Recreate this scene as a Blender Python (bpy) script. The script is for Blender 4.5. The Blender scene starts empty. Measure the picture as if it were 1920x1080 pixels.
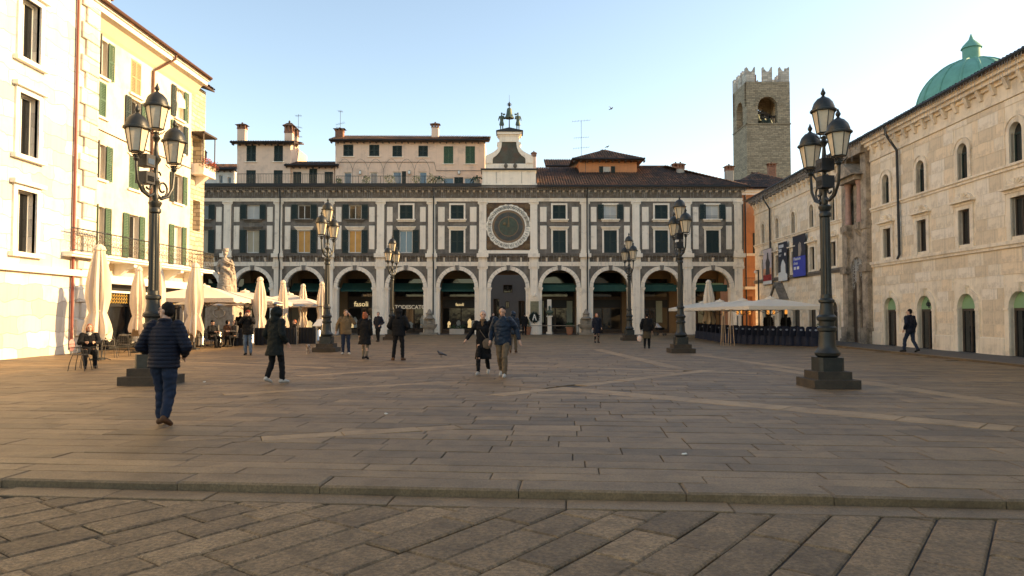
import bpy, bmesh, math, random
from mathutils import Vector, Matrix, noise
random.seed(7)
R = math.radians
sc = bpy.context.scene
col = sc.collection

# ---------------------------------------------------------------- camera
F, PX, PY, HOR, CAMZ = 1350.0, 952.0, 540.0, 590.0, 1.6      # focal length in photo pixels, principal point, horizon
PITCH = math.atan((HOR - PY) / F)
cd = bpy.data.cameras.new('camera'); cam = bpy.data.objects.new('camera', cd); col.objects.link(cam)
cam.location = (0, 0, CAMZ); cam.rotation_euler = (R(90) + PITCH, 0, 0)
cd.sensor_width = 36.0; cd.lens = F / 1920 * 36; cd.shift_x = (960 - PX) / 1920
cd.clip_start = 0.1; cd.clip_end = 3000
sc.camera = cam

# ---------------------------------------------------------------- sky, sun, exposure
SUN_EL, SUN_AZ = R(19.0), R(82.0)          # azimuth from +Y towards +X
w = bpy.data.worlds.new('World'); sc.world = w; w.use_nodes = True
nt = w.node_tree; nt.nodes.clear()
sky = nt.nodes.new('ShaderNodeTexSky'); sky.sky_type = 'NISHITA'; sky.sun_disc = False
sky.sun_elevation = SUN_EL; sky.sun_rotation = SUN_AZ; sky.altitude = 150
sky.air_density = 1.0; sky.dust_density = 0.9; sky.ozone_density = 1.4
bg = nt.nodes.new('ShaderNodeBackground'); bg.inputs[1].default_value = 0.15
wo = nt.nodes.new('ShaderNodeOutputWorld')
nt.links.new(sky.outputs[0], bg.inputs[0]); nt.links.new(bg.outputs[0], wo.inputs[0])
sd = bpy.data.lights.new('sun', 'SUN'); sd.energy = 4.2; sd.angle = R(0.6); sd.color = (1.0, 0.73, 0.43)
sun = bpy.data.objects.new('sun', sd); col.objects.link(sun)
sdir = Vector((math.sin(SUN_AZ) * math.cos(SUN_EL), math.cos(SUN_AZ) * math.cos(SUN_EL), math.sin(SUN_EL)))
sun.rotation_euler = sdir.to_track_quat('Z', 'Y').to_euler()
sun.location = (40, 10, 40)
vs = sc.view_settings
vs.view_transform = 'Standard'; vs.look = 'None'; vs.gamma = 1.0; vs.exposure = 1.32
vs.use_white_balance = True; vs.white_balance_temperature = 7900
sc.render.engine = 'CYCLES'
sc.cycles.use_denoising = True
sc.cycles.max_bounces = 6; sc.cycles.diffuse_bounces = 4

# ---------------------------------------------------------------- helpers
def tag(o, label=None, cat=None, group=None, kind=None):
    for k, v in (('label', label), ('category', cat), ('group', group), ('kind', kind)):
        if v: o[k] = v
    return o

def thing(name, label, cat, loc=(0, 0, 0), rz=0.0, group=None):
    o = bpy.data.objects.new(name, None); col.objects.link(o)
    o.location = loc; o.rotation_euler = (0, 0, rz); o.empty_display_size = 0.2
    return tag(o, label, cat, group)

def copy_tree(o, parent=None):
    c = o.copy(); col.objects.link(c)
    if parent is not None:
        c.parent = parent
    for ch in list(o.children):
        copy_tree(ch, c)
    return c

def P(px, py, Y):
    """world point at depth Y seen at photo pixel (px, py)"""
    xc = (px - PX) / F; yc = (PY - py) / F
    dy = math.cos(PITCH) - yc * math.sin(PITCH); dz = math.sin(PITCH) + yc * math.cos(PITCH)
    return Vector((xc / dy * Y, Y, CAMZ + dz / dy * Y))

def G(px, py, z=0.0):
    """point of the level z under photo pixel (px, py)"""
    q = P(px, py, 1.0)
    t = (z - CAMZ) / (q.z - CAMZ)
    return Vector((q.x * t, t, z))

scratch = bpy.data.scenes.new('scratch')
def evaluated_mesh(ob):
    """mesh of ob with its modifiers, worked out in an empty scene so that it stays quick"""
    scratch.collection.objects.link(ob); vl = scratch.view_layers[0]; vl.update(); dg = vl.depsgraph
    return bpy.data.meshes.new_from_object(ob.evaluated_get(dg))

class MB:
    def __init__(s): s.v = []; s.f = []; s.tint = []; s.mi = []
    def add(s, vs_, fs, mi=0):
        b = len(s.v); s.v.extend([tuple(q) for q in vs_])
        s.f.extend([tuple(b + i for i in f) for f in fs]); s.mi.extend([mi] * len(fs)); return s
    def box(s, x0, x1, y0, y1, z0, z1, mi=0):
        if x0 > x1: x0, x1 = x1, x0
        if y0 > y1: y0, y1 = y1, y0
        if z0 > z1: z0, z1 = z1, z0
        return s.add([(x0, y0, z0), (x1, y0, z0), (x1, y1, z0), (x0, y1, z0), (x0, y0, z1), (x1, y0, z1), (x1, y1, z1), (x0, y1, z1)],
                     [(0, 3, 2, 1), (4, 5, 6, 7), (0, 1, 5, 4), (1, 2, 6, 5), (2, 3, 7, 6), (3, 0, 4, 7)], mi)
    def cbox(s, x0, x1, y0, y1, z0, z1, c=0.01, mi=0):
        """box facing -y with chamfered front edges"""
        a = [(x0, y1, z0), (x1, y1, z0), (x1, y1, z1), (x0, y1, z1)]
        b = [(x0, y0 + c, z0), (x1, y0 + c, z0), (x1, y0 + c, z1), (x0, y0 + c, z1)]
        d = [(x0 + c, y0, z0 + c), (x1 - c, y0, z0 + c), (x1 - c, y0, z1 - c), (x0 + c, y0, z1 - c)]
        fs = [(3, 2, 1, 0), (8, 9, 10, 11)]
        for i in range(4):
            j = (i + 1) % 4
            fs.append((i, j, 4 + j, 4 + i)); fs.append((4 + i, 4 + j, 8 + j, 8 + i))
        return s.add(a + b + d, fs, mi)
    def prism(s, poly, y0, y1, mi=0):
        """polygon in (x, z) extruded along y"""
        n = len(poly)
        v = [(p[0], y0, p[1]) for p in poly] + [(p[0], y1, p[1]) for p in poly]
        return s.add(v, [tuple(range(n)), tuple(range(2 * n - 1, n - 1, -1))] + [(i, n + i, n + (i + 1) % n, (i + 1) % n) for i in range(n)], mi)
    def prismx(s, poly, x0, x1, mi=0):
        """polygon in (y, z) extruded along x"""
        n = len(poly)
        v = [(x0, p[0], p[1]) for p in poly] + [(x1, p[0], p[1]) for p in poly]
        return s.add(v, [tuple(range(n)), tuple(range(2 * n - 1, n - 1, -1))] + [(i, (i + 1) % n, n + (i + 1) % n, n + i) for i in range(n)], mi)
    def prismz(s, poly, z0, z1, mi=0):
        n = len(poly)
        v = [(p[0], p[1], z0) for p in poly] + [(p[0], p[1], z1) for p in poly]
        return s.add(v, [tuple(range(n - 1, -1, -1)), tuple(range(n, 2 * n))] + [(i, (i + 1) % n, n + (i + 1) % n, n + i) for i in range(n)], mi)
    def lathe(s, prof, n=16, c=(0, 0, 0), flute=None, rot=0.0, mi=0):
        """profile [(r, z)...] about the z axis at c; flute=(i0, i1, depth) scallops rings i0..i1"""
        v = []; fs = []
        for k, (r, z) in enumerate(prof):
            for i in range(n):
                a = 2 * math.pi * i / n + rot
                rr = r
                if flute and flute[0] <= k <= flute[1] and i % 2: rr = r * (1 - flute[2])
                v.append((c[0] + rr * math.cos(a), c[1] + rr * math.sin(a), c[2] + z))
        m = len(prof)
        for k in range(m - 1):
            for i in range(n):
                j = (i + 1) % n
                fs.append((k * n + i, k * n + j, (k + 1) * n + j, (k + 1) * n + i))
        fs.append(tuple(range(n - 1, -1, -1))); fs.append(tuple((m - 1) * n + i for i in range(n)))
        return s.add(v, fs, mi)
    def tube(s, pts, r, n=6, r2=None, mi=0):
        pts = [Vector(p) for p in pts]; m = len(pts); v = []; fs = []
        up = None
        for k in range(m):
            t = (pts[min(k + 1, m - 1)] - pts[max(k - 1, 0)]).normalized()
            if up is None:
                up = Vector((0, 0, 1)) if abs(t.z) < .9 else Vector((1, 0, 0))
            a = t.cross(up)
            if a.length < 1e-5: a = t.cross(Vector((0, 1, 0)))
            a.normalize(); b = a.cross(t).normalized(); up = b
            rr = r if r2 is None else r + (r2 - r) * k / (m - 1)
            for i in range(n):
                q = 2 * math.pi * i / n
                v.append(pts[k] + a * (rr * math.cos(q)) + b * (rr * math.sin(q)))
        for k in range(m - 1):
            for i in range(n):
                j = (i + 1) % n
                fs.append((k * n + i, k * n + j, (k + 1) * n + j, (k + 1) * n + i))
        fs.append(tuple(range(n - 1, -1, -1))); fs.append(tuple((m - 1) * n + i for i in range(n)))
        return s.add(v, fs, mi)
    def ball(s, c, rx, ry=None, rz=None, n=12, m=8, mi=0):
        ry = rx if ry is None else ry; rz = rx if rz is None else rz
        v = [(c[0], c[1], c[2] - rz)]; fs = []
        for k in range(1, m):
            t = math.pi * k / m
            for i in range(n):
                a = 2 * math.pi * i / n
                v.append((c[0] + rx * math.sin(t) * math.cos(a), c[1] + ry * math.sin(t) * math.sin(a), c[2] - rz * math.cos(t)))
        v.append((c[0], c[1], c[2] + rz))
        for i in range(n):
            fs.append((0, 1 + (i + 1) % n, 1 + i))
            fs.append((len(v) - 1, 1 + (m - 2) * n + i, 1 + (m - 2) * n + (i + 1) % n))
        for k in range(m - 2):
            for i in range(n):
                j = (i + 1) % n
                fs.append((1 + k * n + i, 1 + k * n + j, 1 + (k + 1) * n + j, 1 + (k + 1) * n + i))
        return s.add(v, fs, mi)
    def loft(s, rings, mi=0):
        """rings: equal-length lists of points, capped"""
        n = len(rings[0]); v = [q for r_ in rings for q in r_]; fs = []
        for k in range(len(rings) - 1):
            for i in range(n):
                j = (i + 1) % n
                fs.append((k * n + i, k * n + j, (k + 1) * n + j, (k + 1) * n + i))
        fs.append(tuple(range(n - 1, -1, -1))); fs.append(tuple((len(rings) - 1) * n + i for i in range(n)))
        return s.add(v, fs, mi)
    def wall(s, x0, x1, z0, z1, holes, y0, y1, mi=0):
        """front sheet at y0 with rectangular holes (x0,x1,z0,z1), reveals back to y1, closed outside edges"""
        xs = sorted({x0, x1, *[min(max(h[0], x0), x1) for h in holes], *[min(max(h[1], x0), x1) for h in holes]})
        zs = sorted({z0, z1, *[min(max(h[2], z0), z1) for h in holes], *[min(max(h[3], z0), z1) for h in holes]})
        inh = lambda x, z: any(h[0] < x < h[1] and h[2] < z < h[3] for h in holes)
        for i in range(len(xs) - 1):
            for k in range(len(zs) - 1):
                if not inh((xs[i] + xs[i + 1]) / 2, (zs[k] + zs[k + 1]) / 2):
                    s.add([(xs[i], y0, zs[k]), (xs[i + 1], y0, zs[k]), (xs[i + 1], y0, zs[k + 1]), (xs[i], y0, zs[k + 1])], [(0, 1, 2, 3)], mi)
        for h in holes:
            a, b, c, d = max(h[0], x0), min(h[1], x1), max(h[2], z0), min(h[3], z1)
            s.add([(a, y0, c), (b, y0, c), (b, y0, d), (a, y0, d), (a, y1, c), (b, y1, c), (b, y1, d), (a, y1, d)],
                  [(0, 4, 5, 1), (1, 5, 6, 2), (2, 6, 7, 3), (3, 7, 4, 0)], mi)
        s.add([(x0, y0, z0), (x1, y0, z0), (x1, y0, z1), (x0, y0, z1), (x0, y1, z0), (x1, y1, z0), (x1, y1, z1), (x0, y1, z1)],
              [(0, 4, 7, 3), (1, 2, 6, 5), (3, 7, 6, 2), (0, 1, 5, 4)], mi)
        return s
    def arch(s, x0, x1, zs, zt, cx, r, y0, y1, n=18, mi=0):
        """wall piece x0..x1, zs..zt above a half-round opening of radius r springing at zs"""
        pts = [(cx - r * math.cos(math.pi * i / n), zs + r * math.sin(math.pi * i / n)) for i in range(n + 1)]
        for y, fl in ((y0, 0), (y1, 1)):
            for i in range(n):
                (xa, za), (xb, zb) = pts[i], pts[i + 1]
                q = [(xa, y, za), (xb, y, zb), (xb, y, zt), (xa, y, zt)]
                s.add(q, [(0, 1, 2, 3) if not fl else (3, 2, 1, 0)], mi)
            for a, b in ((x0, cx - r), (cx + r, x1)):
                if b - a > 1e-4:
                    s.add([(a, y, zs), (b, y, zs), (b, y, zt), (a, y, zt)], [(0, 1, 2, 3) if not fl else (3, 2, 1, 0)], mi)
        for i in range(n):
            (xa, za), (xb, zb) = pts[i], pts[i + 1]
            s.add([(xa, y0, za), (xb, y0, zb), (xb, y1, zb), (xa, y1, za)], [(0, 3, 2, 1)], mi)
        return s
    def ring(s, cx, cz, r0, r1, y0, y1, a0=0.0, a1=math.pi, n=18, gap=0.0, c=0.0, mi=0):
        """arch ring of n blocks between radii; each block separate when gap > 0"""
        for i in range(n):
            ta = a0 + (a1 - a0) * i / n + gap; tb = a0 + (a1 - a0) * (i + 1) / n - gap
            p = []
            for t in (ta, tb):
                for rr in (r0, r1):
                    p.append((cx + rr * math.cos(t), cz + rr * math.sin(t)))
            q = [p[0], p[1], p[3], p[2]]
            s.prism(q, y0, y1, mi)
        return s
    def build(s, name, mat, parent=None, smooth=False, loc=None, rz=None, tint=None):
        me = bpy.data.meshes.new(name); me.from_pydata(s.v, [], s.f)
        mats = mat if isinstance(mat, (list, tuple)) else [mat]
        for m_ in mats: me.materials.append(m_)
        if len(mats) > 1: me.polygons.foreach_set('material_index', s.mi)
        if smooth:
            me.polygons.foreach_set('use_smooth', [True] * len(me.polygons))
            try: me.set_sharp_from_angle(angle=R(38))
            except Exception: pass
        if s.tint:
            at_ = me.color_attributes.new('tint', 'FLOAT_COLOR', 'CORNER')
            buf = []
            for p_, t in zip(me.polygons, s.tint):
                buf.extend([t, t, t, 1.0] * p_.loop_total)
            at_.data.foreach_set('color', buf)
        me.update()
        return link(name, me, parent, loc, rz)

def link(name, me, parent=None, loc=None, rz=None):
    o = bpy.data.objects.new(name, me); col.objects.link(o)
    if parent is not None: o.parent = parent
    if loc is not None: o.location = loc
    if rz is not None: o.rotation_euler = (0, 0, rz)
    return o

# ---------------------------------------------------------------- materials
MATS = {}
def mat(name, c, rough=.75, var=.18, scale=2.0, bump=.0, bscale=30.0, metal=0.0, dirt=None, streak=0.0, spec=.5, tint=False, emit=None, alpha=None,
        brick=None, wave=None, tile=False, speck=None, coat=0.0, sheen=0.0):
    """c linear rgb. dirt=(rgb, amount, scale). brick=(w, h, mortar rgb, mortar size). wave=(scale, depth, axis)"""
    if name in MATS: return MATS[name]
    m = bpy.data.materials.new(name); m.use_nodes = True; t = m.node_tree; N = t.nodes; L = t.links
    b = N['Principled BSDF']; b.inputs['Roughness'].default_value = rough; b.inputs['Metallic'].default_value = metal
    b.inputs['Specular IOR Level'].default_value = spec
    if coat: b.inputs['Coat Weight'].default_value = coat
    if sheen: b.inputs['Sheen Weight'].default_value = sheen
    tc = N.new('ShaderNodeTexCoord'); vec = tc.outputs['Object']
    def mixc(f, a, b_, bt='MIX'):
        x = N.new('ShaderNodeMix'); x.data_type = 'RGBA'; x.blend_type = bt
        if hasattr(f, 'node'): L.new(f, x.inputs[0])
        else: x.inputs[0].default_value = f
        for k, q in ((6, a), (7, b_)):
            if hasattr(q, 'node'): L.new(q, x.inputs[k])
            else: x.inputs[k].default_value = (*q[:3], 1)
        return x.outputs[2]
    def nz(sc_, det=6, v=None, rgh=.6):
        n = N.new('ShaderNodeTexNoise'); n.inputs['Scale'].default_value = sc_; n.inputs['Detail'].default_value = det
        n.inputs['Roughness'].default_value = rgh
        L.new(v if v is not None else vec, n.inputs['Vector']); return n.outputs['Fac']
    def ramp(f, a, b_):
        r_ = N.new('ShaderNodeMapRange'); r_.inputs[1].default_value = a; r_.inputs[2].default_value = b_; L.new(f, r_.inputs[0]); return r_.outputs[0]
    lo = tuple(max(0, x * (1 - var)) for x in c); hi = tuple(min(1, x * (1 + var)) for x in c)
    cc = mixc(ramp(nz(scale), .3, .7), lo, hi)
    cc = mixc(ramp(nz(scale * 9, 4), .25, .75), cc, mixc(.5, cc, tuple(min(1, x * (1 + var * .8)) for x in c)))
    height = None
    if brick:
        sx = N.new('ShaderNodeSeparateXYZ'); L.new(vec, sx.inputs[0])
        ad = N.new('ShaderNodeMath'); ad.operation = 'ADD'; L.new(sx.outputs[0], ad.inputs[0]); L.new(sx.outputs[1], ad.inputs[1])
        cb = N.new('ShaderNodeCombineXYZ'); L.new(ad.outputs[0], cb.inputs[0]); L.new(sx.outputs[2], cb.inputs[1])
        wob = N.new('ShaderNodeVectorMath'); wob.operation = 'ADD'
        nn = N.new('ShaderNodeTexNoise'); nn.inputs['Scale'].default_value = 1.3; L.new(vec, nn.inputs['Vector'])
        sb = N.new('ShaderNodeVectorMath'); sb.operation = 'SCALE'; sb.inputs['Scale'].default_value = brick[1] * .9; L.new(nn.outputs['Color'], sb.inputs[0])
        L.new(cb.outputs[0], wob.inputs[0]); L.new(sb.outputs[0], wob.inputs[1])
        bt = N.new('ShaderNodeTexBrick'); L.new(wob.outputs[0], bt.inputs['Vector'])
        bt.inputs['Scale'].default_value = 1; bt.inputs['Brick Width'].default_value = brick[0]; bt.inputs['Row Height'].default_value = brick[1]
        bt.inputs['Mortar Size'].default_value = brick[3]; bt.inputs['Mortar Smooth'].default_value = .3; bt.offset = .43; bt.squash = 1.4; bt.squash_frequency = 3
        bt.inputs['Color1'].default_value = (*[x * .62 for x in c], 1); bt.inputs['Color2'].default_value = (*[min(1, x * 1.3) for x in c], 1)
        bt.inputs['Mortar'].default_value = (*brick[2], 1)
        cc = mixc(.75, cc, bt.outputs['Color'])
        inv = N.new('ShaderNodeMath'); inv.operation = 'SUBTRACT'; inv.inputs[0].default_value = 1; L.new(bt.outputs['Fac'], inv.inputs[1]); height = inv.outputs[0]
    if tile:
        vo = N.new('ShaderNodeTexVoronoi'); vo.inputs['Scale'].default_value = 3.6; L.new(vec, vo.inputs['Vector'])
        sp = N.new('ShaderNodeSeparateColor'); L.new(vo.outputs['Color'], sp.inputs[0])
        cc = mixc(ramp(sp.outputs[0], .55, 1.0), cc, (.24, .10, .05))
        cc = mixc(ramp(nz(.8, 5), .42, .62), cc, mixc(.75, cc, (.035, .028, .024)))
    if speck:
        cc = mixc(ramp(nz(speck[0], 3, None, .75), .45, .58), cc, mixc(speck[1], cc, (.02, .015, .01)))
        cc = mixc(ramp(nz(speck[0] * 1.7, 2, None, .7), .60, .72), cc, mixc(speck[1] * .6, cc, (.55, .45, .33)))
    if dirt:
        cc = mixc(ramp(nz(dirt[2], 8, None, .7), .62 - dirt[1] * .4, .86 - dirt[1] * .3), cc, dirt[0])
    if streak:
        mp = N.new('ShaderNodeMapping'); mp.inputs['Scale'].default_value = (3.2, 3.2, .12); L.new(vec, mp.inputs[0])
        cc = mixc(ramp(nz(1.6, 6, mp.outputs[0], .7), .5, .85), cc, mixc(streak, cc, (.03, .027, .024)))
    if tint:
        a_ = N.new('ShaderNodeAttribute'); a_.attribute_name = 'tint'; cc = mixc(1.0, cc, a_.outputs['Color'], 'MULTIPLY')
    L.new(cc, b.inputs['Base Color'])
    bh = None
    if bump:
        bh = nz(bscale, 5)
    if wave:
        wv = N.new('ShaderNodeTexWave'); wv.wave_type = 'BANDS'; wv.bands_direction = wave[2]; wv.inputs['Scale'].default_value = wave[0]
        wv.inputs['Distortion'].default_value = .15; L.new(vec, wv.inputs['Vector']); height = wv.outputs['Fac']
    if bh is not None or height is not None:
        last = None
        for h_, st, ds in ((height, wave[1] if wave else 1.0, .02), (bh, bump, .02)):
            if h_ is None: continue
            bp = N.new('ShaderNodeBump'); bp.inputs['Strength'].default_value = min(1, st); bp.inputs['Distance'].default_value = ds
            L.new(h_, bp.inputs['Height'])
            if last is not None: L.new(last, bp.inputs['Normal'])
            last = bp.outputs[0]
        L.new(last, b.inputs['Normal'])
    if emit:
        b.inputs['Emission Color'].default_value = (*emit[0], 1); b.inputs['Emission Strength'].default_value = emit[1]
    if alpha is not None: b.inputs['Alpha'].default_value = alpha
    MATS[name] = m
    return m

def glass_mat(name, c, rough=.06, trans=0.0, metal=0.0):
    if name in MATS: return MATS[name]
    m = bpy.data.materials.new(name); m.use_nodes = True; t = m.node_tree; b = t.nodes['Principled BSDF']
    b.inputs['Base Color'].default_value = (*c, 1); b.inputs['Roughness'].default_value = rough; b.inputs['Metallic'].default_value = metal
    b.inputs['Specular IOR Level'].default_value = .8; b.inputs['Transmission Weight'].default_value = trans
    n = t.nodes.new('ShaderNodeTexNoise'); n.inputs['Scale'].default_value = 1.1
    tc = t.nodes.new('ShaderNodeTexCoord'); t.links.new(tc.outputs['Object'], n.inputs['Vector'])
    bp = t.nodes.new('ShaderNodeBump'); bp.inputs['Strength'].default_value = .12; bp.inputs['Distance'].default_value = .05
    t.links.new(n.outputs['Fac'], bp.inputs['Height']); t.links.new(bp.outputs[0], b.inputs['Normal'])
    MATS[name] = m
    return m

DK = (.05, .042, .036)
m_gran = mat('granite_slab', (.236, .150, .074), .55, .25, 1.1, .5, 110, dirt=((.11, .066, .03), .4, 2.4), tint=True, spec=.4, speck=(46, .36))
m_rough = mat('hammered_granite', (.25, .158, .078), .66, .28, 2.2, 1.0, 24, dirt=((.11, .068, .032), .4, 5), tint=True, spec=.35, speck=(30, .48))
m_joint = mat('joint_earth', (.055, .045, .036), .95, .3, 4, .6, 60)
m_pale = mat('pale_stone', (.90, .78, .63), .8, .08, 1.2, .25, 30, dirt=((.5, .41, .32), .18, 1.6), streak=.32)
m_grey = mat('grey_stone', (.20, .172, .14), .8, .3, .9, .3, 25, dirt=((.075, .064, .055), .5, 1.5), streak=.6)
m_dark = mat('sooty_stone', (.13, .108, .085), .85, .35, 2.2, .4, 20, dirt=((.30, .25, .2), .35, 2.0), streak=.4)
m_plaster_pink = mat('pink_plaster', (.80, .57, .42), .9, .08, .7, .12, 25, dirt=((.5, .36, .28), .3, 1.1), streak=.18)
m_plaster_orange = mat('orange_plaster', (.55, .235, .105), .9, .12, .8, .12, 25, dirt=((.4, .19, .1), .35, 1.3), streak=.2)
m_plaster_cream = mat('cream_plaster', (.75, .63, .48), .9, .10, .6, .1, 25, dirt=((.55, .42, .28), .35, .9), streak=.22)
m_ashlar_white = mat('white_ashlar', (.66, .61, .52), .75, .08, .7, .12, 18, dirt=((.55, .48, .40), .3, 1.2), streak=.2, brick=(1.3, .6, (.42, .36, .30), .012))
m_plaster_white = mat('white_marble', (.80, .76, .68), .7, .06, .7, .12, 18, dirt=((.62, .56, .48), .25, 1.2), streak=.12)
m_cove = mat('ochre_cove', (.64, .52, .38), .85, .06, .8)
m_botticino = mat('botticino_stone', (.82, .68, .51), .8, .12, .8, .3, 28, dirt=((.45, .35, .25), .34, 1.0), streak=.42)
m_portal = mat('portal_stone', (.40, .31, .22), .8, .3, 1.5, .4, 20, dirt=((.09, .07, .05), .55, 2.0), streak=.6)
m_rubble = mat('rubble_stone', (.34, .27, .18), .9, .25, 1.2, .5, 14, brick=(.62, .27, (.10, .082, .065), .03), streak=.25)
m_tile = mat('roof_tile', (.062, .038, .027), .9, .35, 3.0, .3, 30, tile=True)
m_green = mat('green_shutter', (.009, .022, .016), .55, .25, 3, .1, 40)
m_green2 = mat('mid_green_shutter', (.045, .095, .05), .6, .2, 3, .1, 40)
m_tanshut = mat('faded_shutter', (.30, .235, .12), .65, .2, 3, .1, 40)
m_iron = mat('cast_iron', (.030, .034, .031), .48, .3, 5, .25, 50, metal=.35)
m_lampiron = mat('lamp_paint', (.022, .024, .021), .42, .28, 6, .2, 45, metal=.25, dirt=((.05, .047, .04), .3, 4))
m_black = mat('black_metal', (.012, .012, .012), .5, .2, 5)
m_steel = mat('brushed_steel', (.42, .40, .37), .35, .1, 8, metal=.9)
m_white = mat('white_paint', (.72, .68, .60), .55, .06, 3)
m_wood = mat('dark_wood', (.055, .035, .022), .6, .3, 4, .2, 30)
m_glass = glass_mat('dark_glass', (.012, .013, .014))
m_glassb = glass_mat('blue_glass', (.10, .16, .20))
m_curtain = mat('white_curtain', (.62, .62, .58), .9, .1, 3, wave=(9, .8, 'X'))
m_amber = mat('amber_reflection_pane', (.62, .33, .10), .8, .2, 2)  # orange reflection of a sunlit building, painted as the pane's own colour
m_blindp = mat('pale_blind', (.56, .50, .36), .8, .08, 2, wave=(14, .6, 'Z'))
m_canvas = mat('cream_canvas', (.70, .57, .43), .9, .06, 2, .2, 60, sheen=.2)
m_canvasw = mat('white_canvas', (.70, .60, .47), .9, .05, 2, .2, 60)
m_awning = mat('green_awning', (.010, .062, .050), .8, .2, 3, .2, 60)
m_copper = mat('copper_patina', (.13, .33, .25), .7, .2, .6, .2, 8, streak=.2)
m_bronze = mat('green_bronze', (.075, .10, .072), .55, .35, 6, .3, 40, metal=.4)
m_brick = mat('chimney_brick', (.30, .12, .065), .9, .25, 5, .4, 40, brick=(.22, .07, (.28, .22, .17), .012))
m_lantern = mat('frosted_lantern_glass', (.60, .50, .36), .35, .12, 9, .35, 60, spec=.6)
m_bulbwire = mat('icicle_wire', (.42, .40, .37), .6, .2, 9)
# ================================================================ ground and paving
g = MB(); g.add([(-1500, -1500, -.16), (1500, -1500, -.16), (1500, 1500, -.16), (-1500, 1500, -.16)], [(0, 1, 2, 3)])
tag(g.build('ground', m_joint), 'bare dark earth under and beyond the stone paving', None, None, 'structure')

def clip(poly, a, n):
    """keep the side of the line through a where (p-a).n >= 0"""
    out = []
    for i in range(len(poly)):
        p, q = poly[i], poly[(i + 1) % len(poly)]
        dp = (p[0] - a[0]) * n[0] + (p[1] - a[1]) * n[1]; dq = (q[0] - a[0]) * n[0] + (q[1] - a[1]) * n[1]
        if dp >= 0: out.append(p)
        if (dp >= 0) != (dq >= 0):
            t = dp / (dp - dq); out.append((p[0] + (q[0] - p[0]) * t, p[1] + (q[1] - p[1]) * t))
    return out
def area(poly):
    return .5 * sum(poly[i][0] * poly[(i + 1) % len(poly)][1] - poly[(i + 1) % len(poly)][0] * poly[i][1] for i in range(len(poly)))
def shrink(poly, d):
    """inset a convex ccw polygon"""
    out = list(poly)
    src = list(poly)
    for i in range(len(src)):
        p, q = src[i], src[(i + 1) % len(src)]
        l = math.hypot(q[0] - p[0], q[1] - p[1])
        if l < 1e-6: continue
        n = (-(q[1] - p[1]) / l, (q[0] - p[0]) / l)
        out = clip(out, (p[0] + n[0] * d, p[1] + n[1] * d), n)
        if len(out) < 3: return []
    return out
def slab_faces(mb, poly, ztop, gap=.006, cham=.010, depth=.09, tint=1.0, tilt=.003):
    poly = shrink(poly, gap)
    if len(poly) < 3 or area(poly) < .004: return False
    top = shrink(poly, cham)
    if len(top) != len(poly): top = [((p[0] * 24 + sum(q[0] for q in poly) / len(poly)) / 25, (p[1] * 24 + sum(q[1] for q in poly) / len(poly)) / 25) for p in poly]
    n = len(poly); cx = sum(q[0] for q in poly) / n; cy = sum(q[1] for q in poly) / n
    tx, ty = random.uniform(-tilt, tilt), random.uniform(-tilt, tilt); dz = random.uniform(-tilt, tilt)
    zz = lambda p: ztop + dz + (p[0] - cx) * tx + (p[1] - cy) * ty
    v = [(p[0], p[1], ztop - depth) for p in poly] + [(p[0], p[1], zz(p) - cham * .8) for p in poly] + [(p[0], p[1], zz(p)) for p in top]
    fs = [tuple(2 * n + i for i in range(n))]
    for i in range(n):
        j = (i + 1) % n
        fs.append((i, j, n + j, n + i)); fs.append((n + i, n + j, 2 * n + j, 2 * n + i))
    mb.add(v, fs); mb.tint.extend([tint] * len(fs)); return True

# kerb line between the street in front and the raised square
KA, KB = G(143, 901), G(1762, 935)
kd = (KB - KA); kd.z = 0; kd.normalize(); kn = Vector((-kd.y, kd.x, 0))          # kn points into the square
def kf(a, b): q = KA + kd * a + kn * b; return (q.x, q.y)                          # a along the kerb, b into the square

def rows(x0, x1, y0, y1, dmin, dmax, lmin, lmax, frame):
    """courses of slabs in a local frame"""
    out = []; y = y0
    while y < y1:
        d = random.uniform(dmin, dmax); x = x0 - random.uniform(0, lmax)
        while x < x1:
            l = random.uniform(lmin, lmax)
            if random.random() < .12: l *= .5
            out.append([frame(x, y), frame(x + l, y), frame(x + l, y + d), frame(x, y + d)]); x += l
        y += d
    return out
pieces = []     # (distance, polygon, level, tint, material, cham)
# kerb stones and two courses of long smooth slabs behind them
b = 0.0
kerbs = []
for d, l0, l1, tn in ((.40, 1.25, 1.9, .92), (.30, 1.7, 2.6, 1.16), (.30, 1.7, 2.8, 1.2), (.36, 1.1, 1.9, .95), (.40, .9, 1.5, .88)):
    a = -9.0 - random.uniform(0, 1)
    while a < 17.5:
        l = random.uniform(l0, l1); p = [kf(a, b), kf(a + l, b), kf(a + l, b + d), kf(a, b + d)]
        if b == 0: kerbs.append((p, tn * random.uniform(.9, 1.08)))
        else: pieces.append((p, 0.0, tn * random.uniform(.9, 1.1), 0))
        a += l
    b += d
B0 = b
# pale bands crossing the square, laid as long narrow slabs; the field is cut along them
def band(pa, pb, wdt):
    d = Vector((pb[0] - pa[0], pb[1] - pa[1], 0)); L_ = d.length; d.normalize(); n = Vector((-d.y, d.x, 0))
    return dict(a=Vector((pa[0], pa[1], 0)), d=d, n=n, L=L_, w=wdt)
gp = lambda px, py: G(px, py)
bands = [band(gp(1040, 727), gp(1900, 803), .62), band(gp(930, 741), gp(1330, 694), .42), band(gp(1270, 690), gp(1120, 655), .5),
         band(gp(1440, 690), gp(1900, 758), .5), band(gp(900, 683), gp(1420, 700), .4), band(gp(490, 822), gp(860, 800), .36),
         band(gp(420, 740), gp(830, 716), .34), band(gp(1300, 664), gp(1560, 700), .45), band(gp(200, 672), gp(620, 690), .4),
         band(gp(560, 705), gp(900, 683), .4)]
field = rows(-26, 26, B0, 13.0, .34, .5, .75, 1.6, kf)
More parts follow.
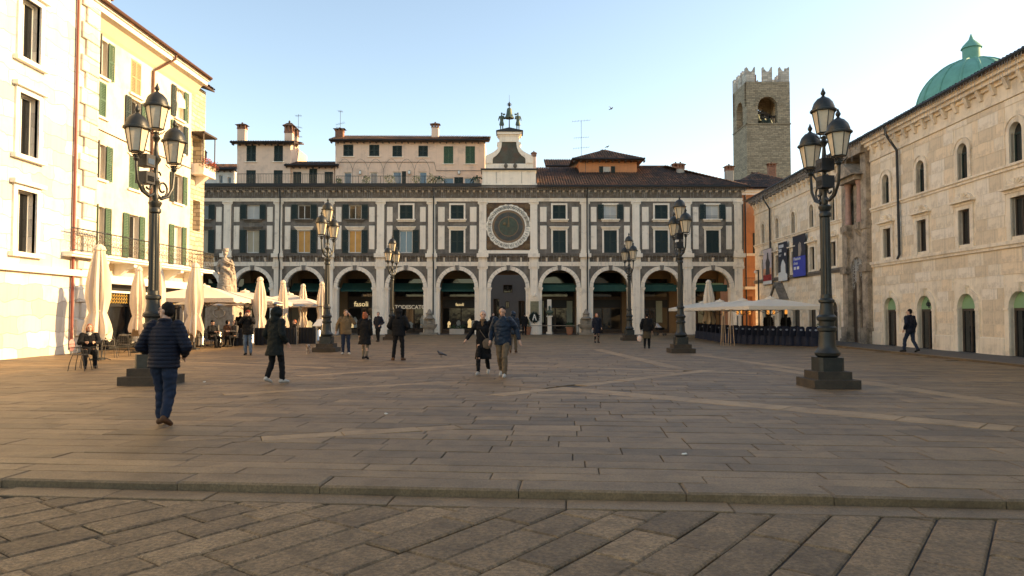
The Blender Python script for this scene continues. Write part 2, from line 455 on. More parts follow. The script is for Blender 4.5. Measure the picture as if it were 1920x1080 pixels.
field += rows(-34, 34, 13.0, 54, .38, .55, .8, 1.7, kf)
def pt_in_band(poly):
    """cut a field slab by the bands; return the pieces outside them"""
    parts = [poly]
    for bd in bands:
        nxt = []
        for p in parts:
            cx = sum(q[0] for q in p) / len(p); cy = sum(q[1] for q in p) / len(p)
            r_ = Vector((cx, cy, 0)) - bd['a']; t = r_.dot(bd['d']); s_ = r_.dot(bd['n'])
            if -1 < t < bd['L'] + 1 and abs(s_) < bd['w'] / 2 + 1.6:
                for sg in (1, -1):
                    q = clip(p, (bd['a'].x + bd['n'].x * sg * bd['w'] / 2, bd['a'].y + bd['n'].y * sg * bd['w'] / 2), (bd['n'].x * sg, bd['n'].y * sg))
                    if len(q) > 2 and abs(area(q)) > .01: nxt.append(q)
                # the part beyond the ends of the band
                mid = clip(clip(p, (bd['a'].x + bd['n'].x * bd['w'] / 2, bd['a'].y + bd['n'].y * bd['w'] / 2), (-bd['n'].x, -bd['n'].y)),
                           (bd['a'].x - bd['n'].x * bd['w'] / 2, bd['a'].y - bd['n'].y * bd['w'] / 2), (bd['n'].x, bd['n'].y)) if len(p) > 2 else []
                for pa_, nn in ((bd['a'], -bd['d']), (bd['a'] + bd['d'] * bd['L'], bd['d'])):
                    if len(mid) > 2:
                        q = clip(mid, (pa_.x, pa_.y), (nn.x, nn.y))
                        if len(q) > 2 and abs(area(q)) > .01: nxt.append(q)
            else: nxt.append(p)
        parts = nxt
    return parts
RIGHT_KERB = lambda y: 19 + .043 * (y - 31.8) - 2.6          # edge of the pavement in front of the right palace
for p in field:
    cx = sum(q[0] for q in p) / 4; cy = sum(q[1] for q in p) / 4
    if cy > 57.2 or cy < 2 or cx < -18.1 + .0356 * (cy - 41) or cx > RIGHT_KERB(cy) - .1 : continue
    if abs(cx) > cy * .80 + 2.5: continue
    for q in pt_in_band(p):
        pieces.append((q, 0.0, random.choice((.70, .82, .9, .97, 1.0, 1.06, 1.18)) * random.uniform(.93, 1.06), 0))
for bi, bd in enumerate(bands):
    t = 0.0
    while t < bd['L'] - .2:
        l = min(random.uniform(1.0, 1.9), bd['L'] - t)
        a_ = bd['a'] + bd['d'] * t; c_ = a_ + bd['d'] * l; o_ = bd['n'] * (bd['w'] / 2)
        poly = [tuple((a_ - o_)[:2]), tuple((c_ - o_)[:2]), tuple((c_ + o_)[:2]), tuple((a_ + o_)[:2])]
        for bj in range(bi):            # an earlier band runs through where two cross
            e = bands[bj]; cm = Vector(((poly[0][0] + poly[2][0]) / 2, (poly[0][1] + poly[2][1]) / 2, 0)) - e['a']
            if 0 < cm.dot(e['d']) < e['L'] and abs(cm.dot(e['n'])) < e['w'] / 2 + bd['w']:
                sg = 1 if cm.dot(e['n']) > 0 else -1
                poly = clip(poly, (e['a'].x + e['n'].x * sg * e['w'] / 2, e['a'].y + e['n'].y * sg * e['w'] / 2), (e['n'].x * sg, e['n'].y * sg))
                if len(poly) < 3: break
        if len(poly) > 2 and abs(area(poly)) > .03:
            pieces.append((poly, 0.001, random.uniform(1.4, 1.75), 0))
        t += l
# street in front: hammered slabs in slanting courses, one smooth gutter course along the kerb
ang = R(90 - 36.5)
def sf(a, b_): return (a * math.cos(ang) - b_ * math.sin(ang) , a * math.sin(ang) + b_ * math.cos(ang))
LOW = -.075
for p in rows(-14, 16, -14, 14, .33, .40, .55, 1.15, sf):
    q = clip(p, kf(0, -.33), (-kn.x, -kn.y))
    if len(q) < 3 or area(q) < .01: continue
    cx = sum(k[0] for k in q) / len(q); cy = sum(k[1] for k in q) / len(q)
    if cy < 1.2 or abs(cx) > cy * .8 + 1.6: continue
    pieces.append((q, LOW, random.choice((.74, .86, .95, 1.0, 1.08, 1.2)) * random.uniform(.94, 1.05), 1))
a = -9.0
while a < 17:
    l = random.uniform(.9, 1.7); pieces.append(([kf(a, -.33), kf(a + l, -.33), kf(a + l, -.012), kf(a, -.012)], LOW + .002, random.uniform(.9, 1.05), 0)); a += l

pv = bpy.data.objects.new('square_paving', None); col.objects.link(pv); tag(pv, 'granite slab paving of the square with pale crossing bands', None, None, 'structure')
st = bpy.data.objects.new('street_paving', None); col.objects.link(st); tag(st, 'hammered stone slabs of the lower street below the kerb', None, None, 'structure')
kb = bpy.data.objects.new('kerb', None); col.objects.link(kb); tag(kb, 'long granite kerb step between street and square', None, None, 'structure')
for p, tn in kerbs:
    m_ = MB(); c0 = len(p)
    if slab_faces(m_, p, .004, .004, .022, .15, tn, .006): m_.build('kerb_stone', m_gran, kb)
def pix(poly):
    cx = sum(q[0] for q in poly) / len(poly); cy = sum(q[1] for q in poly) / len(poly)
    return abs(area(poly)) / max(cy, 1.5) ** 3 * (1 if abs(cx) < cy * .73 else .02)
for par, sel, nm, mt_, lim in ((pv, 0, 'paving_slab', m_gran, 290), (st, 1, 'street_slab', m_rough, 290)):
    group_ = [q for q in pieces if (q[3] == sel and (sel == 1 or q[1] > -.05)) or (sel == 1 and q[1] < -.05 and q[3] == 0)]
    group_.sort(key=lambda q: -pix(q[0]))
    rest = [MB(), MB()]
    for k, (p, z, tn, mi) in enumerate(group_):
        if area(p) < 0: p = p[::-1]
        m_ = MB() if k < lim else rest[mi]
        tl = .004 if sel == 0 else .007
        if slab_faces(m_, p, z, .0055 if mi == 0 else .007, .008 if mi == 0 else .016, .07, tn, tl if k < 400 else .003) and k < lim:
            m_.build(nm, m_rough if mi else m_gran, par)
    for mi in (0, 1):
        if rest[mi].v: tag(rest[mi].build('distant_slabs', m_rough if mi else m_gran, par), None, None, None, 'stuff')
# bedding just below the slab tops, so joints read dark but shallow
bed = MB()
bed.add([(*kf(-16, 0.02), -.022), (*kf(26, 0.02), -.022), (45, 75, -.022), (-45, 75, -.022)], [(0, 1, 2, 3)])
bed.build('joint_bed', m_joint, pv)
bed = MB(); bed.add([(*kf(-16, .0), -.097), (*kf(-16, -14), -.097), (*kf(26, -14), -.097), (*kf(26, .0), -.097)], [(0, 1, 2, 3)])
bed.build('joint_bed', m_joint, st)
# raised pavement along the right palace
sw = MB()
pts = [(RIGHT_KERB(12), 12), (30, 12), (30, 60), (RIGHT_KERB(60), 60)]
sw.prismz(pts, -.10, .06)
so = sw.build('side_pavement', mat('pavement_asphalt', (.10, .085, .07), .85, .2, 1.4, .5, 50)); tag(so, 'raised stone pavement along the pale palace', None, None, 'structure')
y = 12.0
while y < 58:
    l = random.uniform(1.0, 1.7); m_ = MB()
    m_.prismz([(RIGHT_KERB(y + .006) - .28, y + .006), (RIGHT_KERB(y + .006) - .003, y + .006), (RIGHT_KERB(y + l - .006) - .003, y + l - .006), (RIGHT_KERB(y + l - .006) - .28, y + l - .006)], -.1, .07)
    m_.tint = [random.uniform(.6, .85)] * len(m_.f)
    m_.build('kerb_stone', m_gran, so); y += l
# ================================================================ the arcade building with the clock
FY = 58.4
fx = lambda px: P(px, 590, FY).x
fz = lambda py: P(952, py, FY).z
S = FY / F
BW = 96 * S
bc = lambda i: fx(953) + BW * i
arc = thing('arcade_building', 'long grey and pale stone arcade building with the painted clock', 'building', (0, FY, 0))
ZS, RA = fz(539), 33 * S            # arch springing, arch radius
Z1, Z2, Z3 = fz(499), fz(483), fz(476)     # top of arch zone, top of frieze, sill cornice top
ZE = fz(372); ZT = fz(350)
I0, I1 = -7, 4
XL, XR = bc(I0) - BW / 2, fx(1393)
THK = .75

# arch storey: one wall piece per bay, piers, archivolts, keystones, imposts, pilasters
for i in range(I0, I1 + 1):
    c = bc(i); x0, x1 = c - BW / 2, c + BW / 2
    if i == I1: x1 = XR
    w_ = MB(); w_.arch(x0, x1, ZS, Z1, c, RA, 0, THK)
    w_.build('wall', m_grey, arc)
    for a, b_ in ((x0, c - RA), (c + RA, x1)):
        q = MB(); q.box(a, b_, 0.004, THK, 0, ZS); q.build('pier', m_pale, arc)
    ar = MB(); ar.ring(c, ZS, RA - .005, RA + 7 * S, -.09, .25, 0, math.pi, 13, .006); ar.build('archivolt', m_pale, arc)
    ks = MB(); a = 3.2 * S
    ks.prism([(c - a * .8, ZS + RA - .04), (c + a * .8, ZS + RA - .04), (c + a * 1.2, ZS + RA + 8.4 * S), (c - a * 1.2, ZS + RA + 8.4 * S)], -.15, .1)
    ks.build('keystone', m_grey, arc)
    for s_ in (-1, 1):
        im = MB(); xi = c + s_ * RA
        im.box(xi - .06 if s_ < 0 else xi - .05, xi + .05 if s_ < 0 else xi + .06, -.06, THK * .8, ZS - .22, ZS - .10)
        im.box(xi - .30 if s_ < 0 else xi - .09, xi + .09 if s_ < 0 else xi + .30, -.09, THK * .8, ZS - .10, ZS + .0)
        im.build('impost', m_pale, arc)
def pilaster(cx, z0, z1, w, dep, m=m_pale, base=True):
    q = MB(); h = z1 - z0
    q.cbox(cx - w / 2, cx + w / 2, -dep, .0, z0 + (.35 if base else 0), z1 - .26, .015)
    if base:
        q.box(cx - w * .62, cx + w * .62, -dep - .05, 0, z0, z0 + .22); q.box(cx - w * .56, cx + w * .56, -dep - .03, 0, z0 + .22, z0 + .352)
    p_ = q.build('pilaster', m, arc)
    k = MB(); k.box(cx - w * .56, cx + w * .56, -dep - .02, 0, z1 - .262, z1 - .20); k.box(cx - w * .50, cx + w * .50, -dep - .004, 0, z1 - .20, z1 - .10)
    k.box(cx - w * .68, cx + w * .68, -dep - .08, 0, z1 - .10, z1 - .002)
    for s_ in (-1, 1):
        k.tube([(cx + s_ * w * .58, -dep - .05, z1 - .15), (cx + s_ * w * .58, .0, z1 - .15)], .075, 10)
    k.build('capital', m, p_)
for i in range(I0, I1 + 1):
    x = bc(i) + BW / 2
    pilaster(x, 0, Z1, 14.5 * S, .16)
# entablature between the storeys
e = MB(); e.box(XL, XR + .05, -.06, THK, Z1, fz(491)); e.build('architrave', m_pale, arc)
e = MB(); e.box(XL, XR + .03, -.02, THK, fz(491), Z2); e.build('frieze', m_dark, arc)
e = MB(); e.box(XL, XR + .12, -.16, THK, Z2, fz(480)); e.box(XL, XR + .2, -.30, THK, fz(480), fz(477.4)); e.box(XL, XR + .24, -.36, THK, fz(477.4), Z3)
e.build('sill_cornice', m_dark, arc)
for i in range(I0, I1 + 1):       # the cornice breaks forward over each pilaster, brackets between
    x = bc(i) + BW / 2
    e = MB(); e.box(x - 9 * S, x + 9 * S, -.24, 0, Z1 + .003, fz(491) - .003); e.box(x - 8.5 * S, x + 8.5 * S, -.2, 0, fz(491), Z2); e.box(x - 11 * S, x + 11 * S, -.44, 0, Z2 + .002, Z3 + .012)
    e.build('cornice_break', m_pale, arc)
    for k in range(3):
        xb = bc(i) + (k - 1) * 24 * S
        q = MB(); q.prismx([(-.02, fz(491) + .02), (-.10, fz(491) + .02), (-.27, Z2 - .01), (-.02, Z2 - .01)], xb - .07, xb + .07); q.build('bracket', m_pale, arc)
# upper storey: grey wall with window openings, pale panels, surrounds
OPEN_LOW = {-7: 'o', -6: 'pale', -5: 'pale', -4: 'amber', -3: 'amber2', -2: 'blue'}
OPEN_UP = {-7: 'o', -6: 'dark', -5: 'curt', -4: 'dark', -3: 'dark', 2: 'curt', 4: 'curt'}
WL, WU = (fz(474), fz(432)), (fz(411), fz(384.5))
WH = 12.2 * S
holes = []
for i in range(I0, I1 + 1):
    if i == 0: continue
    c = bc(i)
    holes += [(c - WH, c + WH, *WL), (c - WH, c + WH, *WU)]
u = MB(); u.wall(XL, XR, Z3, fz(378), holes, 0.0, THK); u.build('wall', m_grey, arc)
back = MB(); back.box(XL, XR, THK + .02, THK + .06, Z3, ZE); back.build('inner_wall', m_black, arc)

def shutter(parent, cx, w, z0, z1, y, m, ang=0.0, slats=True, name='shutter'):
    """louvred leaf hinged at its own middle; built flat facing -y"""
    q = MB(); t = .035; fr = min(.07, w * .16)
    q.box(-w / 2, -w / 2 + fr, -t, 0, 0, z1 - z0); q.box(w / 2 - fr, w / 2, -t, 0, 0, z1 - z0)
    for a, b_ in ((0, fr * 1.3), ((z1 - z0) / 2 - fr * .6, (z1 - z0) / 2 + fr * .6), (z1 - z0 - fr * 1.3, z1 - z0)):
        q.box(-w / 2 + fr, w / 2 - fr, -t, 0, a, b_)
    if slats:
        n = max(6, int((z1 - z0) / .075)); h = (z1 - z0) / n
        for k in range(n):
            za = k * h
            q.add([(-w / 2 + fr, -.004, za + h * 1.05), (w / 2 - fr, -.004, za + h * 1.05), (w / 2 - fr, -t + .004, za + h * .1), (-w / 2 + fr, -t + .004, za + h * .1)], [(0, 1, 2, 3)])
    o = q.build(name, m, parent, loc=(cx, y, z0)); o.rotation_euler = (0, 0, ang)
    return o
def window(parent, c, hw, z0, z1, y, pane, frame=m_white, cross=True, name='window'):
    q = MB(); t = .065
    q.box(c - hw, c - hw + t, y, y + .06, z0, z1); q.box(c + hw - t, c + hw, y, y + .06, z0, z1)
    q.box(c - hw + t, c + hw - t, y, y + .06, z0, z0 + t); q.box(c - hw + t, c + hw - t, y, y + .06, z1 - t, z1)
    if cross: q.box(c - .03, c + .03, y + .006, y + .05, z0 + t, z1 - t)
    o = q.build(name, frame, parent)
    g_ = MB(); g_.box(c - hw + t * .5, c + hw - t * .5, y + .03, y + .04, z0 + t * .5, z1 - t * .5); g_.build('pane', pane, o)
    return o
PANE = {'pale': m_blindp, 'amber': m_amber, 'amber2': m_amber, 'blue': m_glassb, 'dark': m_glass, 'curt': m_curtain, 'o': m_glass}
for i in range(I0, I1 + 1):
    c = bc(i)
    if i == 0: continue
    ol, ou = OPEN_LOW.get(i), OPEN_UP.get(i)
    # moulded pale surrounds, sills and little lintel cornices
    for (z0, z1), nm, op in ((WL, 'low', ol), (WU, 'up', ou)):
        q = MB(); t = 3.2 * S
        q.box(c - WH - t, c - WH, -.07, .1, z0, z1 + t); q.box(c + WH, c + WH + t, -.07, .1, z0, z1 + t); q.box(c - WH, c + WH, -.07, .1, z1, z1 + t)
        if nm == 'low':
            q.box(c - WH - t * 1.5, c + WH + t * 1.5, -.15, .1, z1 + t, z1 + t + .10); q.box(c - WH - t * 1.9, c + WH + t * 1.9, -.22, .1, z1 + t + .10, z1 + t + .17)
        else:
            q.box(c - WH - t * 1.7, c + WH + t * 1.7, -.24, .1, z0 - .10, z0 - .002); q.box(c - WH - t * 1.2, c + WH + t * 1.2, -.12, .1, z0 - .22, z0 - .102)
        q.build('window_surround', m_dark if (i < -2 and nm == 'up') or (i in (-5, -6) and nm == 'low') else m_pale, arc)
        if op:
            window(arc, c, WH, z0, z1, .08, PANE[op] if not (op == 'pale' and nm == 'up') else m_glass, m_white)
            for s_ in (-1, 1):
                shutter(arc, c + s_ * (WH + 5.9 * S), 11.4 * S, z0 - .02, z1 + .03, -.09, m_green, random.uniform(-.05, .05))
            if nm == 'up' and i > 0:
                r_ = MB()
                for k in range(2): r_.tube([(c - WH, -.02, z0 + .12 + .14 * k), (c + WH, -.02, z0 + .12 + .14 * k)], .012, 5)
                r_.build('window_bar', m_black, arc)
        else:
            for s_ in (-1, 1):
                shutter(arc, c + s_ * WH / 2, WH - .01, z0 + .01, z1 - .01, .05, m_green, s_ * random.uniform(-.03, .03))
    # pale panels
    for s_ in (-1, 1):
        xa = c + s_ * 30 * S; hw = 6.2 * S if not (ol or ou) else 5.4 * S
        if ol or ou: xa = c + s_ * 31.2 * S
        for za, zb in ((fz(416), fz(388)), (fz(467.5), fz(423))):
            q = MB(); q.cbox(xa - hw, xa + hw, -.035, .02, za, zb, .012); q.build('panel', m_pale, arc)
    q = MB(); q.box(c - 38.5 * S, c + 38.5 * S, -.022, .02, fz(421.5), fz(417.5)) if False else q.box(c - 38.5 * S, c - 24 * S, -.022, .02, fz(421.5), fz(417.5)); q.box(c + 24 * S, c + 38.5 * S, -.022, .02, fz(421.5), fz(417.5))
    q.build('string_band', m_grey, arc)
for i in range(I0, I1 + 1):
    x = bc(i) + BW / 2
    q = MB(); q.box(x - 10.5 * S, x - 7.4 * S, -.05, .02, Z3, fz(378)); q.box(x + 7.4 * S, x + 10.5 * S, -.05, .02, Z3, fz(378)); q.build('pilaster_border', m_grey, arc)
    pilaster(x, Z3 + .012, fz(378), 13.5 * S, .14)
# top entablature
e = MB(); e.box(XL, XR + .04, -.10, THK, fz(378), fz(375)); e.box(XL, XR + .06, -.14, THK, fz(375), ZE); e.build('architrave', m_pale, arc)
e = MB(); e.box(XL, XR + .02, -.04, THK, ZE, fz(358)); e.build('frieze', m_dark, arc)
e = MB(); e.box(XL, XR + .3, -.34, THK, fz(358), fz(354.5)); e.box(XL, XR + .42, -.62, THK, fz(354.5), fz(351)); e.build('eave_cornice', m_dark, arc)
x = XL + .2
while x < XR:      # small blocks under the eave
    q = MB(); q.prismx([(-.04, fz(360.5)), (-.12, fz(361)), (-.32, fz(358) - .004), (-.04, fz(358) - .004)], x, x + .16); q.build('modillion', m_pale, arc); x += .52
# downpipes
for px in (522, 810, 1098):
    x = fx(px) + .12
    q = MB(); q.tube([(x, -.5, fz(353)), (x, -.30, fz(370)), (x, -.30, fz(474)), (x, -.52, fz(478)), (x, -.52, fz(484)), (x, -.30, fz(492)), (x, -.30, fz(590))], .055, 8)
    q.build('downpipe', m_black, arc, True)

# arcade interior: paved floor level with the square, vaulted ceiling, back wall with shopfronts
DEP = 5.0
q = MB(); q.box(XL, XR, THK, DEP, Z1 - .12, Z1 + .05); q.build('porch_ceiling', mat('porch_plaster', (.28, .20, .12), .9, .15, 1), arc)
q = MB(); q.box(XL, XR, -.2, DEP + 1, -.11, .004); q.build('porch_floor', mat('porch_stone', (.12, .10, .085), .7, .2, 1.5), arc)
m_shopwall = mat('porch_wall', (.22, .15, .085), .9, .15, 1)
ZA0, ZA1 = fz(546), fz(530)
for i in range(I0, I1 + 1):
    c = bc(i)
    if i == 0: continue
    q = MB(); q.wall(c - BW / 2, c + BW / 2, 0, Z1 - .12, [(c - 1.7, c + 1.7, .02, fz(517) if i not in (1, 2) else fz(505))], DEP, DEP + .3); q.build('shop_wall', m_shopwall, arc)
    # shopfront: frame, glass, fanlight, awning
    s_ = MB(); top = fz(517) if i not in (1, 2) else fz(505)
    s_.box(c - 1.7, c - 1.58, DEP + .1, DEP + .2, .02, top); s_.box(c + 1.58, c + 1.7, DEP + .1, DEP + .2, .02, top)
    s_.box(c - 1.58, c + 1.58, DEP + .1, DEP + .2, fz(560), fz(553)); s_.box(c - 1.58, c + 1.58, DEP + .1, DEP + .2, fz(577), fz(575)); s_.box(c - .05, c + .05, DEP + .1, DEP + .2, .02, fz(577))
    s_.box(c - 1.58, c + 1.58, DEP + .1, DEP + .2, .02, .35)
    so = s_.build('shopfront', m_wood, arc)
    g_ = MB(); g_.box(c - 1.58, c + 1.58, DEP + .16, DEP + .17, .35, fz(577)); g_.build('shop_window', m_glass, so)
    g_ = MB(); g_.box(c - 1.58, c + 1.58, DEP + .145, DEP + .15, fz(575), fz(560)); g_.build('sign_panel', m_black, so)
    g_ = MB(); g_.box(c - 1.58, c + 1.58, DEP + .16, DEP + .17, fz(553), top); g_.build('fanlight', m_glass, so)
    # awning: sloping cloth with a scalloped edge hung inside the arch
    a_ = MB(); ya = THK + .25; n = 22; xa, xb = c - RA + .03, c + RA - .03
    a_.add([(xa, ya + 1.0, ZA1 + .05), (xb, ya + 1.0, ZA1 + .05), (xb, ya, ZA0 + .14), (xa, ya, ZA0 + .14)], [(0, 3, 2, 1)])
    if i >= 1:
        a_.box(xa, xb, ya - .25, ya - .21, ZA0 + .03, ZA1 - .14)
    for k in range(n):
        xs0 = xa + (xb - xa) * k / n; xs1 = xa + (xb - xa) * (k + 1) / n
        a_.add([(xs0, ya, ZA0 + .14), (xs1, ya, ZA0 + .14), (xs1, ya, ZA0 + .03), ((xs0 + xs1) / 2, ya, ZA0 - .03), (xs0, ya, ZA0 + .03)], [(0, 1, 2, 3, 4)])
    a_.build('awning', m_awning, arc)
for i in range(I0, I1 + 2):      # cross walls of the porch behind the piers
    x = bc(i) - BW / 2
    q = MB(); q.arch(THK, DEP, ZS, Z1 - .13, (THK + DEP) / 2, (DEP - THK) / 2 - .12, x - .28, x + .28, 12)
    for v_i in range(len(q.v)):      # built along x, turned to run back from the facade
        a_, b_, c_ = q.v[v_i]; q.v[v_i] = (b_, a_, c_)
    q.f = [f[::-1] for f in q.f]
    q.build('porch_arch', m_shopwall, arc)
# lamps inside the porch ceiling
for i in range(I0, I1 + 1):
    q = MB(); q.lathe([(.02, 0), (.16, -.02), (.13, -.12), (.02, -.15)], 10, (bc(i), 1.6, Z1 - .16)); q.build('ceiling_lamp', m_white, arc)

def text(parent, s, loc, size, m, name='lettering', depth=.02, rz=0.0, align='CENTER', bold=0.0, spacing=1.0, xs=1.0):
    cu = bpy.data.curves.new(name, 'FONT'); cu.body = s; cu.size = size; cu.extrude = depth; cu.align_x = align; cu.offset = bold; cu.space_character = spacing
    cu.resolution_u = 3
    ob = bpy.data.objects.new(name, cu); me = evaluated_mesh(ob)
    bpy.data.objects.remove(ob); bpy.data.curves.remove(cu)
    me.transform(Matrix.Scale(xs, 4, (1, 0, 0))); me.transform(Matrix.Rotation(R(90), 4, 'X'))
    me.materials.clear(); me.materials.append(m)
    o = link(name, me, parent, loc); o.rotation_euler = (0, 0, rz); return o
m_litsign = mat('lit_lettering', (.9, .8, .6), .5, .02, 3, emit=((1.0, .8, .45), .22))
m_letter = mat('white_lettering', (.7, .66, .58), .5, .05, 3, emit=((1.0, .9, .75), .1))
for i, sz, zz, dx in ((-4, .62, 573, -.5), (-3, .62, 573, -.5), (-1, .36, 572, -.12)):
    text(arc, 'fasoli', (bc(i) + dx, DEP + .09, fz(zz)), sz, m_litsign, 'sign_lettering', .03, bold=.006)
text(arc, 'TODESCATO', (bc(-2) - .32, DEP + .02, fz(578)), .46, m_letter, 'sign_lettering', .03, bold=.008)
# goods and warm light in the shop windows
m_goods = mat('lit_goods', (.55, .42, .24), .7, .3, 5, emit=((1.0, .75, .4), .25))
for i in (-5, -4, -3, -2, -1):
    for k in range(4):
        x = bc(i) + random.uniform(-1.35, 1.2); h = random.uniform(.5, 1.3); wv = random.uniform(.14, .3)
        q = MB(); q.loft([[(x + wv * math.cos(t) * s, DEP + .135 + .012 * math.sin(t), .45 + h * z_) for t in [2 * math.pi * j / 8 for j in range(8)]] for z_, s in ((0, .9), (.35, .75), (.7, 1.0), (.86, .55), (1.0, .3))])
        q.build('window_display', m_goods if k % 2 else m_curtain, arc)
# green shop doors between: pale pillars and panels of the bays on the right
for i, xs_ in ((1, ((-1.25, -1.02), (1.0, 1.5))), (3, ((.55, 1.1),)), (4, ((-1.35, -.5), (.1, .8)))):
    for xa, xb in xs_:
        q = MB(); q.box(bc(i) + xa, bc(i) + xb, DEP + .03, DEP + .06, .9, fz(562)); q.build('pale_panel', mat('sage_panel', (.30, .34, .27), .5, .1, 2), arc)
# centre bay: an open passage to the street behind
q = MB(); c = bc(0)
q.box(c - BW / 2, c - BW / 2 + .28, DEP, DEP + 9, 0, Z1); q.box(c + BW / 2 - .28, c + BW / 2, DEP, DEP + 9, 0, Z1); q.box(c - BW / 2, c + BW / 2, DEP, DEP + 9, Z1 + .05, Z1 + .3)
q.build('passage_wall', m_shopwall, arc)
# the clock
CX, CZ = fx(953.5), fz(425); CR = 41 * S
q = MB(); q.box(fx(912.5), fx(994), -.06, .3, fz(470), fz(381)); q.build('clock_panel', mat('painted_panel', (.16, .085, .035), .7, .4, 1.6, .2, 20, dirt=((.04, .03, .022), .6, 2.5)), arc)
q = MB(); q.box(fx(912), fx(995), -.12, .2, Z3 + .012, fz(469.5)); q.box(fx(912), fx(995), -.13, .2, fz(380.5), fz(378)); q.build('clock_ledge', m_pale, arc)
def disc(name, r0, r1, y, m, n=48, parent=None, dep=.03, wob=0):
    d_ = MB(); v = []; fs = []
    for k in range(n):
        a_ = 2 * math.pi * k / n; r1_ = r1 * (1 + (wob if k % 2 else 0))
        for rr, yy in ((r0, y), (r1_, y), (r1_, y + dep)): v.append((CX + rr * math.cos(a_), yy, CZ + rr * math.sin(a_)))
    for k in range(n):
        j = (k + 1) % n
        fs += [(3 * k, 3 * k + 1, 3 * j + 1, 3 * j), (3 * k + 1, 3 * k + 2, 3 * j + 2, 3 * j + 1)]
    d_.add(v, [f[::-1] for f in fs]); return d_.build(name, m, parent or arc)
m_dial = mat('dial_white', (.85, .78, .65), .7, .12, 4, .1, 30, dirt=((.35, .3, .24), .3, 3))
dial = disc('clock_dial', 31 * S, CR, -.12, m_dial, 48, None, .06, .03)
disc('gilt_ring', 27 * S, 31 * S, -.13, mat('copper_ring', (.20, .125, .07), .5, .25, 6, metal=.3), 48, dial, .05)
disc('zodiac_ring', 19 * S, 27 * S, -.115, mat('zodiac_blue', (.05, .058, .05), .6, .5, 4, dirt=((.09, .05, .03), .4, 3)), 48, dial, .05)
disc('copper_ring', 17.5 * S, 19 * S, -.14, MATS['copper_ring'], 48, dial, .05)
disc('inner_disc', .001, 17.5 * S, -.12, mat('dial_green', (.05, .07, .045), .6, .4, 5, dirt=((.10, .06, .03), .4, 3)), 48, dial, .05)
q = MB(); q.prism([(CX - .08, CZ - .05), (CX + .08, CZ - .05), (CX + .03, CZ + .75), (CX, CZ + .95), (CX - .03, CZ + .75)], -.17, -.155); q.ball((CX - .32, -.16, CZ + .22), .13, .03, .13); q.build('clock_hand', mat('gilt', (.16, .11, .05), .5, .2, 5, metal=.3), dial)
ROM = ['I', 'II', 'III', 'IIII', 'V', 'VI', 'VII', 'VIII', 'IX', 'X', 'XI', 'XII', 'XIII', 'XIIII', 'XV', 'XVI', 'XVII', 'XVIII', 'XIX', 'XX', 'XXI', 'XXII', 'XXIII', 'XXIIII']
for k, s_ in enumerate(ROM):
    th = -R(7.5) - k * R(15)       # clockwise from the right-hand side
    rr = 36.2 * S
    t_ = text(dial, s_, (0, 0, 0), .34, m_black, 'numeral', .01, xs=.75 if len(s_) < 4 else .5)
    t_.matrix_local = Matrix.Translation((CX + rr * math.cos(th), -.14, CZ + rr * math.sin(th))) @ Matrix.Rotation(-(th + R(90)), 4, 'Y') @ Matrix.Translation((0, 0, -.12))
    q = MB(); tq = th + R(7.5); q.prism([(CX + r_ * math.cos(tq + o_ / r_), CZ + r_ * math.sin(tq + o_ / r_)) for r_, o_ in ((32 * S, -.012), (32 * S, .012), (40.5 * S, .012), (40.5 * S, -.012))], -.128, -.118)
    q.build('hour_mark', m_black, dial)
for sx in (-1, 1):
    for sz in (-1, 1):
        q = MB(); q.ball((CX + sx * 36 * S, -.07, CZ + sz * 37.5 * S), .3, .06, .26, 10, 6); q.tube([(CX + sx * 38 * S + .3 * math.cos(t), -.08, CZ + sz * 34 * S + .3 * math.sin(t)) for t in [k * .5 for k in range(11)]], .04, 5)
        q.build('corner_ornament', mat('dull_gilt', (.13, .075, .03), .6, .4, 4, .2, 20), arc)

# aedicule over the clock
AY = .2
lo = MB(); lo.box(fx(904), fx(1005), -.1, 1.6, fz(347), fz(319.5)); lo.box(fx(902), fx(1007), -.14, 1.6, fz(347.5), fz(344.5)); lo.box(fx(903), fx(1006), -.13, 1.6, fz(322), fz(319.6)); lo.build('attic_block', m_pale, arc)
for px in (930, 978):
    q = MB(); q.box(fx(px), fx(px) + .03, -.105, -.09, fz(344), fz(322.5)); q.build('block_joint', m_dark, arc)
q = MB(); q.box(fx(901), fx(1008), -.3, 1.7, fz(319.5), fz(317)); q.build('ledge', m_black, arc)
q = MB(); q.box(fx(910), fx(1000), -.05, 1.2, fz(317), fz(307)); q.build('gable_plinth', m_pale, arc)
prof = [(925, 306.8), (925, 305)] 
def scroll(s_):
    cxp = 954.5
    pts = []
    for t in range(13):       # concave sweep from the block down to the volute
        a_ = t / 12
        xo = 16 + 28 * (a_ ** 2.2); yo = 268 + 34 * a_
        pts.append((cxp + s_ * xo, yo))
    outer = [(cxp + s_ * 22, 266.5), (cxp + s_ * 23, 272)] + [(cxp + s_ * (20 + 24 * (k / 8) ** 2.0), 274 + 18 * k / 8) for k in range(9)] + [(cxp + s_ * 45, 298), (cxp + s_ * 45, 306.9)]
    inner = [(cxp + s_ * 13.5, 266.5), (cxp + s_ * 14.5, 276), (cxp + s_ * 18, 285), (cxp + s_ * 24, 292), (cxp + s_ * 31, 296.5), (cxp + s_ * 31, 306.9)]
    return outer, inner
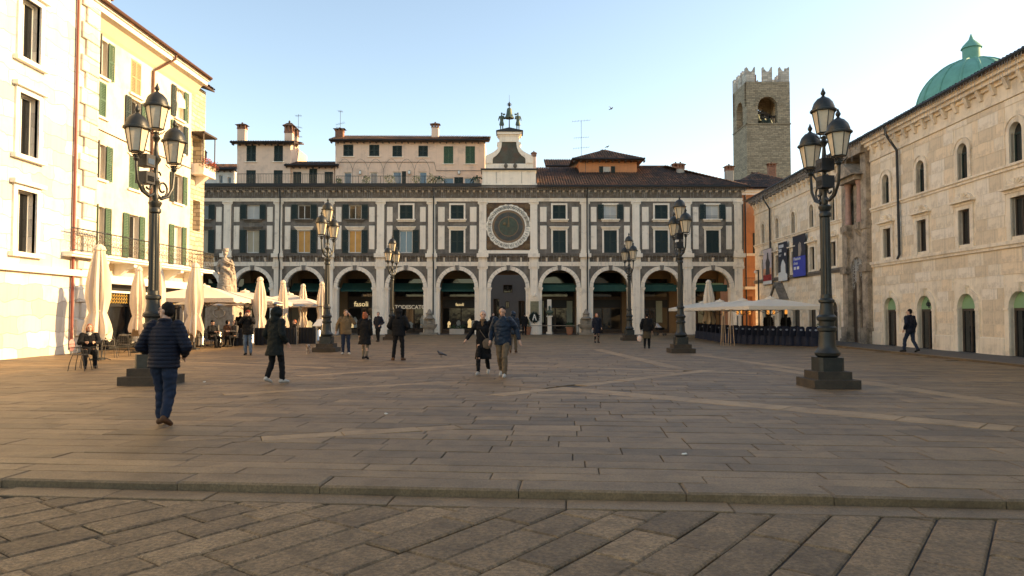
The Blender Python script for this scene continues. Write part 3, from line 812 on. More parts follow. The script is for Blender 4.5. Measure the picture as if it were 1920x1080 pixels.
for s_ in (-1, 1):
    ou_, in_ = scroll(s_)
    q = MB()
    # strip between the inner and the outer curve
    n = 12
    def samp(pl, t):
        L_ = [0]
        for a_, b_ in zip(pl, pl[1:]): L_.append(L_[-1] + math.hypot(b_[0] - a_[0], b_[1] - a_[1]))
        d_ = t * L_[-1]
        for k in range(len(pl) - 1):
            if d_ <= L_[k + 1] + 1e-9:
                f_ = (d_ - L_[k]) / max(1e-9, L_[k + 1] - L_[k]); return (pl[k][0] + (pl[k + 1][0] - pl[k][0]) * f_, pl[k][1] + (pl[k + 1][1] - pl[k][1]) * f_)
        return pl[-1]
    for k in range(n):
        pa, pb, pc, pd = samp(in_, k / n), samp(ou_, k / n), samp(ou_, (k + 1) / n), samp(in_, (k + 1) / n)
        poly = [(fx(p_[0]), fz(p_[1])) for p_ in (pa, pb, pc, pd)]
        if s_ > 0: poly = poly[::-1]
        q.prism(poly, -.1, .9)
    q.tube([(fx(954.5 + s_ * 39.5), -.14, fz(301)), (fx(954.5 + s_ * 39.5), .9, fz(301))], 5.8 * S, 16)
    q.build('volute', m_pale, arc)
q = MB(); pol = [(fx(954.5 + s_ * x_), fz(y_)) for s_, seq in ((-1, ((31, 306.9), (31, 296.5), (24, 292), (18, 285), (14.5, 276), (13.5, 266.5))), (1, ((13.5, 266.5), (14.5, 276), (18, 285), (24, 292), (31, 296.5), (31, 306.9)))) for x_, y_ in seq]
q.prism(pol, -.02, .8); q.build('fresco_panel', mat('old_fresco', (.07, .07, .052), .8, .5, 1.5, .1, 20, dirt=((.14, .055, .03), .35, 1.2)), arc)
for x_ in (948.5, 966):
    q = MB(); q.ball((fx(x_), -.12, fz(311.5)), .16, .12, .2, 10, 6); q.build('ornament', m_dark, arc)
q = MB(); q.box(fx(936), fx(973), -.12, 1.0, fz(266.5), fz(256)); q.box(fx(934), fx(975), -.16, 1.0, fz(256), fz(253)); q.box(fx(932), fx(978), -.28, 1.1, fz(253), fz(248.5)); q.build('cap_block', m_pale, arc)
q = MB(); q.box(fx(930), fx(981), -.34, 1.2, fz(248.5), fz(246)); q.prism([(fx(930), fz(246)), (fx(981), fz(246)), (fx(955), fz(240.5))], -.34, 1.2); q.build('cap_roof', m_black, arc)
TOPZ = fz(243)
# bell on its post
bell = thing('bell', 'bronze bell on a thin post above the clock', 'bell', (fx(955), FY + .4, fz(240.6)))
q = MB(); h = fz(220) - fz(240.6)
q.lathe([(.05, 0), (.035, h + .1)], 8); q.build('post', m_black, bell)
q = MB(); H0 = fz(219.5) - fz(240.6); H1 = fz(200) - fz(240.6)
q.lathe([(.36, H0 + .03), (.395, H0), (.37, H0 + .1), (.29, H0 + .22), (.235, H0 + .45), (.215, H0 + .65), (.19, H1 - .06), (.10, H1), (.03, H1 + .02)], 18); q.build('bell_body', m_bronze, bell, True)
q = MB(); q.lathe([(.02, H1), (.05, H1 + .08), (.03, H1 + .14), (.11, H1 + .26), (.12, H1 + .34), (.03, H1 + .5), (.012, H1 + .56), (.010, H1 + 1.1)], 8)
for s_ in (-1, 1): q.tube([(s_ * .05, 0, H1 + .16), (s_ * .19, 0, H1 + .26), (s_ * .11, 0, H1 + .42)], .018, 5)
q.build('finial', m_black, bell)

# icicle light strands hanging from the cornices
def icicles(name, label, xa, xb, ztop, y, lmin, lmax, step, parent_rot=None, n_long=0, zl=0, group='icicle light strings on the facades'):
    q = MB(); x = xa
    q.tube([(xa, y, ztop), (xb, y, ztop)], .009, 4)
    while x < xb:
        l = random.choice((.35, .6, .8, 1.0)) * random.uniform(lmin, lmax); xx = x
        pts = [(xx, y + random.uniform(-.01, .01), ztop)]
        k = int(l / .12) + 1
        for j in range(1, k + 1): pts.append((xx + random.uniform(-.018, .018), y + random.uniform(-.02, .02), ztop - l * j / k))
        q.tube(pts, .0065, 3)
        for j in range(1, k + 1): q.ball((pts[j][0], pts[j][1], pts[j][2]), .016, .016, .02, 4, 3)
        x += step * random.uniform(.7, 1.4)
    o = q.build(name, m_bulbwire)
    return tag(o, label, 'light string', group)
o = icicles('icicle_lights', 'unlit icicle light strings under the eave of the arcade building', XL + .3, XR + .2, fz(353.5), -.66, .75, 1.0, .16); o.location = (0, FY, 0)
o = icicles('icicle_lights', 'unlit icicle light strings hung along the sill cornice above the arches', XL + .3, XR + .1, fz(479), -.40, .7, 1.25, .30); o.location = (0, FY, 0)
# ================================================================ roofs, rooftop houses, tower, dome
def tile_roof(mb, o, ax, up, L_, H_, kl=0.0, kr=0.0, w=.21, row=.42):
    """pantile slope: o lower left corner, ax along the eave, up the slope (unit vectors), L_ x H_, kl/kr hip slants"""
    o = Vector(o); ax = Vector(ax).normalized(); up = Vector(up).normalized(); n = ax.cross(up).normalized()
    if n.z < 0: n = -n
    k = max(1, int(L_ / w)); ww = L_ / k
    prof = ((0, 0), (.22, .045), (.5, .075), (.78, .045), (1.0, 0))
    for i in range(k):
        ac = (i + .5) * ww
        hm = H_
        if kl > 0: hm = min(hm, ac / kl)
        if kr > 0: hm = min(hm, (L_ - ac) / kr)
        nr = max(1, int(hm / row + .5)); jt = random.uniform(-.05, .05)
        for r_ in range(nr):
            b0 = hm * r_ / nr; b1 = min(hm, hm * (r_ + 1) / nr + .04); lift = random.uniform(.0, .018)
            v = []
            for b_, ex in ((b0 - .03, .028 + lift), (b1, 0)):
                for t, z in prof:
                    v.append(o + ax * (i * ww + t * ww + random.uniform(-.006, .006)) + up * (b_ + (jt * .3 if r_ == 0 else 0)) + n * (z + ex))
            m_ = len(prof)
            mb.add(v, [(j, j + 1, m_ + j + 1, m_ + j) for j in range(m_ - 1)])
def slope_roof(parent, x0, x1, y0, z0, y1, z1, kl=0.0, kr=0.0, name='roof', under=True, m=m_tile):
    """slope with its eave along x at (y0, z0), rising to (y1, z1)"""
    q = MB(); up = Vector((0, y1 - y0, z1 - z0)); H_ = up.length
    tile_roof(q, (x0, y0, z0), (1, 0, 0), up, x1 - x0, H_, kl, kr)
    if under:
        a = H_ * kl; b_ = H_ * kr
        q.add([(x0, y0, z0 - .02), (x1, y0, z0 - .02), (x1 - b_, y1, z1 - .02), (x0 + a, y1, z1 - .02), (x0, y0, z0 - .12), (x1, y0, z0 - .12), (x1 - b_, y1, z1 - .12), (x0 + a, y1, z1 - .12)],
              [(0, 1, 2, 3), (7, 6, 5, 4), (0, 4, 5, 1), (1, 5, 6, 2), (3, 7, 4, 0)])
    return q.build(name, m, parent)
def side_slope(parent, x0, z0, x1, z1, ya, yb, kl=0.0, kr=0.0, name='roof'):
    """slope with its eave along y at (x0, z0), rising to (x1, z1)"""
    q = MB(); up = Vector((x1 - x0, 0, z1 - z0)); H_ = up.length
    if x1 < x0: o, ax = (x0, ya, z0), (0, 1, 0)
    else: o, ax = (x0, yb, z0), (0, -1, 0)
    tile_roof(q, o, ax, up, yb - ya, H_, kl, kr)
    a = H_ * kl; b_ = H_ * kr; s_ = 1 if x1 < x0 else -1; y_a = ya if s_ > 0 else yb; y_b = yb if s_ > 0 else ya
    q.add([(x0, y_a, z0 - .02), (x0, y_b, z0 - .02), (x1, y_b - s_ * b_, z1 - .02), (x1, y_a + s_ * a, z1 - .02)], [(0, 1, 2, 3)])
    return q.build(name, m_tile, parent)
def chimney(label, px, ytop, ybot, Y, wpx=14, m=m_plaster_pink, pots=True):
    b_ = P(px, ybot, Y); t_ = P(px, ytop, Y); h = t_.z - b_.z; w_ = wpx * Y / F
    o = thing('chimney', label, 'chimney', b_ - Vector((0, 0, .6)), 0, 'chimneys on the roofs')
    q = MB(); q.cbox(-w_ / 2, w_ / 2, -w_ * .4, w_ * .4, 0, .6 + h * .68, .02); q.build('stack', m, o)
    q = MB(); z = .6 + h * .68
    q.box(-w_ * .55, w_ * .55, -w_ * .45, w_ * .45, z, z + h * .05)
    for sx in (-1, 0, 1):
        for sy in (-1, 1): q.box(sx * w_ * .42 - .07, sx * w_ * .42 + .07, sy * w_ * .34 - .05, sy * w_ * .34 + .05, z + h * .05, z + h * .2)
    q.build('vent_bricks', m_brick, o)
    q = MB(); z += h * .2
    q.add([(-w_ * .75, -w_ * .62, z), (w_ * .75, -w_ * .62, z), (w_ * .75, w_ * .62, z), (-w_ * .75, w_ * .62, z), (-w_ * .3, 0, z + h * .1), (w_ * .3, 0, z + h * .1)],
          [(0, 1, 5, 4), (1, 2, 5), (2, 3, 4, 5), (3, 0, 4), (3, 2, 1, 0)])
    q.ball((0, 0, z + h * .11), w_ * .14, w_ * .14, h * .06, 8, 5)
    q.build('chimney_cap', m_tile, o)
    return o
def house(name, label, px0, px1, peave, Y, dep, m, zb, wins, roof=None, eave=.45, rise=1.6, trim=True):
    """rooftop house; wins: (px0, px1, py0, py1, kind)"""
    a, b_ = P(px0, peave, Y), P(px1, peave, Y); ze = a.z
    o = thing(name, label, 'house', (0, Y, 0))
    X = lambda px: P(px, 590, Y).x
    Z = lambda py: P(952, py, Y).z
    hs = [(X(w_[0]), X(w_[1]), Z(w_[3]), Z(w_[2])) for w_ in wins]
    q = MB(); q.wall(a.x, b_.x, zb, ze, hs, 0, .3); q.box(a.x, b_.x, .3, dep, zb, ze - .01); q.build('wall', m, o)
    for w_, h_ in zip(wins, hs):
        c = (h_[0] + h_[1]) / 2; hw = (h_[1] - h_[0]) / 2; kd_ = w_[4]
        if kd_ in ('shut', 'shut2'):
            for s_ in (-1, 1): shutter(o, c + s_ * hw / 2, hw - .01, h_[2] + .01, h_[3] - .01, .06, m_green if kd_ == 'shut' else m_green2)
        elif kd_ == 'openshut':
            window(o, c, hw, h_[2], h_[3], .1, m_curtain)
            for s_ in (-1, 1): shutter(o, c + s_ * hw * 1.6, hw * 1.1, h_[2], h_[3], -.03, m_green)
        else:
            window(o, c, hw, h_[2], h_[3], .1, m_glassb if kd_ == 'blue' else m_glass, m_white, cross=False)
        q = MB(); q.box(h_[0] - .12, h_[1] + .12, -.09, .05, h_[2] - .07, h_[2] - .004); q.build('sill', m_pale, o)
    if roof != 'none':
        xa, xb = a.x - eave, b_.x + eave
        if roof == 'hip':
            H_ = math.hypot(dep / 2 + eave, rise); k_ = (dep / 2 + eave) / H_
            slope_roof(o, xa, xb, -eave, ze, dep / 2, ze + rise, k_, k_)
            side_slope(o, xb, ze, xb - dep / 2 - eave, ze + rise, -eave, dep + eave, k_, k_)
            side_slope(o, xa, ze, xa + dep / 2 + eave, ze + rise, -eave, dep + eave, k_, k_)
        else:
            slope_roof(o, xa, xb, -eave, ze, dep / 2, ze + rise)
        q = MB(); q.box(xa + .05, xb - .05, -eave + .05, .0, ze - .13, ze - .09)
        x = xa + .1
        while x < xb: q.box(x, x + .09, -eave + .06, 0, ze - .24, ze - .132); x += .55
        q.build('rafters', m_wood, o)
        q = MB(); q.tube([(xa, -eave - .06, ze - .03), (xb, -eave - .06, ze - .03)], .07, 8); q.build('gutter', m_black, o)
    return o
ZR = fz(350)
RY = 61.6
h1 = house('rooftop_house', 'small pink rooftop house with two shuttered windows between tall chimneys', 445, 545, 268, RY, 5, m_plaster_pink, ZR - .3,
      [(458, 476, 272.5, 303, 'shut'), (510, 527, 272.5, 303, 'shut'), (458, 476, 319, 347, 'shut'), (510, 527, 319, 347, 'shut')], rise=.55)
h2 = house('rooftop_house', 'low link house with dark roof and three green doors on the terrace', 546, 627, 311, RY + .2, 4, m_plaster_pink, ZR - .3,
      [(545.6 + 1, 562, 322, 347, 'shut'), (577, 592, 316, 347, 'shut'), (606, 622, 322, 347, 'shut')], rise=.75)
h3 = house('rooftop_house', 'long pink rooftop house with six green shuttered windows and tiled roof', 629, 909, 264, RY, 6, m_plaster_pink, ZR - .3,
      [(641, 660, 271, 293, 'shut'), (690, 709, 271, 293, 'shut'), (734, 752, 273, 294, 'shut'), (783, 801, 273, 294, 'shut'), (831, 849, 274, 307, 'shut2'), (872, 890, 274, 307, 'shut2'),
       (643, 657, 323, 347, 'blue'), (692, 706, 323, 347, 'blue'), (735, 751, 322, 347, 'blue'), (752, 760, 321, 347, 'shut'), (785, 799, 322, 347, 'blue'),
       (830, 850, 333, 347, 'blue'), (851, 868, 332, 347, 'shut'), (870, 891, 333, 347, 'blue')], rise=1.15)
# bent garden wires and wall lamps on the long house
q = MB()
for k in range(6):
    pxa = 632 + k * 29
    q.tube([P(pxa + 29 * t, 318 - 20 * math.sin(math.pi * t) ** .7, RY - .12) - Vector((0, RY, 0)) for t in [j / 8 for j in range(9)]], .011, 4)
    q.tube([P(pxa + 29, 318, RY - .12) - Vector((0, RY, 0)), P(pxa + 29, 346, RY - .12) - Vector((0, RY, 0))], .011, 4)
q.tube([P(632 + 26 * k, 304, RY - .05) - Vector((0, RY, 0)) for k in range(8)] + [P(818, 320, RY - .05) - Vector((0, RY, 0)), P(905, 320, RY - .05) - Vector((0, RY, 0))], .02, 4)
q.build('pergola_wire', m_black, h3)
for px in (676, 768, 861):
    a = P(px, 324, RY); q = MB(); q.lathe([(.05, -.18), (.12, -.12), (.12, .12), (.04, .2)], 8, (a.x, -.14, a.z)); q.build('wall_lamp', m_steel, h3)
# terrace behind the parapet of the left half, with railing
ter = thing('terrace', 'roof terrace slab in front of the pink rooftop houses', 'terrace', (0, FY, 0))
q = MB(); q.box(XL, fx(903), -.66, 3.4, fz(351), fz(347.5)); q.build('terrace_slab', m_dark, ter)
q = MB(); q.box(XL, fx(903), -.74, -.58, fz(352.5), fz(346.5)); q.build('gutter', m_black, ter)
def railing(label, pxa, pxb, Y, pz0, pz1, step=.13):
    a = P(pxa, pz0, Y); b_ = P(pxb, pz0, Y); zt = P(pxa, pz1, Y).z
    o = thing('terrace_railing', label, 'railing', (0, Y, a.z))
    q = MB(); q.tube([(a.x, 0, zt - a.z), (b_.x, 0, zt - a.z)], .022, 5); q.tube([(a.x, 0, .08), (b_.x, 0, .08)], .016, 5); q.build('rail', m_black, o)
    q = MB(); x = a.x; k = 0
    q2 = MB()
    while x < b_.x:
        (q2 if k % 14 == 0 else q).tube([(x, 0, 0), (x, 0, zt - a.z)], .011 if k % 14 else .024, 4); x += step; k += 1
    q.build('baluster', m_black, o); q2.build('post', m_black, o)
    return o
railing('thin black railing before the small pink house', 444, 626, FY + .9, 346.5, 326)
railing('thin black railing before the long pink house', 631, 826, FY + .9, 346.5, 330)
# potted plants on the terrace
def leafy(mb, c, r, n, sz=.09, flat=1.0):
    for _ in range(n):
        d = Vector((random.gauss(0, 1), random.gauss(0, 1), random.gauss(0, 1) * flat)).normalized() * r * random.uniform(.25, 1.0) ** .6
        p = Vector(c) + d; a = Vector((random.uniform(-1, 1), random.uniform(-1, 1), random.uniform(-1, 1))).normalized(); b_ = a.orthogonal().normalized(); s_ = sz * random.uniform(.6, 1.3)
        mb.add([p - a * s_, p + b_ * s_ * .45, p + a * s_, p - b_ * s_ * .45], [(0, 1, 2, 3)])
m_leaf = mat('dark_leaf', (.035, .065, .022), .6, .4, 6)
m_pot = mat('terracotta', (.33, .14, .075), .85, .2, 5, .2, 30)
m_stonepot = mat('stone_pot', (.42, .37, .30), .85, .15, 4, .2, 30)
def pot_plant(label, loc, pr, ph, cr, n, m=None, kind='bush', group='potted plants', tall=1.0):
    o = thing('potted_plant', label, 'plant', loc, 0, group)
    q = MB(); q.lathe([(pr * .7, 0), (pr, ph * .9), (pr * 1.1, ph * .9), (pr * 1.1, ph), (pr * .9, ph), (pr * .85, ph * .85)], 14); q.build('pot', m or m_pot, o, True)
    q = MB()
    if kind == 'palm':
        for k in range(16):
            a = k * 2.4; l = cr * random.uniform(.8, 1.2); el = random.uniform(.5, 1.2)
            pts = [(math.cos(a) * l * t, math.sin(a) * l * t, ph + .1 + l * (el * t - 1.1 * t * t)) for t in (0, .33, .66, 1)]
            for p_, q_ in zip(pts, pts[1:]):
                s_ = Vector((-math.sin(a), math.cos(a), 0)) * .07
                q.add([Vector(p_) - s_, Vector(p_) + s_, Vector(q_) + s_ * .7, Vector(q_) - s_ * .7], [(0, 1, 2, 3)])
    elif kind == 'cone':
        for k in range(8): leafy(q, (0, 0, ph + cr * tall * 2.2 * k / 8), cr * (1 - k / 9), n // 8, .05)
    else: leafy(q, (0, 0, ph + cr * .7 * tall), cr, n, .075, tall)
    q.build('foliage', m_leaf, o)
    return o
for k, (px, r_) in enumerate(((636, .3), (686, .42), (730, .48), (781, .44), (808, .5))):
    a = P(px, 347, FY + 1.2); pot_plant('round dark bush in a pot on the terrace behind the railing', (a.x, a.y, fz(347.5)), .2, .35, r_, 130, m_pot, 'bush', 'round bushes along the terrace railing', 1.1)
for px in (824, 894):
    a = P(px, 347, FY + .6); pot_plant('spiky palm in a stone urn on the parapet before the long pink house', (a.x, a.y, fz(347.5)), .24, .55, .75, 0, m_stonepot, 'palm', 'palms in urns on the parapet')
# chimneys
chimney('tall plain chimney left of the small rooftop house', 454, 231, 268, RY + 1.5, 15)
chimney('tall chimney at the right gable of the small rooftop house', 542, 229, 296, RY + .8, 15)
chimney('sunlit chimney behind the right gable of the small rooftop house', 552, 238, 296, RY + 2.4, 13)
chimney('brick chimney with aerial at the end of the long tiled roof', 637, 240, 262, RY + 1.5, 15, m_brick)
chimney('plain chimney on the ridge of the long pink house', 816, 230, 262, RY + 1.6, 13)
chimney('small brick chimney beside the scrolled clock gable', 1001, 284, 316, RY + 1, 8)
chimney('twin chimney of plaster and brick on the wide tiled roof', 1276, 305, 343, RY + .4, 13, mat('grey_plaster', (.34, .30, .25), .9, .15, 2, .2, 30))
chimney('shorter chimney standing behind its twin on the wide tiled roof', 1267, 305, 338, RY + 2.0, 12, m_brick)
chimney('chimney near the hip end of the wide tiled roof', 1367, 309, 345, RY, 14, MATS['grey_plaster'])
chimney('chimney on the roof below the stone tower', 1447, 305, 330, 70, 13, m_brick)
# right half: wide tiled roof, green awning terrace, orange house
rt = thing('tiled_roof', 'wide weathered pantile roof right of the clock gable', 'roof', (0, FY, 0))
slope_roof(rt, fx(1008), XR + .45, -.72, fz(351), 5.6, fz(351) + 2.75, 0, .82)
side_slope(rt, XR + .45, fz(351), XR - 5.2, fz(351) + 2.75, -.72, 11, .85, 0)
q = MB(); q.box(fx(1006), XR + .5, -.82, -.68, fz(353), fz(350.6)); q.build('gutter', m_black, rt)
q = MB(); a = fz(351) + 2.75; q.tube([(fx(1190), 5.6, a + .08), (XR - 5.0, 5.6, a + .08)], .13, 8); q.build('ridge_tiles', m_tile, rt)
h4 = house('orange_house', 'orange rooftop house with hipped tile roof and one open shuttered window', 1086, 1194, 300, 62.0, 5.6, m_plaster_orange, ZR - .2, [(1132.5, 1146.5, 312, 338, 'openshut')], 'hip', .6, 1.55)
q = MB(); a = P(1097, 300, 62); q.box(a.x, a.x + .05, -.012, .02, ZR, a.z - .1); q.build('wall_joint', m_dark, h4)
bs = house('back_house', 'low roofs with a dark green awning beside the clock gable', 1008, 1084, 330, 63.5, 4, m_wood, ZR - .3, [], None, .3, .7)
q = MB(); a, b_ = P(1009, 333, 63.0), P(1083, 341, 63.0); q.add([(a.x, -.9, a.z), (b_.x, -.9, a.z), (b_.x, -1.4, b_.z), (a.x, -1.4, b_.z)], [(0, 3, 2, 1)]); q.build('awning', m_awning, bs)
b2 = house('back_house', 'cream gabled house behind the green awning roof', 1030, 1080, 312, 68, 5, m_plaster_cream, ZR, [], None, .4, 1.2)
b3 = house('back_house', 'dark roofed house under the stone tower', 1384, 1490, 345, 66.5, 6, m_plaster_pink, 6, [], 'hip', .5, 1.7)
b4 = house('back_house', 'sunlit house with sloping roof behind the left end of the arcade', 382, 438, 318, 66, 4, m_plaster_white, ZR - 1, [(407, 414, 328, 344, 'dark'), (423, 430, 332, 344, 'dark')], None, .4, .9)
chimney('dark chimney at the left end of the arcade roof', 368, 284, 345, 61, 13, MATS['grey_plaster'])
chimney('paler chimney beside the dark one at the left end of the arcade roof', 380, 278, 345, 61.5, 9, MATS['grey_plaster'])
q = MB(); q.box(XL, fx(440), .2, 3, ZR - .1, ZR + .25); q.build('parapet', m_dark, ter)
# narrow orange building in the corner right of the arcade
OY = 61.5
co = thing('corner_house', 'narrow orange plaster house in the corner beside the arcade', 'house', (0, OY, 0))
X = lambda px: P(px, 590, OY).x; Z = lambda py: P(952, py, OY).z
q = MB(); q.wall(X(1380), X(1480), 0, Z(357), [(X(1413), X(1424), Z(475), Z(437)), (X(1397), X(1411), 0, Z(556))], 0, .3); q.box(X(1380), X(1480), .3, 5, 0, Z(357)); q.build('wall', m_plaster_orange, co)
q = MB(); q.box(X(1380), X(1480), -.3, 0, Z(361), Z(354)); q.box(X(1380), X(1480), -.18, 0, Z(366), Z(361)); q.build('cornice', m_pale, co)
q = MB(); q.box(X(1380), X(1480), -.06, 0, Z(480), Z(475)); q.build('string_course', m_pale, co)
shutter(co, X(1418.5), .4, Z(475), Z(437), .05, m_green)
q = MB(); q.tube([(X(1399), -.12, Z(357)), (X(1399), -.12, 0)], .06, 8); q.build('downpipe', m_black, co)
bl = MB(); bl.box(X(1391), X(1421), -.9, 0, Z(543), Z(538)); bl.build('balcony_slab', m_pale, co)
bl = MB(); bl.tube([(X(1391), -.85, Z(522)), (X(1421), -.85, Z(522))], .02, 5)
x = X(1391)
while x < X(1421): bl.tube([(x, -.85, Z(538)), (x, -.85, Z(522))], .011, 4); x += .11
bl.build('balcony_railing', m_black, co)
slope_roof(co, X(1378), X(1482), -.5, Z(354), 3, Z(354) + 1.3)
# street beyond the passage
pb = thing('passage_house', 'pale house with dark windows seen through the central archway', 'house', (0, 84, 0))
q = MB(); X = lambda px: P(px, 590, 84).x; Z = lambda py: P(952, py, 84).z
hs = [(X(943.5), X(961), Z(549), Z(534)), (X(948), X(955), Z(578), Z(565)), (X(972), X(984), Z(610), Z(564)), (X(925), X(936), Z(600), Z(560))]
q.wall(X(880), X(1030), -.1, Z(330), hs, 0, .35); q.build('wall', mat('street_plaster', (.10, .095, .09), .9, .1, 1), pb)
for h_ in hs: window(pb, (h_[0] + h_[1]) / 2, (h_[1] - h_[0]) / 2, h_[2], h_[3], .1, m_glass, m_wood)
q = MB(); q.box(X(880), X(1030), .36, 6, -.1, Z(330)); q.build('body', m_wood, pb)

# ---------------------------------------------------------------- stone tower
TY = 112.0
tw = thing('stone_tower', 'tall square rubble stone bell tower with swallowtail battlements', 'tower', (0, TY, 0))
X = lambda px: P(px, 590, TY).x; Z = lambda py: P(952, py, TY).z
tx0, tx1 = X(1404.5), X(1487); TW = tx1 - tx0; zt = Z(153); oz0, ozs = Z(231), Z(199); ocx = X(1444.5); orad = X(1463) - ocx
q = MB()
q.wall(tx0, tx1, 0, oz0, [], 0, .9)
q.box(tx0, ocx - orad, 0, .9, oz0, ozs); q.box(ocx + orad, tx1, 0, .9, oz0, ozs); q.arch(tx0, tx1, ozs, zt, ocx, orad, 0, .9, 16)
q.wall(tx0, tx1, 0, zt, [(ocx - orad, ocx + orad, oz0, ozs + orad)], TW, TW + .05) if False else None
# left side wall with its own opening, back and right walls
yc = TW / 2; s0 = len(q.v); f0 = len(q.f)
side = MB(); e_ = .905; side.wall(-TW + e_, -e_, 0, oz0, [], 0, .9); side.box(-TW + e_, -yc - orad, 0, .9, oz0, ozs); side.box(-yc + orad, -e_, 0, .9, oz0, ozs); side.arch(-TW + e_, -e_, ozs, zt, -yc, orad, 0, .9, 16)
q.add([(tx0 + v[1], -v[0], v[2]) for v in side.v], side.f)
q.add([(tx1 - v[1], TW + v[0], v[2]) for v in side.v], side.f)
fr_ = MB(); fr_.wall(tx0, tx1, 0, oz0, [], 0, .9); fr_.box(tx0, ocx - orad, 0, .9, oz0, ozs); fr_.box(ocx + orad, tx1, 0, .9, oz0, ozs); fr_.arch(tx0, tx1, ozs, zt, ocx, orad, 0, .9, 16)
q.add([(tx0 + tx1 - v[0], TW - v[1], v[2]) for v in fr_.v], fr_.f)
q.box(tx0 + .9, tx1 - .9, .9, TW - .9, oz0 - .4, oz0 - .02); q.box(tx0 + .3, tx1 - .3, .3, TW - .3, zt - .35, zt - .02)
q.build('wall', m_rubble, tw)
q = MB(); q.ring(ocx, ozs, orad - .02, orad + .55, -.06, .3, 0, math.pi, 13, .012); q.build('arch_stones', m_rubble, tw)
q = MB(); q.box(tx0 - .1, tx1 + .1, -.1, .1, oz0 - .18, oz0 - .01); q.box(tx0 - .1, tx0 + .1, -.1, TW, oz0 - .18, oz0 - .012); q.build('string_course', m_rubble, tw)
m_mer = mat('battlement_stone', (.50, .45, .38), .9, .15, 1.2, .3, 14, brick=(.7, .35, (.24, .2, .16), .02), streak=.3)
def merlon(x0, x1, y0, y1, z0, z1):
    q = MB(); w_ = x1 - x0; c_ = (x0 + x1) / 2; h = z1 - z0
    poly = [(x0, z0), (x1, z0), (x1, z1 - .1)] + [(x1 - w_ * .06 - w_ * .44 * t, z1 - h * .32 * math.sin(t * math.pi / 2) ** .8) for t in (0, .25, .5, .75, 1)] + [(x0 + w_ * .06 + w_ * .44 * t, z1 - h * .32 * math.sin(t * math.pi / 2) ** .8) for t in (.75, .5, .25, 0)] + [(x0, z1 - .1)]
    q.prism(poly, y0, y1); return q
mz = Z(125)
for pa, pb_ in ((1404.5, 1421.5), (1436, 1454), (1467.5, 1486.5)):
    merlon(X(pa), X(pb_), 0, .55, zt, mz).build('battlement', m_mer, tw)
    merlon(X(pa), X(pb_), TW - .55, TW, zt, mz).build('battlement', m_mer, tw)
for k in range(3):
    ya = .62 + k * (TW - 1.3) / 2.7; q = merlon(0, 1.55, 0, .55, zt, mz)
    for xo in (tx0, tx1 - .55):
        r_ = MB(); r_.add([(xo + v[1], ya + v[0], v[2]) for v in q.v], [f[::-1] for f in q.f]); r_.build('battlement', m_mer, tw)
q = MB(); q.box(X(1426), X(1432), 2, 2.6, zt, mz - .6); q.build('chimney_stub', m_brick, tw)
# bells in the opening
for k, (px, r_, zz) in enumerate(((1433, .75, 211), (1447, .85, 213), (1457, .6, 216), (1440, .5, 203))):
    bo = thing('tower_bell', 'dark bell hanging in the arched opening of the stone tower', 'bell', (X(px), TY + 2.2 + .7 * (k % 2), Z(zz + 10)), 0, 'bells of the stone tower')
    q = MB(); q.lathe([(r_ * .9, .05), (r_, 0), (r_ * .85, r_ * .35), (r_ * .6, r_ * .9), (r_ * .5, r_ * 1.4), (r_ * .15, r_ * 1.6)], 14); q.build('bell_body', m_bronze, bo, True)
    q = MB(); q.box(-1.3, 1.3, -.1, .1, r_ * 1.6, r_ * 1.6 + .3); q.box(-.15, .15, -.1, .1, r_ * 1.6, r_ * 2.6); q.build('headstock', m_wood, bo)
q = MB()
for k in range(9): x = ocx - orad + 2 * orad * (k + .5) / 9; q.tube([(x, .5, oz0), (x, .5, oz0 + 1.3)], .04, 4)
q.tube([(ocx - orad, .5, oz0 + 1.3), (ocx + orad, .5, oz0 + 1.3)], .05, 4); q.build('railing', m_black, tw)
# ---------------------------------------------------------------- green dome
DY = 150.0
dm = thing('cathedral_dome', 'green copper cathedral dome rising behind the pale palace', 'dome', (P(1824, 205, DY).x, DY, 0))
dr = 94 * DY / F; dz = P(1824, 205, DY).z
q = MB(); prof = [(dr * .98, dz - 6), (dr * .98, dz - .2), (dr * 1.03, dz)] + [(dr * math.cos(t), dz + dr * 1.0 * math.sin(t)) for t in [k * .098 for k in range(15)]]
q.lathe([(r_, z_) for r_, z_ in prof if r_ > 1.2], 64); q.build('copper_shell', m_copper, dm, True)
for k in range(16):
    a = 2 * math.pi * k / 16; q = MB(); q.tube([((dr + .05) * math.cos(t) * math.cos(a), (dr + .05) * math.cos(t) * math.sin(a), dz + (dr + .05) * math.sin(t)) for t in [j * .11 for j in range(13)]], .22, 6); q.build('rib', m_copper, dm)
q = MB(); q.lathe([(dr * .99, 0), (dr * .99, dz - 6), (dr * 1.06, dz - 5.6), (dr * 1.06, dz - 5.2), (dr * .98, dz - 5)], 48); q.build('drum', m_pale, dm)
q = MB(); q.lathe([(1.7, dz + dr - .6), (1.7, dz + dr + 2.4), (2.0, dz + dr + 2.5), (1.6, dz + dr + 3.2), (.5, dz + dr + 4.4), (.1, dz + dr + 5.6)], 16); q.build('lantern', m_copper, dm, True)
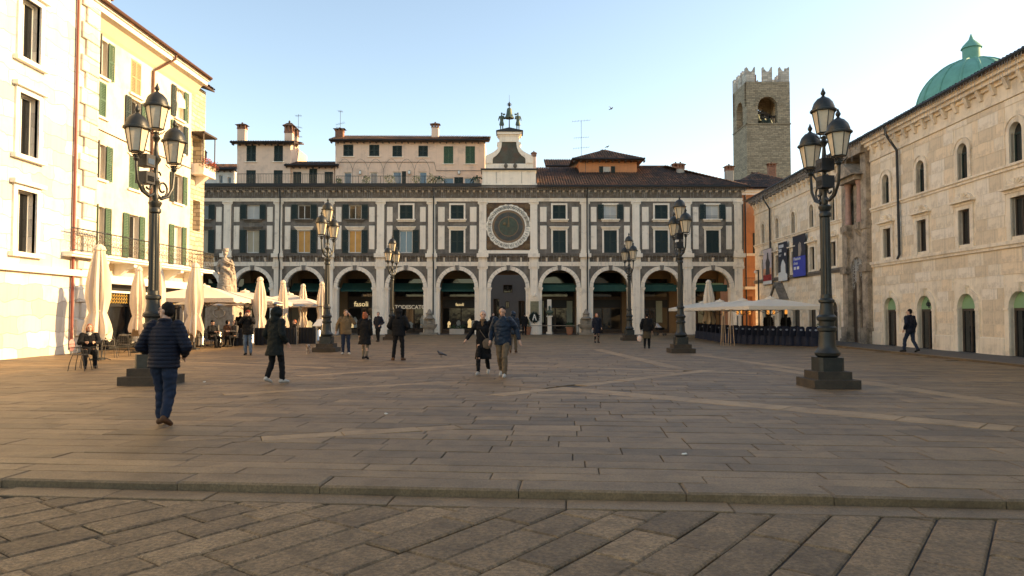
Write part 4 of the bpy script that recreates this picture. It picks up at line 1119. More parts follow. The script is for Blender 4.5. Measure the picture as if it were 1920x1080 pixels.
# ---------------------------------------------------------------- aerials
def aerial(label, px, ytop, ybot, Y, bars):
    a = P(px, ybot, Y); t_ = P(px, ytop, Y)
    o = thing('roof_aerial', label, 'aerial', a, 0, 'television aerials on the roofs')
    q = MB(); h = t_.z - a.z; q.tube([(0, 0, -.8), (0, 0, h)], .018, 5); q.build('mast', m_black, o)
    for f_, l, tl in bars:
        q = MB(); z = h * f_; q.tube([(-l, -.1, z - tl), (l, .1, z + tl)], .010, 4)
        for k in range(7):
            x = -l + 2 * l * k / 6; zz = z - tl + 2 * tl * k / 6; q.tube([(x, -.35, zz), (x, .35, zz)], .006, 4); q.tube([(x, 0, zz - .07), (x, 0, zz + .07)], .005, 4)
        q.build('aerial_bar', m_black, o)
    return o
aerial('tall aerial with three slanting bars behind the clock gable', 1090, 226, 290, 64, ((.99, .8, .08), (.5, .65, .06), (.2, .7, .08)))
aerial('thin aerial beside the tall rooftop chimneys', 559, 214, 275, RY + 2, ((.95, .25, .02), (.6, .3, -.05), (.3, .3, .03)))
aerial('aerial on the brick chimney of the long tiled roof', 638, 208, 248, RY + 1.6, ((.98, .18, 0), (.4, .35, .1), (.2, .35, -.05)))
# ================================================================ left sunlit palazzo
LA = R(90) - math.atan(.0356)
lx0, ly0 = -18.2 + (32 - 41) * .0356, 32.0
lp = thing('cream_palazzo', 'sunlit cream plaster palazzo with green shutters and a long iron balcony', 'building', (lx0, ly0, 0), LA)
def lloc(px, py=None):
    """local x along the left facade of the photo column px, and z of row py there"""
    u = (PX - px) / F; Y = (18.2 + .0356 * 41) / (u + .0356); s_ = (Y - 32) * math.sqrt(1 + .0356 ** 2)
    return (s_, None if py is None else P(px, py, Y).z)
LEN = 9.05; EZ = 14.95
ROWS = {4: (12.45, 14.15), 3: (10.6, 12.2), 2: (7.75, 9.35), 1: (4.35, 6.5)}
COLS = [lloc(180)[0], lloc(247)[0], lloc(330)[0]]
st_ = {(4, 0): 'ajar', (4, 1): 'closed', (4, 2): 'open', (3, 0): 'closed', (3, 1): 'open', (3, 2): 'open', (2, 0): 'ajar', (2, 1): 'closed2', (2, 2): 'open', (1, 0): 'ajar', (1, 1): 'open', (1, 2): 'open'}
hw = .46
hs = [(c - hw, c + hw, *ROWS[r_]) for r_ in ROWS for c in COLS]
q = MB(); q.wall(-3.0, LEN, 3.4, EZ, hs, 0, .32); q.build('wall', m_plaster_cream, lp)
q = MB(); q.box(-3, LEN, .35, 10, .0, EZ); q.build('body', m_plaster_cream, lp)
for r_, (z0, z1) in ROWS.items():
    for k, c in enumerate(COLS):
        stt = st_[(r_, k)]
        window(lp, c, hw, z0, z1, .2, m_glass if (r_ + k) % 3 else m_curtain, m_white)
        q = MB(); q.box(c - hw - .15, c + hw + .15, -.12, .06, z0 - .10, z0 - .003); q.build('sill', m_plaster_white, lp)
        for s_ in (-1, 1):
            if stt.startswith('closed'):
                shutter(lp, c + s_ * hw / 2, hw - .01, z0 + .01, z1 - .01, .03, m_tanshut if stt == 'closed' and r_ == 4 else m_green2)
            else:
                an = 0.0
                if stt == 'ajar' and s_ < 0: an = R(-70)
                m_ = m_green2 if (r_ + k + (s_ > 0)) % 2 or r_ < 2 else m_green
                o = shutter(lp, c + s_ * (hw + hw / 2 + .02), hw, z0, z1, -.05, m_)
                if an:
                    o.location = (c + s_ * (hw + .10), -.22, z0); o.rotation_euler = (0, 0, R(-62) * s_)
fl = MB(); c = COLS[2]
fl.add([(c - .30 + .1 * j, -.14 + .03 * math.sin(j * 1.9), 13.95 - .06 * j) for j in range(7)] + [(c - .34 + .105 * j, -.16 + .04 * math.sin(j * 1.7 + 1), 13.0 + .02 * j) for j in range(7)], [(j, 7 + j, 8 + j, j + 1) for j in range(6)])
tag(fl.build('hanging_banner', mat('white_yellow_cloth', (.75, .7, .5), .9, .25, 1.5), None), 'pale cloth banner hung from a top floor window', 'banner'); ob_ = bpy.data.objects['hanging_banner']; ob_.location = lp.location; ob_.rotation_euler = lp.rotation_euler
# eave: cove, fascia, tiles
q = MB(); q.prismx([(0, EZ - .62), (-.12, EZ - .5), (-.42, EZ - .12), (-.62, EZ - .02), (0, EZ - .02)], -3, LEN + .3); q.build('cove', m_cove, lp)
q = MB(); q.box(-3, LEN + .45, -.70, .4, EZ - .02, EZ + .22); q.box(-3, LEN + .5, -.80, .4, EZ + .22, EZ + .34); q.build('cornice', m_plaster_white, lp)
q = MB(); q.tube([(-3, -.9, EZ + .40), (LEN + .5, -.9, EZ + .40)], .085, 8); q.build('gutter', mat('copper_gutter', (.12, .055, .032), .5, .2, 4, metal=.5), lp)
slope_roof(lp, -3, LEN + .55, -.85, EZ + .38, 4.5, EZ + 2.2)
q = MB(); dx = lloc(277)[0]
q.tube([(dx + .8, -.86, EZ + .36), (dx + .8, -.8, EZ + .1), (dx + .25, -.25, EZ - .55), (dx, -.09, EZ - .8), (dx, -.09, .3)], .06, 8); q.build('downpipe', MATS['copper_gutter'], lp, True)
q = MB(); q.tube([(-3, -.03, 10.05), (3, -.03, 9.92), (LEN, -.03, 9.98)], .022, 5); q.build('wall_cable', m_wood, lp)
chl = thing('chimney', 'wide brick chimney with tiled hood on the cream palazzo roof', 'chimney', lp.matrix_basis @ Vector((1.0, .55, EZ + .5)), LA, 'chimneys on the roofs')
q = MB(); q.cbox(-.42, .42, -.32, .32, 0, 1.0, .02); q.build('stack', m_plaster_pink, chl)
q = MB()
for sx in (-1, -.33, .33, 1):
    for sy in (-1, 1): q.box(sx * .42 - .06, sx * .42 + .06, sy * .3 - .05, sy * .3 + .05, 1.0, 1.36)
q.box(-.5, .5, -.4, .4, .96, 1.04); q.build('vent_bricks', m_brick, chl)
q = MB(); q.add([(-.72, -.58, 1.36), (.72, -.58, 1.36), (.72, .58, 1.36), (-.72, .58, 1.36), (-.3, 0, 1.72), (.3, 0, 1.72)], [(0, 1, 5, 4), (1, 2, 5), (2, 3, 4, 5), (3, 0, 4), (3, 2, 1, 0)]); q.build('chimney_cap', m_tile, chl)
# balcony
BZ = 4.1
q = MB(); q.box(-3, LEN + .75, -1.05, .0, BZ - .12, BZ); q.box(-3, LEN + .8, -1.12, 0, BZ - .02, BZ + .06); q.build('balcony_slab', m_plaster_white, lp)
for k in range(5):
    x = -.4 + k * 2.25
    q = MB(); q.prismx([(0, BZ - .12), (-.95, BZ - .12), (-.95, BZ - .28), (-.6, BZ - .36), (-.3, BZ - .62), (0, BZ - .75)], x - .14, x + .14); q.build('balcony_bracket', m_plaster_white, lp)
q = MB(); q.tube([(-3, -1.05, BZ + 1.02), (LEN + .75, -1.05, BZ + 1.02), (LEN + .75, 0, BZ + 1.02)], .028, 6); q.tube([(-3, -1.05, BZ + .14), (LEN + .75, -1.05, BZ + .14), (LEN + .75, 0, BZ + .14)], .02, 6); q.build('balcony_rail', m_iron, lp)
m_ironlit = mat('wrought_iron', (.09, .075, .05), .6, .3, 6, metal=.3)
q = MB(); x = -3.0; k = 0
def scrolls(q, x, y, dxv, dyv):
    for zc, r_, sg in ((.36, .12, 1), (.58, .13, -1), (.82, .11, 1)):
        q.tube([(x + dxv * (.17 + sg * r_ * (1 - t * .11) * math.cos(t)), y + dyv * (.17 + sg * r_ * (1 - t * .11) * math.cos(t)), BZ + zc + r_ * (1 - t * .11) * math.sin(t)) for t in [j * .75 for j in range(9)]], .012, 4)
    q.tube([(x, y, BZ + .14), (x, y, BZ + 1.02)], .013, 4)
while x < LEN + .6: scrolls(q, x, -1.05, 1, 0); x += .34
for k in range(3): scrolls(q, LEN + .75, -1.05 + .34 * k, 0, 1)
q.build('balcony_ironwork', m_ironlit, lp)
# ground floor: cafe front with dark glazing between white piers
q = MB(); q.box(-3, LEN, -.18, .3, 3.05, 3.4); q.box(-3, LEN, -.06, .3, 2.62, 2.72); q.build('shop_beam', m_plaster_white, lp)
for a, b_ in ((-3, -2.2), (LEN - .75, LEN)):
    q = MB(); q.cbox(a, b_, -.1, .3, 0, 3.05, .02); q.build('pier', m_plaster_white, lp)
q = MB(); q.box(-2.2, LEN - .75, .12, .34, 2.72, 3.05); q.build('shop_fascia', m_black, lp)
xx = -2.2; n = 6; ww = (LEN - .75 + 2.2) / n
m_orn = mat('gilt_grille', (.62, .40, .10), .5, .2, 8, metal=.2)
for k in range(n):
    a = xx + k * ww
    q = MB(); q.box(a, a + .11, .02, .2, 0, 2.62); q.box(a + .11, a + ww, .05, .2, 1.98, 2.06); q.box(a + .11, a + ww, .05, .2, 0, .12); so = q.build('shopfront', m_black, lp)
    q = MB(); q.box(a + .11, a + ww, .12, .13, .12, 1.98); q.build('shop_window', m_glass, so)
    q = MB(); q.box(a + .11, a + ww, .13, .14, 2.06, 2.62); q.build('grille_back', m_black, so)
    q = MB(); step = (ww - .11) / 8
    for j in range(8):
        xa = a + .11 + j * step
        for zc in (2.14, 2.30, 2.46):
            q.tube([(xa + .02, .1, zc), (xa + step * .5, .1, zc + .08), (xa + step - .02, .1, zc), (xa + step * .5, .1, zc + .16)], .016, 4)
    q.build('gilt_pattern', m_orn, so)
# awning box over the cafe front
q = MB(); q.box(-2.2, LEN - .8, -.34, -.185, 3.02, 3.2); q.build('awning_case', m_white, lp)
# stone-built end of the range, set back, with a little balcony of flowers
ru = thing('stone_house', 'rough stone house end with a flower balcony beside the cream palazzo', 'building', lp.matrix_basis @ Vector((LEN, .12, 0)), LA)
q = MB(); q.wall(.02, 2.0, 0, EZ + .1, [(.4, 1.6, 10.2, 12.0), (.6, 1.5, 6.5, 8.3)], 0, .5); q.box(.02, 2.0, .5, 8, 0, EZ + .08); q.build('wall', mat('pale_rubble', (.52, .43, .30), .9, .2, 1.5, .7, 12, brick=(.5, .25, (.25, .19, .13), .03)), ru)
q = MB(); q.box(.25, 1.85, -.75, 0, 9.7, 9.85); q.prismx([(0, 9.7), (-.7, 9.7), (0, 9.1)], .85, 1.2); q.build('balcony_slab', m_pale, ru)
q = MB(); q.box(.28, 1.82, -.74, -.68, 9.85, 10.35); q.box(.28, .34, -.74, 0, 9.85, 10.35); q.build('balcony_front', m_pale, ru)
q = MB(); q.box(.2, 1.9, -.8, 0, 12.1, 12.2); q.tube([(.3, -.7, 10.3), (.3, -.7, 12.1)], .04, 6); q.tube([(1.8, -.7, 10.3), (1.8, -.7, 12.1)], .04, 6); q.build('balcony_canopy', m_wood, ru)
q = MB(); [leafy(q, (.4 + .32 * k, -.75, 10.45), .32, 70, .06) for k in range(5)]; q.build('flowers', mat('red_flowers', (.42, .06, .03), .7, .5, 9), ru)
q = MB(); [leafy(q, (.4 + .32 * k, -.7, 10.35), .34, 90, .06) for k in range(5)]; q.build('greenery', m_leaf, ru)
slope_roof(ru, -.2, 2.1, -.5, EZ + .2, 4, EZ + 1.8)
# white marble building nearer on the left
wb = thing('white_building', 'brilliant white stone building corner beside the cream palazzo', 'building', (-18.0, 31.2, 0), R(90))
q = MB(); hs = [(-5.0, -3.9, 3.9 + 3.6 * k, 6.2 + 3.6 * k) for k in range(5)] + [(-8.6, -7.5, 3.9 + 3.6 * k, 6.2 + 3.6 * k) for k in range(5)] + [(-12.2, -11.1, 3.9 + 3.6 * k, 6.2 + 3.6 * k) for k in range(5)]
q.wall(-24, 0, 0, 24, hs, 0, .4); q.box(-24, 0, .42, 12, 0, 24); q.build('wall', m_ashlar_white, wb)
for h_ in hs:
    window(wb, (h_[0] + h_[1]) / 2, (h_[1] - h_[0]) / 2, h_[2], h_[3], .25, m_glass, m_white)
    q = MB(); q.box(h_[0] - .2, h_[0], -.08, .1, h_[2], h_[3] + .2); q.box(h_[1], h_[1] + .2, -.08, .1, h_[2], h_[3] + .2); q.box(h_[0], h_[1], -.08, .1, h_[3], h_[3] + .2); q.box(h_[0] - .35, h_[1] + .35, -.2, .1, h_[2] - .16, h_[2] - .003); q.box(h_[0] - .35, h_[1] + .35, -.22, .1, h_[3] + .2, h_[3] + .36); q.build('window_surround', m_plaster_white, wb)
for k in range(34):       # corner quoins, each a block
    z = .02 + k * .7
    if z > 23: break
    q = MB(); q.cbox(-1.25 if k % 2 else -.95, .0, -.12, .0, z, z + .68, .03); q.build('corner_stone', m_ashlar_white, wb)
q = MB(); q.box(-24, .05, -.2, 0, 3.2, 3.45); q.build('string_course', m_plaster_white, wb)
q = MB(); q.tube([(-1.6, -.1, 24), (-1.6, -.1, .2)], .06, 8); q.build('downpipe', mat('red_brown_pipe', (.22, .05, .03), .5, .15, 3), wb)

# ================================================================ right palace of pale stone
RAn = -(R(90) + math.atan(.043))
rx0 = 19 + .043 * (58.5 - 31.8)
rp = thing('pale_palace', 'long pale stone palace with round-headed windows and a sculpted portal bay', 'building', (rx0, 58.5, 0), RAn)
KX = math.sqrt(1 + .043 ** 2)
rl = lambda Y: (58.5 - Y) * KX
def rpx(px): return rl(17.633 / ((px - PX) / F - .043))
EV = 10.85
BAYS = [rl(y_) for y_ in (56.2, 52.9, 49.55, 46.2, 42.9, 36.25, 32.95, 29.65, 26.3, 23.0)]
PORT = (rl(41.1), rl(38.0))
RLEN = rl(18)
SC1, SC2, FR = 4.25, 7.1, 9.7
ARW = .42
doors = {rl(36.0): (1.0, 'green'), rl(32.8): (1.0, 'green'), rl(42.9): (.95, 'dark'), rl(29.6): (1.0, 'green'), rl(26.3): (1.0, 'green'), rl(23): (1.0, 'green')}
gdoor = {rl(52.0): (.75, 2.4), rl(46.3): (.6, 2.1), rl(55.8): (.7, 2.3), rl(49.2): (.7, 2.3)}
DSP = 1.85
def seg_wall(mb, x0, x1, z0, z1, holes, arches, y0, y1):
    """wall with rectangular and round-headed openings; arches: (cx, r, zbottom, zspring)"""
    mb.wall(x0, x1, z0, z1, holes + [(c - r_, c + r_, zb, zs + r_) for c, r_, zb, zs in arches], y0, y1)
    for c, r_, zb, zs in arches:      # fill the corners above each round head
        mb.arch(c - r_, c + r_, zs, zs + r_, c, r_ - .001, y0, y1, 14)
upper = [(c, ARW * .85, 7.2, 8.35) for c in BAYS]
mid = [(c - .40, c + .40, 4.5, 5.95) for c in BAYS]
q = MB()
for xa, xb in ((0, PORT[0]), (PORT[1], RLEN)):
    inn = lambda c: xa < c < xb
    seg_wall(q, xa, xb, 0, EV - .05, [h_ for h_ in mid if inn(h_[0])] + [(c - w_, c + w_, .06, h_) for c, (w_, h_) in gdoor.items() if inn(c)],
             [a_ for a_ in upper if inn(a_[0])] + [(c, w_ * .62, .06, DSP) for c, (w_, _) in doors.items() if inn(c)], 0, .55)
q.box(PORT[0], PORT[1], .9, 1.4, 0, EV - .05)
q.build('wall', m_botticino, rp)
q = MB(); q.box(0, RLEN, 1.5, 9, 0, EV - .05); q.build('body', m_botticino, rp)
# ashlar facing: individual blocks proud of the wall, leaving out the openings
ub = MB(); ub.cbox(0, 1, 0, 1, 0, 1, .012); bm_ = bpy.data.meshes.new('ashlar_block'); 
courses = []
def blocked(xa, xb, za, zb):
    for c, r_, z0, zs in upper:
        if xa < c + r_ + .22 and xb > c - r_ - .22 and za < zs + r_ + .24 and zb > z0 - .05: return True
    for a, b_, z0, z1 in mid:
        if xa < b_ + .3 and xb > a - .3 and za < z1 + .62 and zb > z0 - .02: return True
    for c, (w_, _) in doors.items():
        if xa < c + w_ * .62 + .26 and xb > c - w_ * .62 - .26 and za < DSP + w_ * .62 + .3: return True
    for c, (w_, h_) in gdoor.items():
        if xa < c + w_ + .28 and xb > c - w_ - .28 and za < h_ + .28: return True
    if xa < PORT[1] + .05 and xb > PORT[0] - .05: return True
    return False
blocks = []
def lay(z0, z1, hmin, hmax, lmin, lmax):
    z = z0
    while z < z1 - .08:
        h = min(random.uniform(hmin, hmax), z1 - z)
        if z1 - z - h < .15: h = z1 - z
        x = .02
        while x < RLEN:
            l = random.uniform(lmin, lmax); xa, xb = x, min(x + l, RLEN)
            # shorten against openings in small steps so that the facing meets the surrounds
            cells = []; n_ = max(1, int((xb - xa) / .12)); cur = None
            for k in range(n_):
                ca, cb_ = xa + (xb - xa) * k / n_, xa + (xb - xa) * (k + 1) / n_
                if blocked(ca, cb_, z, z + h):
                    if cur: cells.append(cur); cur = None
                else: cur = [ca, cb_] if cur is None else [cur[0], cb_]
            if cur: cells.append(cur)
            for a, b_ in cells:
                if b_ - a > .1: blocks.append((a, b_, z, z + h))
            x = xb
        z += h
lay(.75, SC1 - .16, .42, .56, .7, 1.5); lay(SC1 + .12, SC2 - .10, .45, .62, .7, 1.5); lay(SC2 + .12, FR - .03, .5, .68, .8, 1.6)
me_b = bpy.data.meshes.new('ashlar_block'); t_ = MB(); t_.cbox(-.5, .5, -.018, .02, -.5, .5, .0); me_b.from_pydata(t_.v, [], t_.f)
me_bs = []
for k in range(4):
    mm = me_b.copy(); mm.materials.append(mat('botticino_block_%d' % k, tuple(v * s_ for v, s_ in zip((.82, .675, .50), ((1, 1, 1), (1.05, 1.08, 1.14), (.88, .84, .79), (1.03, .97, .9))[k])), .8, .12, 1.0, .28, 26, dirt=((.45, .35, .25), .36, 1.2), streak=.42)); me_bs.append(mm)
def vis(bk):
    Yb = 58.5 - (bk[0] + bk[1]) / 2; return (bk[1] - bk[0]) * (bk[3] - bk[2]) / max(Yb, 24) ** 3 * (1 if Yb > 26.3 else .0)
blocks.sort(key=lambda b_: -vis(b_))
rest = MB()
for k, (a, b_, z0, z1) in enumerate(blocks):
    g_ = .007
    if k < 290:
        o = link('ashlar_block', random.choice(me_bs), rp, ((a + b_) / 2, random.uniform(-.006, .0), (z0 + z1) / 2)); o.scale = (b_ - a - g_, 1, z1 - z0 - g_)
    else: rest.cbox(a + g_ / 2, b_ - g_ / 2, -.018 + random.uniform(-.005, 0), .02, z0 + g_ / 2, z1 - g_ / 2, .006)
tag(rest.build('ashlar_facing', m_botticino, rp), None, None, None, 'stuff')
# plinth, string courses, cornice
for xa, xb in ((0, PORT[0] - .05), (PORT[1] + .05, RLEN)):
    inn = sorted([(c - w_ * .62 - .27, c + w_ * .62 + .27) for c, (w_, _) in doors.items()] + [(c - w_ - .29, c + w_ + .29) for c, (w_, _) in gdoor.items()])
    x = xa
    for a, b_ in inn + [(xb, xb)]:
        if a < xa or a > xb: continue
        if a - x > .1: q = MB(); q.cbox(x, a, -.10, .02, .02, .72, .03); q.build('plinth', m_botticino, rp)
        x = b_
    q = MB(); q.box(xa, xb, -.10, .02, SC1 - .16, SC1 - .04); q.box(xa, xb, -.16, .02, SC1 - .04, SC1 + .10); q.build('string_course', m_dark if xa == 0 else m_botticino, rp)
    q = MB(); q.box(xa, xb, -.07, .02, SC2 - .10, SC2 + .02); q.box(xa, xb, -.13, .02, SC2 + .02, SC2 + .11); q.build('string_course', m_botticino, rp)
    q = MB(); q.box(xa, xb, -.08, .02, FR - .02, FR + .10); q.box(xa, xb, -.05, .02, FR + .10, FR + .62); q.box(xa, xb, -.16, .02, FR + .62, FR + .76); q.build('frieze', m_botticino, rp)
    q = MB(); q.box(xa, xb, -.34, .1, FR + .76, FR + .92); q.box(xa, xb, -.48, .1, FR + .92, FR + 1.06); q.box(xa, xb, -.58, .1, FR + 1.06, EV + .02); q.build('cornice', m_dark if xa == 0 else m_botticino, rp)
x = .3
while x < RLEN:
    if not PORT[0] - .3 < x < PORT[1] + .2:
        q = MB(); q.prismx([(-.05, FR + .34), (-.14, FR + .34), (-.30, FR + .755), (-.05, FR + .755)], x, x + .2); q.build('console', m_botticino, rp)
    x += .83
slope_roof(rp, -.5, RLEN, -.66, EV + .03, 6, EV + 2.3)
q = MB(); q.tube([(-.3, -.70, EV + .02), (RLEN, -.70, EV + .02)], .07, 8); q.build('gutter', m_black, rp)
# windows
for c in BAYS:
    r_ = ARW * .85
    q = MB(); q.ring(c, 8.35, r_ + .002, r_ + .2, -.07, .1, 0, math.pi, 12); q.box(c - r_ - .2, c - r_, -.07, .1, 7.2, 8.35); q.box(c + r_, c + r_ + .2, -.07, .1, 7.2, 8.35); q.ring(c, 8.35, r_ + .2, r_ + .25, -.10, .1, 0, math.pi, 12); q.build('window_surround', m_botticino, rp)
    w_ = window(rp, c, r_, 7.2, 8.36, .13, m_glass, m_green, True)
    q = MB(); q.prism([(c + r_ * math.cos(math.pi * k / 12), 8.36 + r_ * math.sin(math.pi * k / 12)) for k in range(13)], .15, .17); q.build('arched_pane', m_glass, w_)
    q = MB(); q.box(c - .64, c - .40, -.06, .1, 4.37, 6.12); q.box(c + .40, c + .64, -.06, .1, 4.37, 6.12); q.box(c - .40, c + .40, -.06, .1, 5.95, 6.12)
    q.box(c - .70, c + .70, -.10, .1, 6.12, 6.24); q.box(c - .80, c + .80, -.24, .1, 6.24, 6.32); q.build('window_surround', m_botticino, rp)
    q = MB(); q.prism([(c + .60 * math.cos(math.pi * k / 12), 6.322 + .34 * math.sin(math.pi * k / 12)) for k in range(13)], -.13, .05)
    for k in range(7):
        t = math.pi * (k + .5) / 7; q.tube([(c, -.15, 6.34), (c + .52 * math.cos(t), -.15, 6.34 + .29 * math.sin(t))], .03, 5)
    q.build('shell_pediment', m_botticino, rp)
    window(rp, c, .40, 4.5, 5.95, .13, m_glass, m_wood, True)
# ground-floor doorways
for c, (wd, kd_) in doors.items():
    r_ = wd * .62
    q = MB(); q.ring(c, DSP, r_ + .002, r_ + .24, -.08, .1, 0, math.pi, 13, .004); q.box(c - r_ - .24, c - r_, -.08, .1, .02, DSP - .08); q.box(c + r_, c + r_ + .24, -.08, .1, .02, DSP - .08)
    q.box(c - r_ - .27, c - r_ + .0, -.11, .1, DSP - .08, DSP + .002); q.box(c + r_, c + r_ + .27, -.11, .1, DSP - .08, DSP + .002); q.build('door_surround', m_botticino, rp)
    q = MB(); q.prism([(c - .09, DSP + r_ - .02), (c + .09, DSP + r_ - .02), (c + .14, DSP + r_ + .33), (c - .14, DSP + r_ + .33)], -.17, .05); q.build('keystone', m_botticino, rp)
    d_ = MB(); d_.box(c - r_, c - r_ + .09, .13, .21, .06, DSP); d_.box(c + r_ - .09, c + r_, .13, .21, .06, DSP); d_.box(c - r_ + .09, c + r_ - .09, .13, .21, DSP - .1, DSP); d_.box(c - .05, c + .05, .13, .21, .06, DSP - .1)
    do = d_.build('door', m_wood, rp)
    q = MB(); q.box(c - r_ + .09, c + r_ - .09, .17, .18, .06, DSP - .1); q.build('pane', m_glass, do)
    q = MB(); q.prism([(c + (r_ + .0) * math.cos(math.pi * k / 14), DSP + (r_ + .0) * math.sin(math.pi * k / 14)) for k in range(15)], .12, .16); q.build('fanlight', mat('green_fanlight', (.22, .36, .19), .4, .1, 3) if kd_ == 'green' else m_glass, do)
    if abs(c - rl(32.8)) < .01: text(do, 'dp', (c + .02, .105, DSP + .14), .36, m_black, 'sign_lettering', .01, bold=.012)
for c, (w_, h_) in gdoor.items():
    q = MB(); q.box(c - w_ - .2, c - w_, -.06, .1, .02, h_ + .2); q.box(c + w_, c + w_ + .2, -.06, .1, .02, h_ + .2); q.box(c - w_, c + w_, -.06, .1, h_, h_ + .2); q.build('door_surround', m_botticino, rp)
    window(rp, c, w_, .06, h_, .13, m_glass, m_wood, True, 'door')
c = rl(52.0); q = MB(); q.prism([(c - 1.15, 2.75), (c + 1.15, 2.75), (c, 3.75)], -.5, .0); q.build('gable_pediment', m_botticino, rp)
q = MB(); q.prism([(c - 1.35, 2.68), (c - 1.15, 2.68), (c + .0, 3.72), (c + 1.15, 2.68), (c + 1.35, 2.68), (c, 3.95)], -.62, .0); q.build('pediment_moulding', m_dark, rp)
# the portal bay: deep niche, columns, pediment, balcony consoles
pc = (PORT[0] + PORT[1]) / 2; pw = (PORT[1] - PORT[0]) / 2
for s_ in (-1, 1):
    q = MB(); x = pc + s_ * (pw - .32); q.box(x - .32, x + .32, -.25, .9, .7, EV - .6); q.box(x - .42, x + .42, -.42, .9, 0, .25); q.box(x - .38, x + .38, -.36, .9, .25, .9); q.box(x - .40, x + .40, -.36, .9, 3.9, 4.3); q.box(x - .38, x + .38, -.32, .9, 6.2, 6.6); q.build('portal_pier', m_portal, rp)
    q = MB(); q.lathe([(.2, 6.6), (.17, 6.75), (.155, 7.6), (.14, 8.6), (.2, 8.75), (.2, 8.9)], 14, (pc + s_ * .72, -.22, 0)); q.build('column', mat('red_marble', (.36, .2, .15), .5, .3, 5), rp, True)
    q = MB(); q.prismx([(.5, 6.6), (-.45, 6.6), (-.45, 6.25), (-.1, 5.8), (.15, 5.1), (.5, 4.9)], pc + s_ * .72 - .24, pc + s_ * .72 + .24); q.build('console', m_portal, rp)
q = MB(); q.box(pc - .5, pc + .5, -.02, .9, 6.6, 8.8); q.build('carved_panel', m_portal, rp)
for k in range(10):
    q = MB(); q.ball((pc + random.uniform(-.25, .25), -.05, 6.8 + k * .2), .14, .08, .1, 8, 5); q.build('carving', m_portal, rp)
q = MB(); q.box(pc - 1.05, pc + 1.05, -.62, .9, 8.9, 9.15); q.prism([(pc - 1.3, 9.15), (pc + 1.3, 9.15), (pc, 9.95)], -.85, .9); q.build('pediment', m_portal, rp)
q = MB(); q.box(pc - pw, pc + pw, -.5, .9, EV - .6, EV + .0); q.build('portal_cornice', m_portal, rp)
q = MB(); q.arch(pc - pw + .6, pc + pw - .6, 3.9, 5.0, pc, pw - .68, -.12, .9, 14); q.box(pc - pw + .6, pc + pw - .6, -.12, .9, 5.0, 6.6); q.build('portal_arch', m_portal, rp)
q = MB(); q.box(pc - pw + .6, pc + pw - .6, .05, .09, 0, 4.8); q.build('portal_door', m_wood, rp)
q = MB(); q.box(pc - .15, pc + .15, -.08, .045, 0, 4.0); q.build('door_post', m_portal, rp)
for x in (rpx(1690), rl(44.6), rl(54.4)):
    q = MB(); q.tube([(x, -.62, EV - .05), (x, -.60, EV - .4), (x + .18, -.16, FR - .1), (x + .18, -.14, 4.5), (x + .1, -.2, 4.3)], .065, 8); q.build('downpipe', m_black, rp, True)
# hanging lights
o = icicles('icicle_lights', 'unlit icicle light strings along the eave of the pale palace', 0.2, RLEN - .3, EV - .02, -.72, .6, 1.0, .2); o.location = rp.location; o.rotation_euler = rp.rotation_euler
q = MB()
for k in range(60):
    x = pc + random.uniform(-.85, .85); l = random.uniform(.5, 1.5); q.tube([(x, .02 + random.uniform(-.15, .15), 4.85 - abs(x - pc) * .5), (x + .03, 0, 4.85 - abs(x - pc) * .5 - l)], .008, 3)
    for j in range(7): q.ball((x + .02, 0, 4.8 - abs(x - pc) * .5 - l * j / 7), .02, .02, .025, 4, 3)
o = tag(q.build('icicle_lights', m_bulbwire), 'cluster of unlit icicle lights hanging in the portal of the pale palace', 'light string', 'icicle light strings on the facades'); o.location = rp.location; o.rotation_euler = rp.rotation_euler
